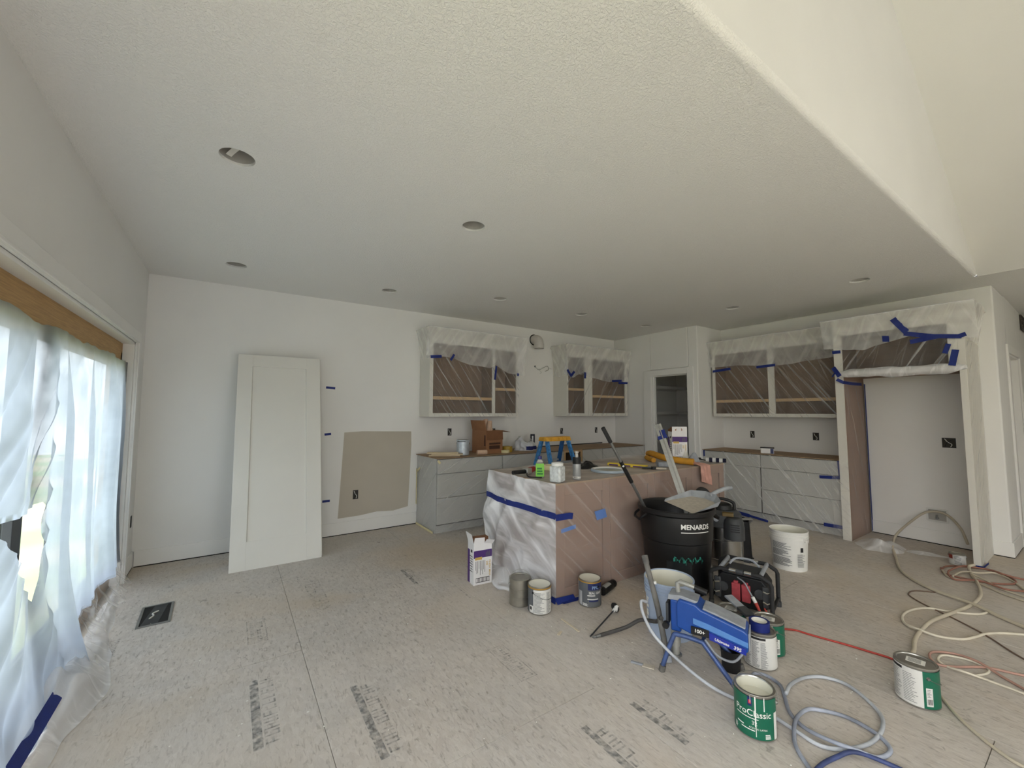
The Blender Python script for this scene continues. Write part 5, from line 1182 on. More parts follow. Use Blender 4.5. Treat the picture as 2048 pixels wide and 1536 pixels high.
# suction tube standing up beside the pump, return line curling to the floor
SPM = Matrix.Translation(sp.location) @ Matrix.Rotation(sp.rotation_euler[2], 4, 'Z')
def on_sprayer(o):
    o.parent = sp; o.matrix_parent_inverse = SPM.inverted(); return o
o = on_sprayer(MB().tube([(2.115, 1.53, 0.030), (2.155, 1.615, 0.25), (2.205, 1.735, 0.48)], 0.0165, 12, smooth=6).build('suction_tube', M_dirtytube)); o['label'] = 'long paint-crusted suction tube leaning up over the pale bucket'
MB().tube([(2.109, 1.52, 0.004), (2.115, 1.53, 0.035)], 0.024, 14).build('strainer', M_dustgrey, o)
MB().tube([(2.203, 1.73, 0.47), (2.212, 1.75, 0.51)], 0.020, 12).build('end_fitting', M_dirtytube, o)
MB().cyl((2.18, 1.68, 0.37), (2.20, 1.655, 0.375), 0.010).build('clip', M_white, o)
o = on_sprayer(MB().tube([(1.985, 1.925, 0.012), (2.06, 1.91, 0.014), (2.16, 1.86, 0.04), (2.225, 1.80, 0.09), (2.22, 1.68, 0.13), (2.15, 1.60, 0.20), (2.10, 1.55, 0.235)], 0.0115, 9, smooth=6).build('return_hose', pm('grey_black_hose', (70, 68, 66), 0.7, var=0.2)))
MB().cyl((1.985, 1.925, 0.012), (1.955, 1.932, 0.010), 0.010).cyl((1.955, 1.932, 0.010), (1.935, 1.938, 0.008), 0.006).build('end_fitting', M_steel, o)
t = thing('spray_gun_tip', 'thin steel rod with a round black valve end lying on the floor', 'spray tip', (0, 0, 0))
MB().cyl((1.93, 1.955, 0.008), (2.28, 2.075, 0.030), 0.005, n=8).build('rod', M_dkgrey, t)
MB().lathe([(0.0001, 0), (0.03, 0.001), (0.034, 0.008), (0.030, 0.018), (0.0001, 0.02)], 24, c=(2.30, 2.09, 0.034), M=Matrix.Rotation(1.35, 3, 'Y')).build('valve_disc', M_blk, t)
MB().cyl((2.285, 2.065, 0.030), (2.31, 2.075, 0.052), 0.014).cyl((2.27, 2.07, 0.030), (2.29, 2.08, 0.034), 0.010).build('valve_body', M_white, t)

# ---- hoses and cords on the floor
def floor_hose(name, label, pts, r, mat, cat='hose', z=None, lift=()):
    P = [Vector((p[0], p[1], r + 0.0005 if len(p) < 3 else p[2])) for p in pts]
    o = MB().tube(P, r, 8, smooth=7).build(name, mat, None, angle=180)
    return tag(o, label, cat)
M_hose = pm('paint_smeared_hose', (176, 180, 186), 0.6, var=0.28, vscale=9)
M_hoseb = pm('navy_spray_hose', (56, 68, 112), 0.5, var=0.35, vscale=12)
M_hosem = pm('smeared_navy_hose', (150, 156, 170), 0.55, var=0.42, vscale=7)
M_beige = pm('beige_tubing', (196, 186, 166), 0.55, var=0.08, vscale=8)
M_pink = pm('dusty_pink_cord', (178, 140, 126), 0.65, var=0.15, vscale=10)
M_red = pm('red_air_hose', (176, 62, 52), 0.5, var=0.2, vscale=10)
o = floor_hose('spray_hose', 'white paint-smeared spray hose arching from the sprayer and coiling on the floor', [(2.06, 1.62, 0.31), (2.01, 1.62, 0.325), (1.985, 1.585, 0.27), (2.01, 1.53, 0.17), (2.055, 1.40, 0.075), (2.085, 1.25, 0.022), (2.115, 1.12, 0.010), (2.14, 1.0, 0.010), (2.13, 0.89, 0.010), (2.123, 0.792, 0.010), (2.189, 0.725, 0.010), (2.316, 0.677, 0.010), (2.471, 0.674, 0.010), (2.593, 0.722, 0.010), (2.698, 0.859, 0.010), (2.677, 0.96, 0.010), (2.584, 1.018, 0.012), (2.432, 1.024, 0.028), (2.328, 1.005, 0.030)], 0.0085, M_hose)
for k_ in ('label', 'category'): del o[k_]
on_sprayer(o)
floor_hose('spray_hose', 'navy and white hose coil running out past the open green can', [(1.86, 0.66, 0.010), (1.964, 0.779, 0.010), (2.016, 0.833, 0.010), (2.077, 0.871, 0.010), (2.182, 0.905, 0.024), (2.289, 0.904, 0.026), (2.366, 0.876, 0.012), (2.417, 0.795, 0.010), (2.413, 0.702, 0.010), (2.377, 0.639, 0.010), (2.326, 0.614, 0.010), (2.247, 0.634, 0.010), (2.197, 0.686, 0.026), (2.165, 0.77, 0.026), (2.182, 0.869, 0.010), (2.23, 0.948, 0.010), (2.324, 1.008, 0.010), (2.406, 1.065, 0.012), (2.429, 1.14, 0.012), (2.38, 1.18, 0.02), (2.30, 1.16, 0.02)], 0.0085, M_hosem)
floor_hose('spray_hose', 'dark blue end of hose leaving the coil toward the open floor', [(1.80, 0.70), (1.908, 0.745), (2.008, 0.750), (2.112, 0.73), (2.181, 0.69, 0.024), (2.243, 0.61), (2.259, 0.50), (2.25, 0.38)], 0.0085, M_hoseb)
floor_hose('supply_hose', 'beige water tube springing in an arc from the floor up to the fridge valve box', [(6.20, 0.93, 0.10), (6.28, 0.99, 0.24), (6.34, 1.10, 0.345), (6.33, 1.24, 0.34), (6.26, 1.36, 0.22), (6.05, 1.44, 0.09), (5.75, 1.40, 0.03), (5.45, 1.31, 0.013), (5.048, 1.187, 0.013), (4.829, 1.058, 0.013), (4.678, 0.899, 0.013), (4.567, 0.697, 0.022), (4.453, 0.533, 0.013), (4.381, 0.43, 0.013), (4.30, 0.33, 0.013)], 0.0115, M_beige)
floor_hose('supply_hose', 'thick beige tube snaking from behind the lone green can to the fridge panel', [(3.03, 0.745), (3.378, 0.76), (3.535, 0.786), (3.711, 0.799), (3.947, 0.784, 0.026), (4.268, 0.739), (4.53, 0.692), (4.783, 0.677), (4.999, 0.70), (5.204, 0.748, 0.024), (5.404, 0.80), (5.58, 0.84, 0.03), (5.62, 0.81, 0.05)], 0.0115, M_beige)
floor_hose('electrical_cord', 'cream cord looping on the floor among the beige tubes', [(4.491, 0.603), (4.391, 0.642), (4.292, 0.75), (4.228, 0.859), (4.09, 0.915), (3.929, 0.926), (3.796, 0.885), (3.742, 0.813, 0.02), (3.759, 0.721), (3.836, 0.63), (3.937, 0.59), (4.052, 0.558), (4.151, 0.502), (4.242, 0.419), (4.294, 0.33)], 0.008, pm('cream_cord', (214, 206, 188), 0.6, var=0.1), 'cord')
floor_hose('electrical_cord', 'thin dark cord crossing the floor between the beige tubes', [(4.658, 0.895), (4.562, 0.994), (4.444, 1.005), (4.362, 0.954), (4.279, 0.861), (4.173, 0.709), (4.038, 0.556), (3.908, 0.452), (3.836, 0.386), (3.775, 0.32)], 0.0045, pm('brown_thin_cord', (112, 92, 78), 0.7), 'cord')
floor_hose('electrical_cord', 'pinkish cord doubled in a flat loop beside the lone green can', [(3.66, 0.30), (3.595, 0.366), (3.528, 0.495), (3.392, 0.595), (3.348, 0.656), (3.415, 0.697), (3.497, 0.696), (3.573, 0.623), (3.546, 0.527, 0.018), (3.484, 0.433), (3.422, 0.352), (3.36, 0.28)], 0.0065, M_pink, 'cord')
floor_hose('electrical_cord', 'dusty cream cord twined into the flat pink loop', [(3.34, 0.27), (3.365, 0.347), (3.373, 0.476), (3.346, 0.558, 0.018), (3.363, 0.615), (3.402, 0.659), (3.48, 0.663), (3.525, 0.629), (3.553, 0.558), (3.525, 0.489), (3.461, 0.481), (3.381, 0.511)], 0.006, MATS['cream_cord'], 'cord')
floor_hose('electrical_cord', 'beige cord leading from the lone green can out along the floor', [(2.985, 0.575), (2.931, 0.545), (2.837, 0.484), (2.747, 0.401), (2.692, 0.33), (2.675, 0.28), (2.65, 0.22)], 0.007, M_beige, 'cord')
floor_hose('air_hose', 'thin red cord from the jobsite radio charger to the lone green can', [(3.03, 1.42, 0.10), (3.02, 1.34, 0.02), (3.096, 1.26), (3.113, 1.179), (3.159, 1.028), (3.184, 0.92), (3.20, 0.80), (3.12, 0.72), (2.99, 0.68)], 0.006, M_red, 'cord')
for k, (pts, lb) in enumerate((([(5.382, 0.986), (5.557, 0.957), (5.70, 0.80), (5.72, 0.72), (5.66, 0.643), (5.538, 0.572), (5.412, 0.571), (5.302, 0.657), (5.256, 0.762), (5.239, 0.876), (5.271, 0.948), (5.38, 0.985, 0.02)], 'red-brown tube coil lying before the fridge panel'),
                           ([(5.22, 0.888), (5.408, 0.856, 0.02), (5.486, 0.763, 0.02), (5.596, 0.689, 0.02), (5.536, 0.599), (5.318, 0.506), (5.109, 0.413), (5.0, 0.36)], 'cream tube cutting across the coil by the fridge panel'),
                           ([(5.38, 0.807, 0.03), (5.295, 0.711, 0.02), (5.186, 0.617), (5.116, 0.49), (5.06, 0.36)], 'short beige tube end leaving the coil by the fridge panel'),
                           ([(5.306, 0.966, 0.02), (5.171, 0.895), (5.209, 0.756), (5.071, 0.605), (4.995, 0.48), (4.93, 0.36)], 'beige tube fanning out of the coil along the floor'),
                           ([(5.76, 0.40), (5.635, 0.532), (5.582, 0.645, 0.03), (5.66, 0.742, 0.02), (5.582, 0.866, 0.03), (5.399, 0.91, 0.03), (5.23, 0.915, 0.03), (5.145, 0.861), (5.198, 0.726, 0.03), (5.161, 0.589, 0.02), (5.203, 0.517, 0.02), (5.295, 0.48)], 'brown looped tube on top of the coil by the fridge panel'))):
    floor_hose('coiled_tube', lb, pts, 0.0075, [pm('rust_tube', (150, 104, 88), 0.6, var=0.15), M_beige, M_beige, M_beige, MATS['rust_tube']][k], 'hose')

# ---- black trash barrel with things standing in it
TX, TY = 3.085, 2.115
t = thing('trash_barrel', 'big black trash barrel with white lettering standing against the island', 'trash can', (TX, TY, 0), cam_ang(TX, TY))
HB, RT, RB = 0.655, 0.285, 0.235
k = lambda z: RB + (RT - RB) * z / HB
prof = [(0.0001, 0.012), (RB - 0.02, 0.012), (RB - 0.012, 0.0), (RB, 0.008), (k(0.20), 0.20), (k(0.20) + 0.004, 0.206), (k(0.40), 0.40), (k(0.40) + 0.008, 0.408), (k(0.52) + 0.006, 0.52), (k(0.56) + 0.004, 0.56), (RT - 0.004, HB - 0.05), (RT + 0.004, HB - 0.045), (RT + 0.016, HB - 0.035), (RT + 0.018, HB - 0.008), (RT + 0.012, HB), (RT, HB - 0.002), (RT - 0.008, HB - 0.02), (RB - 0.008, 0.03), (0.0001, 0.025)]
M_bar = pm('barrel_black', (17, 17, 18), 0.42, var=0.25, vscale=9, spec=0.5)
MB().lathe(prof, 56).build('body', M_bar, t)
for a in (-1.15, 1.95):
    d = Vector((math.cos(a), math.sin(a), 0)); n_ = Vector((-d.y, d.x, 0)); rr = k(0.52) + 0.006
    MB().tube([d * rr + n_ * 0.085 + V(0, 0, 0.60), d * (rr + 0.035) + n_ * 0.075 + V(0, 0, 0.575), d * (rr + 0.045) + n_ * 0.055 + V(0, 0, 0.555), d * (rr + 0.045) - n_ * 0.055 + V(0, 0, 0.555), d * (rr + 0.035) - n_ * 0.075 + V(0, 0, 0.575), d * rr - n_ * 0.085 + V(0, 0, 0.60)], 0.010, 8).build('handle', M_bar, t)
wrap(text_mb('MENARDS', 0.052, 0.0012), k(0.56) + 0.010, 0.52, 0.545).build('lettering', M_paintw, t, smooth=False, fixn=False)
b = MB(); sector(b, k(0.5) + 0.0095, 0.500, 0.506, 0.12, 0.95, 14); b.build('underline', M_paintw, t)
b = MB(); rnd = random.Random(5)
for i in range(34):
    a = -0.1 + i * 0.026; z = 0.30 + 0.012 * math.sin(i * 0.9); hh = rnd.uniform(0.004, 0.016); sector(b, k(z) + 0.0065, z - hh * rnd.uniform(0.5, 2.4), z + hh * 0.4, a, a + rnd.uniform(0.006, 0.03), 2)
b.build('paint_smear', pm('teal_smear', (30, 120, 104), 0.5, var=0.2), t)['kind'] = 'stuff'
label_wrap(t, k(0.25) + 0.004, 0.12, 0.36, -0.30, 0.42, pm('barrel_sheen', (22, 26, 28), 0.3), 12, 'sheen_patch')  # slightly lighter glossy patch, a sheen put into the barrel's colour
# extension pole
t = thing('extension_pole', 'black and steel painting pole standing in the trash barrel', 'pole', (0, 0, 0))
A = Vector((2.905, 2.255, 0.58)); B = Vector((2.40, 2.27, 1.300)); P = lambda f: A + (B - A) * f
MB().cyl(A, P(0.42), 0.0125, n=12).build('lower_tube', M_steel, t); MB().cyl(P(0.38), P(0.62), 0.0165, n=12).build('lock_sleeve', M_blk, t)
MB().cyl(P(0.62), P(0.86), 0.012, n=12).build('upper_tube', M_steel, t); MB().cyl(P(0.84), P(1.0), 0.0165, n=12).build('grip', M_rubber, t)
MB().cyl(P(0.56), P(0.56) + V(-0.02, -0.015, 0.01), 0.008).build('lock_button', M_white, t)
# aluminium straightedge
t = thing('straightedge', 'long aluminium straightedge with blue tape leaning out of the barrel', 'straightedge', (0, 0, 0))
A = Vector((3.30, 2.10, 0.45)); B = Vector((3.42, 2.52, 1.305)); d = (B - A).normalized(); sx = d.cross(Vector((-0.84, -0.54, 0))).normalized(); sy = sx.cross(d).normalized()
def bar(b, p, q, w, th, off=0.0, offn=0.0):
    for s0 in (p, q):
        for (i, j) in ((-1, -1), (1, -1), (1, 1), (-1, 1)): b.v.append(tuple(s0 + sx * (w / 2 * i + off) + sy * (th / 2 * j + offn)))
    kk = len(b.v) - 8
    for qd in ((3, 2, 1, 0), (4, 5, 6, 7), (0, 1, 5, 4), (1, 2, 6, 5), (2, 3, 7, 6), (3, 0, 4, 7)): b.f.append(tuple(kk + i for i in qd))
    return b
bar(MB(), A, B, 0.062, 0.010).build('blade', M_alu, t, bevel=0.001); bar(MB(), A, B, 0.010, 0.020, 0.006, 0.003).build('spine', M_chrome, t, bevel=0.001)
bar(MB(), A + (B - A) * 0.84, A + (B - A) * 0.93, 0.05, 0.016, 0.018).build('tape_wrap', M_tape, t); bar(MB(), A + (B - A) * 0.84, A + (B - A) * 0.875, 0.085, 0.015, 0.004).build('tape_wrap', M_tape, t)
# dustpan lying across the rim
t = thing('dustpan', 'grey dustpan full of dust lying across the barrel rim', 'dustpan', (3.17, 2.02, 0.665), math.atan2(0.02, 1.0) - 0.35, rot=(0.08, -0.10, -0.30))
b = MB(); W_, D_ = 0.15, 0.27
b.v = [(-0.14, -W_ - 0.02, 0.0), (-0.14, W_ + 0.02, 0.0), (0.12, W_, 0.006), (0.17, 0.05, 0.008), (0.17, -0.05, 0.008), (0.12, -W_, 0.006)]; b.f = [(0, 1, 2, 3, 4, 5)]
M_pan = pm('grey_dustpan', (158, 162, 166), 0.6, var=0.2, vscale=14); M_dust = pm('drywall_dust', (190, 182, 168), 0.95, var=0.12, vscale=30)
b.build('tray', M_dust, t, smooth=False)
b = MB(); lo = [(-0.14, W_ + 0.02, 0.0), (0.12, W_, 0.006), (0.17, 0.05, 0.008), (0.17, -0.05, 0.008), (0.12, -W_, 0.006), (-0.14, -W_ - 0.02, 0.0)]
hi = [(-0.12, W_ + 0.035, 0.012), (0.135, W_ + 0.02, 0.055), (0.20, 0.06, 0.062), (0.20, -0.06, 0.062), (0.135, -W_ - 0.02, 0.055), (-0.12, -W_ - 0.035, 0.012)]
b.v = lo + hi; b.f = [(i, i + 1, i + 7, i + 6) for i in range(5)]
b.build('rim_wall', M_pan, t, smooth=False)
MB().tube([(0.185, 0, 0.04), (0.25, 0, 0.062), (0.35, 0, 0.078), (0.41, 0, 0.074)], 0.017, 10, smooth=4).build('handle', M_pan, t)
# loose board leaning on the barrel
t = thing('trim_board', 'narrow grey board leaning upright against the black barrel', 'board', (0, 0, 0))
A = Vector((3.262, 1.90, 0.0)); B = Vector((3.26, 2.03, 0.50)); d = (B - A).normalized(); sx = Vector((0.54, -0.84, 0)); sx = (sx - d * sx.dot(d)).normalized(); sy = sx.cross(d).normalized(); A = A + d * 0.002
bar(MB(), A, B, 0.050, 0.010).build('board', pm('grey_board', (172, 168, 158), 0.7, var=0.08), t, bevel=0.001)

# ---- wet/dry vacuum
t = thing('shop_vacuum', 'stainless wet-dry vacuum with a black head behind the barrel', 'vacuum', (3.80, 2.12, 0.0), cam_ang(3.80, 2.12))
RV = 0.165
MB().lathe([(0.0001, 0.045), (RV - 0.004, 0.045), (RV, 0.05), (RV, 0.10), (RV + 0.004, 0.103), (RV + 0.004, 0.111), (RV, 0.114), (RV, 0.27), (RV + 0.004, 0.273), (RV + 0.004, 0.283), (RV, 0.286), (RV, 0.40)], 40).build('tank', M_chrome, t)
MB().lathe([(RV + 0.002, 0.39), (RV + 0.010, 0.40), (RV + 0.010, 0.425), (RV, 0.435), (RV - 0.01, 0.50), (RV - 0.05, 0.535), (0.0001, 0.54)], 40).build('motor_head', M_dkgrey, t)
MB().lathe([(0.085, 0.535), (0.08, 0.57), (0.06, 0.585), (0.0001, 0.585)], 28).build('motor_cap', M_blk, t)
MB().tube([(0.02, -0.10, 0.54), (0.02, -0.09, 0.60), (0.02, 0.0, 0.625), (0.02, 0.09, 0.60), (0.02, 0.10, 0.54)], 0.014, 10, smooth=4).build('carry_handle', M_blk, t)
MB().lathe([(0.0001, 0.085), (0.055, 0.08), (0.075, 0.055), (0.082, 0.0), (0.082, -0.10), (0.0001, -0.10)], 28, c=(RV + 0.01, 0.09, 0.415)).build('filter_box', M_dkgrey, t)
for i in range(4): MB().box(RV + 0.085, 0.06, 0.39 + i * 0.018, RV + 0.094, 0.13, 0.398 + i * 0.018).build('vent_slot', M_blk, t)
MB().cyl((RV - 0.01, -0.05, 0.47), (RV + 0.015, -0.05, 0.47), 0.022).build('switch', M_dustgrey, t)
MB().box(RV - 0.05, 0.0, 0.50, RV + 0.01, 0.09, 0.53).build('brand_plate', pm('dull_gold_plate', (104, 84, 40), 0.5), t, bevel=0.004)
for a in (0.6, 2.2, 3.8, 5.4):
    d = Vector((math.cos(a), math.sin(a), 0)) * 0.15
    o = MB().cyl(d + V(0, 0, 0.045), d * 1.15 + V(0, 0, 0.03), 0.022, n=12).build('caster_arm', M_blk, t); MB().lathe([(0.0001, -0.012), (0.022, -0.012), (0.022, 0.012), (0.0001, 0.012)], 18, c=tuple(d * 1.15 + V(0, 0, 0.0225)), M=Matrix.Rotation(PI / 2, 3, 'X')).build('caster_wheel', M_blk, o)
MB().tube([(-0.10, -0.06, 0.50), (-0.09, -0.12, 0.64), (-0.06, -0.17, 0.68), (-0.02, -0.20, 0.66), (0.0, -0.205, 0.60)], 0.026, 12, smooth=5).build('suction_hose', M_rubber, t)
# black canvas tool bag beyond the vacuum
t = thing('tool_bag', 'upright black canvas tool pouch standing beyond the vacuum', 'bag', (4.20, 2.18, 0.0), -0.54)
def bagf(u, v):
    a = 2 * PI * u; w = 0.115 * (1 - 0.18 * v) + 0.008 * nz(math.cos(a) * 2, math.sin(a) * 2, v * 3); d = 0.075 * (1 - 0.1 * v)
    return (w * math.copysign(abs(math.cos(a)) ** 0.7, math.cos(a)), d * math.copysign(abs(math.sin(a)) ** 0.7, math.sin(a)), 0.001 + v * 0.36 + 0.012 * v * math.sin(2 * a))
MB().grid(32, 12, bagf).build('bag', pm('black_canvas', (26, 26, 27), 0.85, var=0.35, vscale=14), t, angle=180)
MB().tube([(0.085, -0.03, 0.33), (0.095, -0.06, 0.375), (0.02, -0.075, 0.385), (-0.06, -0.07, 0.375), (-0.085, -0.03, 0.335)], 0.012, 8, smooth=4).build('handle', pm('grey_strap', (120, 118, 112), 0.8), t)
MB().box(-0.10, -0.07, 0.002, 0.10, 0.07, 0.012).build('base', M_blk, t)

# ---- jobsite radio in a tubular roll cage
t = thing('jobsite_radio', 'black jobsite radio charger with roll cage handles and two red batteries', 'radio', (3.20, 1.635, 0.0), math.atan2(-0.27, -0.96) + PI / 2)
# local: x to the right seen from its front, front at -y
Wd_, Dp = 0.185, 0.13
MB().prism([(-0.165, 0.05), (-0.165, 0.19), (-0.13, 0.235), (0.13, 0.235), (0.165, 0.19), (0.165, 0.05), (0.13, 0.02), (-0.13, 0.02)], -0.10, 0.11, 'xz').build('body', M_blk, t, bevel=0.008, seg=3)
MB().prism([(-0.13, 0.236), (-0.10, 0.262), (0.10, 0.262), (0.13, 0.236)], -0.09, 0.10, 'xz').build('top_deck', M_dkgrey, t, bevel=0.004)
for i in (-1, 1):
    MB().box(i * 0.032 - 0.028, -0.125, 0.065, i * 0.032 + 0.028, -0.098, 0.185).build('battery', pm('dusty_red', (170, 66, 74), 0.7, var=0.15, vscale=30), t, bevel=0.006)
    MB().box(i * 0.032 - 0.014, -0.122, 0.185, i * 0.032 + 0.014, -0.10, 0.20).build('battery_latch', MATS['dusty_red'], t, bevel=0.003)
    for (yy, zz) in ((-0.14, 0.265), (0.14, 0.275)): pass
    MB().lathe([(0.0001, -0.012), (0.030, -0.010), (0.034, 0.0), (0.034, 0.01), (0.0001, 0.012)], 22, c=(i * 0.118, -0.10, 0.14), M=Matrix.Rotation(PI / 2, 3, 'X')).build('speaker', M_dkgrey, t)
    MB().box(i * 0.155 - 0.022, -0.115, 0.055, i * 0.155 + 0.022, -0.095, 0.20).build('side_guard', M_dkgrey, t, bevel=0.006)
    MB().tube([(i * 0.14, -0.12, 0.17), (i * 0.165, -0.128, 0.165), (i * 0.185, -0.12, 0.17)], 0.006, 6).build('guard_bar', M_chrome, t)
    MB().tube([(i * 0.14, -0.12, 0.10), (i * 0.165, -0.128, 0.092), (i * 0.185, -0.12, 0.10)], 0.006, 6).build('guard_bar', M_chrome, t)
for (yy, zt) in ((-0.135, 0.275), (0.135, 0.285)):
    o = MB().tube([(-0.195, yy, 0.015), (-0.195, yy, zt - 0.05), (-0.185, yy, zt - 0.03), (-0.13, yy, zt), (0.13, yy, zt), (0.185, yy, zt - 0.03), (0.195, yy, zt - 0.05), (0.195, yy, 0.015)], 0.0145, 10).build('cage_tube', M_rubber, t)
    for x0 in (-0.068, 0.03): MB().cyl((x0, yy, zt), (x0 + 0.045, yy, zt), 0.0152, n=12).build('chrome_sleeve', M_chrome, o)
    MB().cyl((-0.022, yy, zt), (0.022, yy, zt), 0.019, n=14).build('handle_boss', M_dkgrey, o)
    for x0 in (-0.195, 0.195): MB().cyl((x0, yy, 0.0), (x0, yy, 0.035), 0.019, n=12).build('foot', M_dkgrey, o)
for x0 in (-0.13, 0.13): MB().cyl((x0, -0.135, 0.275), (x0, 0.135, 0.285), 0.014, n=10).build('cross_bar', M_dustgrey, t)
for x0 in (-0.195, 0.195): MB().cyl((x0, -0.135, 0.06), (x0, 0.135, 0.06), 0.012, n=10).build('cross_bar', M_blk, t)
MB().tube([(-0.02, -0.11, 0.225), (0.03, -0.15, 0.215), (0.06, -0.16, 0.17), (0.085, -0.165, 0.13)], 0.005, 6, smooth=4).build('charge_cord', M_dustgrey, t)
MB().cyl((0.082, -0.165, 0.135), (0.100, -0.165, 0.10), 0.012, n=10).build('white_plug', M_white, t)
MB().cyl((0.100, -0.165, 0.10), (0.125, -0.17, 0.05), 0.013, 0.008, n=10).tube([(0.125, -0.17, 0.05), (0.15, -0.18, 0.012), (0.17, -0.2, 0.008)], 0.006, 6).build('red_plug', M_red, t)
MB().tube([(-0.10, 0.02, 0.27), (-0.06, 0.05, 0.31), (0.04, 0.06, 0.315), (0.10, 0.03, 0.285)], 0.008, 6, smooth=5).build('antenna_loop', M_dustgrey, t)
# paint brush resting on the cans
t = thing('paint_brush', 'dried grey brush resting between the can lids beside the blue tape roll', 'brush', (0, 0, 0))
A = Vector((2.645, 1.345, 0.205)); B = Vector((2.71, 1.49, 0.235)); d = (B - A).normalized(); sx = d.cross(Vector((0, 0, 1))).normalized(); sy = sx.cross(d).normalized()
bar(MB(), A + d * 0.04, B, 0.055, 0.014).build('bristles', M_dustgrey, t, bevel=0.003); bar(MB(), A - d * 0.03, A + d * 0.045, 0.060, 0.018).build('ferrule', M_dkgrey, t, bevel=0.002)
# scraper on floor
t = thing('paint_scraper', 'paint-covered putty knife lying on the floor before the sprayer', 'putty knife', (0, 0, 0))
A = Vector((1.935, 1.64, 0.006)); B = Vector((1.995, 1.525, 0.006)); d = (B - A).normalized(); sx = d.cross(Vector((0, 0, 1))).normalized(); sy = sx.cross(d).normalized()
bar(MB(), A, A + d * 0.07, 0.016, 0.010).build('handle', M_dustgrey, t, bevel=0.003); bar(MB(), A + d * 0.065, B, 0.034, 0.006).build('blade', M_dust, t, bevel=0.001)
# wood slivers and crumbs
o = MB().box(-0.095, -0.006, 0, 0.095, 0.006, 0.004).build('wood_sliver', pm('pale_sliver', (206, 194, 172), 0.8)); o.location = (1.925, 2.14, 0.0005); o.rotation_euler = (0, 0, -1.65); tag(o, 'long thin wood sliver lying on the floor in front of the cans', 'wood scrap')
o = MB().box(-0.025, -0.008, 0, 0.025, 0.008, 0.004).build('wood_sliver', MATS['pale_sliver']); o.location = (1.80, 2.10, 0.0005); o.rotation_euler = (0, 0, 0.5); tag(o, 'short pale wood chip on the floor near the long sliver', 'wood scrap')
b = MB(); rnd = random.Random(11)
for i in range(260):
    x, y = rnd.uniform(-0.4, 3.4), rnd.uniform(0.6, 4.4); s_ = rnd.uniform(0.0015, 0.0045); a = rnd.uniform(0, PI)
    if IX0 - 0.1 < x < IX1 and IY0 - 0.1 < y < IY1: continue
    b.v += [(x + s_ * math.cos(a + q) * (1.8 if q in (0, PI) else 1), y + s_ * math.sin(a + q), 0.0008) for q in (0, PI / 2, PI, 3 * PI / 2)] + [(x, y, 0.0008 + s_)]
    kk = len(b.v) - 5; b.f += [(kk, kk + 1, kk + 4), (kk + 1, kk + 2, kk + 4), (kk + 2, kk + 3, kk + 4), (kk + 3, kk, kk + 4), (kk + 3, kk + 2, kk + 1, kk)]
tag(b.build('plaster_crumbs', M_paper), 'scattered white plaster crumbs over the subfloor', 'debris', kind='stuff')
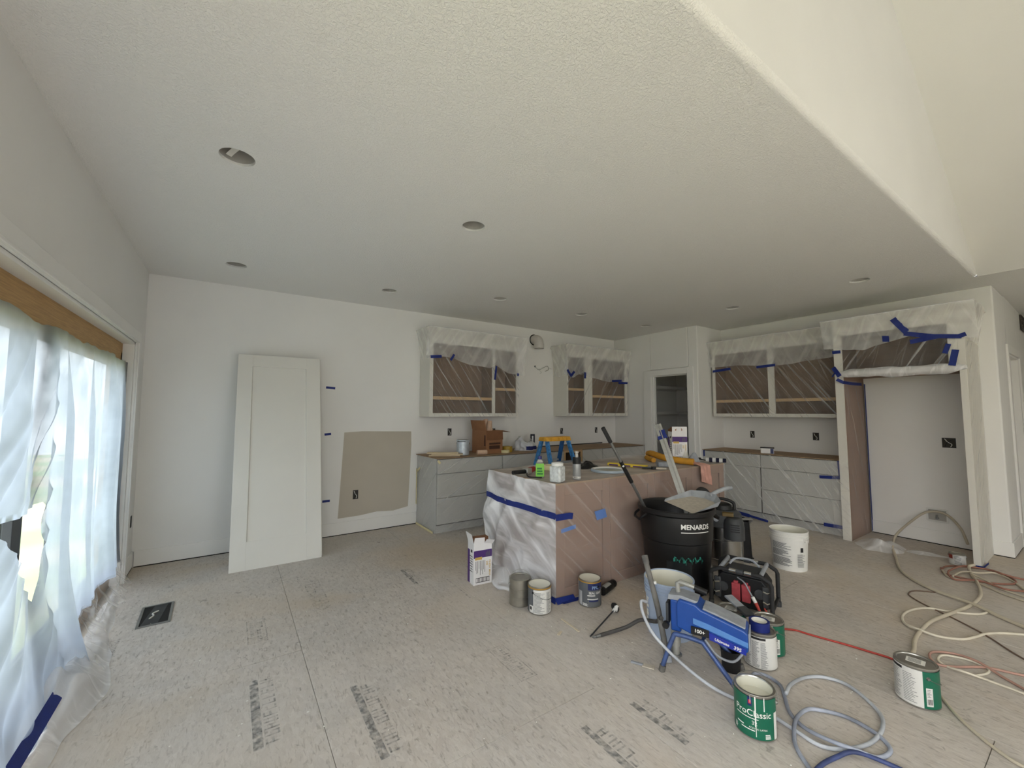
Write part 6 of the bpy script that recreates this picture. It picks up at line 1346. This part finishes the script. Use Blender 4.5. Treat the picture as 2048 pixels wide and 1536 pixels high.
# ================================================================ THINGS ON THE ISLAND
M_card = pm('corrugated_cardboard', (150, 106, 74), 0.85, var=0.08, vscale=9)
M_cardin = pm('cardboard_inside', (124, 84, 56), 0.9, var=0.1, vscale=9)
M_boxw = pm('printed_white_card', (228, 226, 226), 0.6, var=0.02)
M_purple = pm('box_purple', (74, 40, 110), 0.55, var=0.05)
M_goldink = pm('gold_ink', (196, 164, 84), 0.5)
def finish_box(label, loc, rz, closed):
    """tall white carton with a purple band, front at local -y, left end at -x"""
    t = thing('carton', label, 'box', loc, rz); W_, D_, H_ = 0.165, 0.125, 0.33
    MB().box(0, 0, 0, W_, 0.002, H_).build('front_panel', M_boxw, t); MB().box(0, 0.002, 0, 0.002, D_, H_).build('end_panel', M_boxw, t)
    MB().box(W_ - 0.002, 0.002, 0, W_, D_, H_).build('end_panel', M_boxw, t); MB().box(0.002, D_ - 0.002, 0, W_ - 0.002, D_, H_).build('back_panel', M_boxw, t); MB().box(0.002, 0.002, 0, W_ - 0.002, D_ - 0.002, 0.003).build('bottom_panel', M_cardin, t)
    MB().box(0.001, -0.0008, 0.215, W_, 0.0, 0.275).build('purple_band', M_purple, t); MB().box(-0.0008, D_ - 0.045, 0.0, 0.0, D_, H_ - 0.06).build('purple_edge', M_purple, t)
    MB().box(0.012, -0.0016, 0.200, 0.075, -0.0008, 0.222).build('gold_seal', M_goldink, t)
    for (tx, sz, x_, z_, m_) in (('FINISH MAX', 0.024, W_ - 0.02, 0.125, M_goldink), ('200', 0.024, W_ - 0.045, 0.165, M_goldink)):
        place(text_mb(tx, sz, 0.0004), (x_, -0.0005, z_), (0, 0, -1), (1, 0, 0), 0.0006).build('lettering', m_, t, smooth=False, fixn=False)
    b = MB(); rnd = random.Random(int(loc[0] * 100))
    for i in range(9):
        x_ = 0.015 + i * 0.0105; b.box(x_, -0.0009, 0.19 - rnd.uniform(0.05, 0.13), x_ + 0.0035, -0.0002, 0.192)
    for i in range(6): b.box(W_ - 0.055 + i * 0.007, -0.0017, 0.222, W_ - 0.052 + i * 0.007, -0.0009, 0.268 - rnd.uniform(0, 0.02))
    b.build('fine_print', M_ink2, t)['kind'] = 'stuff'
    b = MB()
    b.box(0.02, -0.0009, 0.018, W_ - 0.02, -0.0002, 0.022).box(0.02, -0.0009, 0.052, W_ - 0.02, -0.0002, 0.056)
    for i in range(11): b.box(0.02 + i * 0.0118, -0.0009, 0.020, 0.022 + i * 0.0118 + 0.002 * (i % 3), -0.0002, 0.054)
    b.build('barcode', M_inkb, t)['kind'] = 'stuff'
    b = MB(); b.box(-0.0009, 0.03, 0.255, -0.0001, 0.06, 0.278)
    for i in range(7): b.box(-0.0009, 0.025, 0.22 - i * 0.02, -0.0001, 0.085 - 0.01 * (i % 3), 0.226 - i * 0.02)
    b.build('end_print', M_inkb, t)['kind'] = 'stuff'
    if closed:
        MB().prism([(0.0, H_), (0.0, H_ + 0.055), (W_, H_ + 0.055), (W_, H_)], 0.0, 0.002, 'xz').build('flap', M_boxw, t)
        MB().prism([(0.03, H_ + 0.02), (0.05, H_ + 0.035), (0.045, H_ + 0.008)], -0.0006, -0.0001, 'xz').prism([(0.10, H_ + 0.045), (0.115, H_ + 0.02), (0.105, H_ + 0.005)], -0.0006, -0.0001, 'xz').build('torn_spot', M_card, t)
        MB().prism([(0, H_), (0, H_ + 0.055), (D_, H_ + 0.02), (D_, H_)], 0.0, 0.002, 'yz').build('flap', M_cardin, t)
    else:
        MB().prism([(0, H_), (W_ * 0.6, H_), (W_ * 0.6, H_ + 0.045), (0.01, H_ + 0.05)], 0.0, 0.002, 'xz').build('flap', M_boxw, t)
        o = MB().box(0, 0, 0, 0.002, D_, 0.085).build('flap', M_boxw, t); o.location = (0, 0, H_); o.rotation_euler = (0, -0.25, 0)
        o = MB().box(0, 0, 0, W_ * 0.45, 0.002, 0.05).build('flap', M_boxw, t); o.location = (W_ * 0.58, 0.0, H_); o.rotation_euler = (0.7, 0.2, 0)
        MB().box(0.004, D_ * 0.5, 0.05, W_ - 0.004, D_ - 0.004, H_ + 0.03).build('liner', M_cardin, t)
    return t
finish_box('open white and purple carton standing on the floor at the island end', (1.69, 3.045, 0.0005), -0.10, False)
finish_box('white and purple carton standing on the island in front of the pantry doorway', (4.05, 2.80, ZI), -0.62, True)

t = thing('caulk_gun', 'black-handled heat gun with a red body lying on the island end', 'heat gun', (2.13, 2.93, ZI), 0.25)
MB().cyl((-0.13, 0.03, 0.028), (0.0, 0.0, 0.028), 0.017, 0.019, 14).build('handle', M_blk, t)
MB().box(-0.005, -0.03, 0.008, 0.06, 0.03, 0.055).build('gear_housing', M_alu, t, bevel=0.006)
MB().cyl((0.055, 0, 0.032), (0.13, 0.01, 0.036), 0.028, 0.024, 18).build('body', pm('tool_red', (140, 34, 32), 0.45), t)
MB().cyl((0.13, 0.01, 0.036), (0.17, 0.015, 0.04), 0.015, 0.012, 14).build('nozzle', M_steel, t)
MB().tube([(0.0, -0.02, 0.018), (-0.06, -0.07, 0.010), (-0.10, -0.13, 0.006), (-0.08, -0.19, 0.006), (-0.05, -0.22, 0.006)], 0.005, 6, smooth=5).build('trigger_rod', M_blk, t)

t = thing('cleaner_bottle', 'clear bottle with a bright green label and blue cap on the island', 'bottle', (2.14, 2.735, ZI), cam_ang(2.14, 2.735) + PI / 2)
MB().box(-0.034, -0.022, 0.0, 0.034, 0.022, 0.125).build('body', pm('cloudy_bottle', (150, 152, 146), 0.2, var=0.05, spec=0.6), t, bevel=0.012, seg=3)
MB().prism([(-0.033, 0.123), (0.033, 0.123), (0.016, 0.152), (-0.016, 0.152)], -0.02, 0.02, 'xz').build('shoulder', MATS['cloudy_bottle'], t, bevel=0.006)
MB().box(-0.0345, -0.0232, 0.012, 0.0345, -0.0222, 0.118).build('label', pm('lime_label', (122, 200, 60), 0.45, var=0.04), t)
b = MB()
for i, z in enumerate((0.028, 0.048, 0.07)): b.box(-0.024, -0.0242, z, 0.024 - 0.004 * i, -0.0233, z + 0.014)
b.build('label_print', pm('deep_green_ink', (24, 120, 40), 0.5), t)
MB().cyl((0, 0, 0.150), (0, 0, 0.178), 0.015, n=16).build('cap', pm('cap_blue', (34, 36, 110), 0.4), t)

t = thing('glass_jar', 'square clear jar smeared with white paint on the island corner', 'jar', (2.125, 2.495, ZI), 0.35)
M_jar = pm('smeared_glass', (196, 200, 200), 0.2, var=0.25, vscale=40, spec=0.7)
MB().box(-0.048, -0.048, 0, 0.048, 0.048, 0.125).build('body', M_jar, t, bevel=0.014, seg=3)
MB().lathe([(0.040, 0.122), (0.046, 0.126), (0.047, 0.146), (0.043, 0.148), (0.040, 0.146), (0.038, 0.09), (0.0001, 0.088)], 28).build('neck', M_white, t)
t = thing('tape_roll', 'roll of cream masking tape lying behind the glass jar', 'tape roll', (2.50, 3.06, ZI))
MB().lathe([(0.038, 0), (0.062, 0), (0.062, 0.046), (0.038, 0.046), (0.038, 0.0)], 32).build('tape', M_masking, t)
t = thing('spray_can', 'grey aerosol can with a black collar and clear nozzle on the island', 'spray can', (2.335, 2.50, ZI), cam_ang(2.33, 2.5))
MB().lathe([(0.0001, 0), (0.030, 0), (0.033, 0.004), (0.033, 0.125)], 28).build('body', pm('grey_can', (158, 160, 162), 0.35, 0.3, var=0.1, vscale=20), t)
label_wrap(t, 0.0334, 0.012, 0.026, -1.5, 1.5, M_lblw, 14); lines(t, 0.0336, 0.014, 0.024, -0.8, 0.9, 2, 3, M_inkb)
MB().lathe([(0.033, 0.125), (0.0335, 0.127), (0.0335, 0.175), (0.031, 0.178), (0.0001, 0.178)], 28).build('collar', M_blk, t)
MB().lathe([(0.014, 0.178), (0.012, 0.21), (0.018, 0.214), (0.016, 0.226), (0.0001, 0.227)], 18).build('nozzle', pm('clear_nozzle', (176, 172, 164), 0.3), t)
t = thing('black_cloth', 'crumpled black plastic bag lying behind the aerosol can', 'bag', (2.92, 2.98, ZI))
def cl(u, v):
    a = 2 * PI * u; px, py = 0.15 * v * math.cos(a) * (1 + 0.3 * nz(math.cos(a) * 2, math.sin(a) * 2, 1)), 0.09 * v * math.sin(a)
    return (px, py, 0.001 + max(0, 0.062 * (1 - v ** 2) * (0.6 + 0.9 * abs(nz(px * 14, py * 14, 3))) + 0.02 * nz(px * 25, py * 25, 5) * (1 - v)))
MB().grid(40, 14, cl).build('bag', pm('shiny_black', (14, 14, 15), 0.35, var=0.2), t, angle=180)
t = thing('bucket_lid', 'round bucket lid holding a skin of white paint on the island', 'lid', (2.90, 2.68, ZI))
MB().lathe([(0.0001, 0.004), (0.128, 0.004), (0.133, 0.0), (0.158, 0.0), (0.160, 0.004), (0.160, 0.018), (0.156, 0.022), (0.146, 0.022), (0.142, 0.014), (0.132, 0.012), (0.128, 0.008), (0.0001, 0.008)], 44).build('lid', pm('bluish_lid', (166, 178, 188), 0.5, var=0.05), t)
MB().lathe([(0.120, 0.0085), (0.0001, 0.009)], 36).build('paint_skin', pm('grey_paint_skin', (170, 172, 160), 0.4, var=0.25, vscale=16), t)
MB().lathe([(0.153, 0.0225), (0.140, 0.0225), (0.127, 0.012)], 44).build('paint_ring', M_paintw, t)
# yellow masker blade carton
t = thing('masking_blade', 'long yellow and purple hand masker blade on the island', 'masking tool', (3.30, 2.80, ZI), -1.25)
MB().box(-0.20, -0.030, 0, 0.20, 0.030, 0.028).build('holder', pm('bright_yellow', (226, 196, 60), 0.45, var=0.05), t, bevel=0.003)
for x_ in (-0.13, 0.0, 0.12): MB().box(x_ - 0.05, -0.0312, 0.004, x_ + 0.045, -0.0302, 0.017).build('purple_panel', M_purple, t)
MB().box(0.19, -0.025, 0.002, 0.30, 0.02, 0.016).build('tip', pm('grey_tip', (172, 172, 166), 0.5), t, bevel=0.003)
t = thing('adjustable_wrench', 'dark wrench with a pale brush beside the yellow masker blade', 'wrench', (3.34, 2.56, ZI), -0.95)
MB().cyl((-0.07, 0, 0.012), (0.02, 0, 0.012), 0.009, n=10).build('handle', M_dkgrey, t); MB().lathe([(0.0001, -0.012), (0.026, -0.012), (0.026, 0.012), (0.0001, 0.012)], 20, c=(0.035, 0, 0.013)).build('head', M_blk, t)
MB().box(0.055, -0.018, 0.002, 0.15, 0.018, 0.020).build('brush_tip', M_dust, t, bevel=0.004)
t = thing('sponge_block', 'small grey sanding block beside the yellow foam roll', 'sanding block', (3.62, 2.60, ZI), -0.6)
MB().box(-0.07, -0.035, 0, 0.07, 0.035, 0.045).build('block', M_dustgrey, t, bevel=0.005); MB().box(0.07, -0.035, 0, 0.092, 0.035, 0.045).build('dark_end', M_blk, t, bevel=0.004)
t = thing('foam_roll', 'bent mustard yellow foam tube lying across the island end', 'foam tube', (0, 0, 0))
M_must = pm('mustard_foam', (196, 140, 40), 0.75, var=0.14, vscale=12, bump=0.1, bscale=60)
MB().tube([(4.05, 3.12, ZI + 0.062), (3.98, 3.02, ZI + 0.075), (3.90, 2.84, ZI + 0.060), (3.90, 2.66, ZI + 0.042), (3.955, 2.49, ZI + 0.034)], 0.034, 14, smooth=7).build('tube', M_must, t)
MB().tube([(3.94, 3.06, ZI + 0.03), (3.86, 2.95, ZI + 0.027), (3.80, 2.86, ZI + 0.027)], 0.026, 12, smooth=5).build('folded_end', M_must, t)
t = thing('pink_rag', 'dusty pink rag hanging over the front edge of the island', 'rag', (0, 0, 0))
def rag(u, v):
    x = 3.93 + u * 0.17 + 0.012 * nz(v * 4, u * 3)
    if v < 0.45: k_ = v / 0.45; return (x, 2.62 - 0.165 * k_ - 0.01, ZI + 0.012 + 0.05 * math.exp(-((u - 0.4) / 0.3) ** 2) * (1 - k_) + 0.014 * abs(nz(u * 6, v * 6)))
    k_ = (v - 0.45) / 0.55; return (x - 0.02 * k_ * (u - 0.5), 2.418 - 0.018 - 0.028 * abs(math.sin(u * 9)) * (0.3 + k_), ZI + 0.010 - 0.19 * k_ * (0.85 + 0.25 * u))
MB().grid(28, 30, rag).build('cloth', pm('pink_terry', (196, 150, 136), 0.95, var=0.1, vscale=20, bump=0.2, bscale=200), t, angle=180)
t = thing('grey_rag', 'crumpled grey and white rags piled behind the pink rag', 'rag', (4.16, 2.62, ZI))
def pile(rx, ry, h, sd): 
    def f(u, v):
        a = 2 * PI * u; px, py = rx * v * math.cos(a), ry * v * math.sin(a)
        return (px, py, 0.001 + max(0, h * (1 - v ** 2.2) * (0.75 + 0.5 * nz(px * 16, py * 16, sd))))
    return f
MB().grid(32, 12, pile(0.07, 0.08, 0.12, 2)).build('cloth', M_dustgrey, t, angle=180)
o = MB().grid(28, 10, pile(0.055, 0.06, 0.15, 6)).build('cloth', M_paper, t, angle=180); o.location = (0.02, 0.12, 0)
t = thing('striped_rag', 'rolled black and white striped cloth at the far front corner of the island', 'rag', (4.38, 2.495, ZI), 2.0)
for i in range(6):
    MB().tube([(-0.10 + i * 0.033, 0.004 * nz(i), 0.026), (-0.067 + i * 0.033, 0.004 * nz(i + 1), 0.026)], 0.026 - 0.0015 * abs(i - 3), 14).build('stripe', [pm('navy_cloth', (24, 26, 52), 0.9), pm('white_cloth', (206, 206, 204), 0.9)][i % 2], t)
t = thing('tool_cable', 'tangle of black cable lying beyond the rags on the island', 'cable', (4.33, 2.66, ZI))
MB().tube([(-0.08, 0.06, 0.008), (0.0, 0.10, 0.02), (0.06, 0.03, 0.03), (-0.02, -0.02, 0.035), (-0.07, 0.04, 0.03), (0.02, 0.08, 0.028), (0.07, -0.04, 0.01)], 0.007, 7, smooth=6).build('cable', M_blk, t)
MB().box(-0.04, 0.02, 0.002, 0.03, 0.07, 0.04).build('plug', M_dkgrey, t, bevel=0.006)

# ================================================================ THINGS ON THE BACK COUNTER
ZK = 0.8802
for i, (dx, dy, rz) in enumerate(((0.0, 0.0, 0.02), (0.02, -0.03, 0.05), (-0.01, 0.035, 0.0))):
    o = MB().box(-0.19, -0.05, 0, 0.19, 0.05, 0.014).build('trim_offcut', pm('pale_birch', (214, 196, 164), 0.7, var=0.1, vscale=8, stretch=(1, 10, 10)), bevel=0.001); o.location = (2.08 + dx + 0.11, 4.70 + dy, ZK + i * 0.0145); o.rotation_euler = (0, 0, -0.55 + rz)
    tag(o, ['bottom pale board in the stack at the counter end', 'middle pale board in the stack at the counter end', 'top pale board in the stack at the counter end'][i], 'board', 'offcuts stacked on the counter')
t = can('white-smeared paint can on the back counter beside the carton', (2.44, 4.70, ZK), cam_ang(2.44, 4.7), r=0.0825, h=0.19, body=pm('smeared_tin', (196, 204, 212), 0.4, 0.35, var=0.15, vscale=25), bail='down', bail_ang=1.3)
label_wrap(t, 0.0832, 0.165, 0.175, -1.0, 0.4, M_inkb, 12, 'dark_band')
# cardboard box with roller covers
t = thing('cardboard_box', 'open brown cardboard box full of roller covers on the back counter', 'box', (2.735, 4.62, ZK), 0.10)
W_, D_, H_ = 0.27, 0.32, 0.30
MB().box(0, 0, 0, W_, 0.004, H_).build('side', M_card, t); MB().box(0, 0.004, 0, 0.004, D_, H_).build('side', M_card, t); MB().box(W_ - 0.004, 0.004, 0, W_, D_, H_).build('side', M_card, t); MB().box(0.004, D_ - 0.004, 0, W_ - 0.004, D_, H_).build('side', M_card, t); MB().box(0.004, 0.004, 0, W_ - 0.004, D_ - 0.004, 0.004).build('bottom', M_cardin, t)
o = MB().box(0, 0, 0, 0.004, D_, 0.135).build('flap', M_card, t); o.location = (0, 0, H_); o.rotation_euler = (0, -0.22, 0)
o = MB().box(0, 0, 0, W_, 0.004, 0.12).build('flap', M_card, t); o.location = (0, D_ - 0.004, H_); o.rotation_euler = (-0.15, 0, 0)
o = MB().box(0, 0, 0, 0.004, D_, 0.14).build('flap', M_card, t); o.location = (W_ - 0.004, 0, H_); o.rotation_euler = (0, 1.75, 0)
o = MB().box(0, 0, -0.12, W_, 0.003, 0).build('flap', M_cardin, t); o.location = (0, -0.004, H_ - 0.003); o.rotation_euler = (-0.06, 0, 0)
b = MB()
for i, (w_, h_2) in enumerate(((0.16, 0.016), (0.18, 0.024), (0.17, 0.045))): b.box(0.05, -0.0012 - 0.006, 0.175 - i * 0.058, 0.05 + w_, -0.0002, 0.175 - i * 0.058 + h_2)
b.build('printing', pm('dark_brown_ink', (72, 44, 30), 0.8), t)['kind'] = 'stuff'
MB().box(-0.001, 0.015, 0.10, 0.0, 0.045, 0.24).build('printing', MATS['dark_brown_ink'], t)
M_nap = pm('roller_nap', (206, 176, 152), 0.95, var=0.12, vscale=30)
for i, (x_, y_, z_, ax, ay) in enumerate(((0.05, 0.10, 0.16, 0.1, 0.12), (0.10, 0.16, 0.19, 0.05, -0.1), (0.12, 0.07, 0.17, -0.12, 0.05), (0.06, 0.24, 0.18, 0.15, 0.05), (0.14, 0.24, 0.17, 0.0, -0.15))):
    c_ = thing('roller_cover', ['tan roller cover leaning in the box nearest its left flap', 'tan roller cover standing highest in the cardboard box', 'tan roller cover at the front of the cardboard box', 'tan roller cover at the back left of the cardboard box', 'tan roller cover at the back of the cardboard box'][i], 'roller cover', (2.735 + x_, 4.62 + y_, ZK + z_ - 0.105), group='roller covers in the cardboard box', rot=(ax, ay, 0.2 * i))
    MB().lathe([(0.020, 0.0), (0.030, 0.002), (0.031, 0.255), (0.028, 0.262), (0.020, 0.262), (0.019, 0.0)], 20, c=(0, 0, 0.10)).build('nap', M_nap, c_); MB().lathe([(0.0195, 0.24), (0.0001, 0.24)], 18, c=(0, 0, 0.10)).build('core', pm('core_brown', (84, 52, 44), 0.8), c_)
t = thing('roller_cover', 'loose tan roller cover lying beside the cardboard box', 'roller cover', (2.58, 4.585, ZK + 0.0315), -0.25)
MB().lathe([(0.019, 0.0), (0.029, 0.002), (0.031, 0.01), (0.031, 0.125), (0.028, 0.13), (0.020, 0.13), (0.019, 0.0)], 20, M=Matrix.Rotation(PI / 2, 3, 'Y')).build('nap', M_nap, t); MB().lathe([(0.0195, 0.11), (0.0001, 0.11)], 18, M=Matrix.Rotation(PI / 2, 3, 'Y')).build('core', MATS['core_brown'], t)
t = thing('tape_roll', 'glossy yellow tape roll on the back counter', 'tape roll', (3.14, 4.74, ZK)); MB().lathe([(0.04, 0), (0.072, 0), (0.072, 0.075), (0.04, 0.075), (0.04, 0)], 30).build('tape', pm('yellow_tape', (176, 146, 52), 0.3), t)
t = thing('tape_roll', 'small cream tape roll at the counter edge before the yellow one', 'tape roll', (3.03, 4.62, ZK)); MB().lathe([(0.03, 0), (0.055, 0), (0.055, 0.036), (0.03, 0.036), (0.03, 0)], 30).build('tape', M_masking, t)
t = thing('shopping_bag', 'white plastic shopping bag with navy print slumped on the back counter', 'bag', (3.50, 4.80, ZK), 0.1)
def bag(u, v):
    a = 2 * PI * u; k_ = math.sin(PI * min(1, v * 0.62 + 0.0)) if v < 0.8 else 0
    h = 0.17 * (0.65 + 0.9 * max(0, nz(math.cos(a) * 1.3 + 2.2, math.sin(a) * 1.3, 3.0))) + 0.09 * max(0, math.cos(a - 2.9)) ** 2
    r = 0.17 * (1 - 0.30 * v - 0.55 * max(0, v - 0.7)) * (1 + 0.30 * nz(math.cos(a) * 2.5, math.sin(a) * 2.5, v * 3))
    return (r * math.cos(a) * 1.05, r * math.sin(a) * 0.75, 0.002 + h * v ** 0.8 * (1 + 0.22 * nz(math.cos(a) * 5, math.sin(a) * 5, v * 4)))
MB().grid(56, 16, bag).build('bag', pm('white_bag', (208, 210, 214), 0.35, var=0.06, vscale=12), t, angle=180)
def bagp(u, v):
    a = -2.1 + u * 1.3; p = bag((a / (2 * PI)) % 1.0, 0.04 + v * 0.42); q = Vector(p); d = Vector((q.x, q.y, 0)).normalized(); return tuple(q + d * 0.0025)
MB().grid(16, 6, bagp).build('navy_print', pm('navy_bag_print', (24, 34, 96), 0.4), t, angle=180)
t = thing('caulk_tube', 'navy and white tube standing against the wall beside the shopping bag', 'tube', (3.72, 4.93, ZK), cam_ang(3.7, 4.9))
MB().lathe([(0.0001, 0), (0.030, 0), (0.034, 0.004), (0.034, 0.19), (0.034, 0.215), (0.0001, 0.217)], 22).build('body', pm('navy_tube', (24, 26, 46), 0.4), t)
MB().lathe([(0.0345, 0.11), (0.0345, 0.19)], 8, a0=-0.35, a1=0.35).build('label', M_boxw, t)
t = thing('spackle_tub', 'small white spackle tub with a dark band on the counter by the fridge panel', 'tub', (5.92, 2.66, ZK), cam_ang(5.9, 2.66) + PI / 2)
MB().box(-0.075, -0.045, 0, 0.075, 0.045, 0.07).build('tub', M_boxw, t, bevel=0.006); MB().box(-0.08, -0.05, 0.07, 0.08, 0.05, 0.08).build('lid', M_inkb, t, bevel=0.002); MB().box(0.035, -0.0462, 0.004, 0.07, -0.0452, 0.066).build('dark_panel', M_navy, t)

# ---- step ladder
t = thing('step_ladder', 'paint-spattered blue fibreglass step ladder with a yellow top cap behind the island', 'ladder', (3.37, 4.00, 0), 0.0)
M_fib = pm('spattered_blue', (60, 126, 184), 0.6, var=0.45, vscale=26)
M_fibd = pm('blue_fibreglass', (30, 92, 156), 0.55, var=0.2, vscale=16)
M_cap = pm('yellow_cap', (224, 168, 60), 0.5, var=0.18, vscale=22)
HL = 1.115
MB().prism([(-0.085, 0), (-0.065, 0.05), (0.065, 0.05), (0.085, 0)], -0.20, 0.20, 'yz').build('top_cap', M_cap, t, bevel=0.006).location = (0, 0, HL - 0.05)
for i in range(5): MB().box(-0.13 + i * 0.062, -0.088, HL - 0.045, -0.115 + i * 0.062, -0.080, HL - 0.008).build('cap_rib', M_cap, t)
def rail(b, x0, y0, x1, y1, z0, z1, w=0.028, d=0.055):
    for (x, y, z) in ((x0, y0, z0), (x1, y1, z1)): b.v += [(x - w / 2, y - d / 2, z), (x + w / 2, y - d / 2, z), (x + w / 2, y + d / 2, z), (x - w / 2, y + d / 2, z)]
    kk = len(b.v) - 8
    for q in ((3, 2, 1, 0), (4, 5, 6, 7), (0, 1, 5, 4), (1, 2, 6, 5), (2, 3, 7, 6), (3, 0, 4, 7)): b.f.append(tuple(kk + i for i in q))
    return b
for sx_ in (-1, 1):
    rail(MB(), sx_ * 0.25, -0.42, sx_ * 0.17, -0.05, 0, HL - 0.04).build('front_rail', M_fib, t, bevel=0.002)
    rail(MB(), sx_ * 0.24, 0.42, sx_ * 0.17, 0.05, 0, HL - 0.04).build('rear_rail', M_fib if sx_ < 0 else M_fibd, t, bevel=0.002)
for k_ in range(3):
    f = (k_ + 1) * 0.27; fr = f / (HL - 0.04); w_ = 0.25 - 0.08 * fr; y_ = -0.42 + 0.37 * fr
    MB().box(-w_ + 0.012, y_ - 0.045, f - 0.012, w_ - 0.012, y_ + 0.045, f + 0.012).build('step', M_dustgrey, t, bevel=0.003)
    MB().box(-w_ + 0.02, -y_ - 0.012, f - 0.012, w_ - 0.02, -y_ + 0.012, f + 0.012).build('rear_brace', M_dustgrey, t)
for sx_ in (-1, 1): MB().cyl((sx_ * 0.205, -0.21, 0.62), (sx_ * 0.205, 0.21, 0.62), 0.006, n=8).build('spreader', M_steel, t)
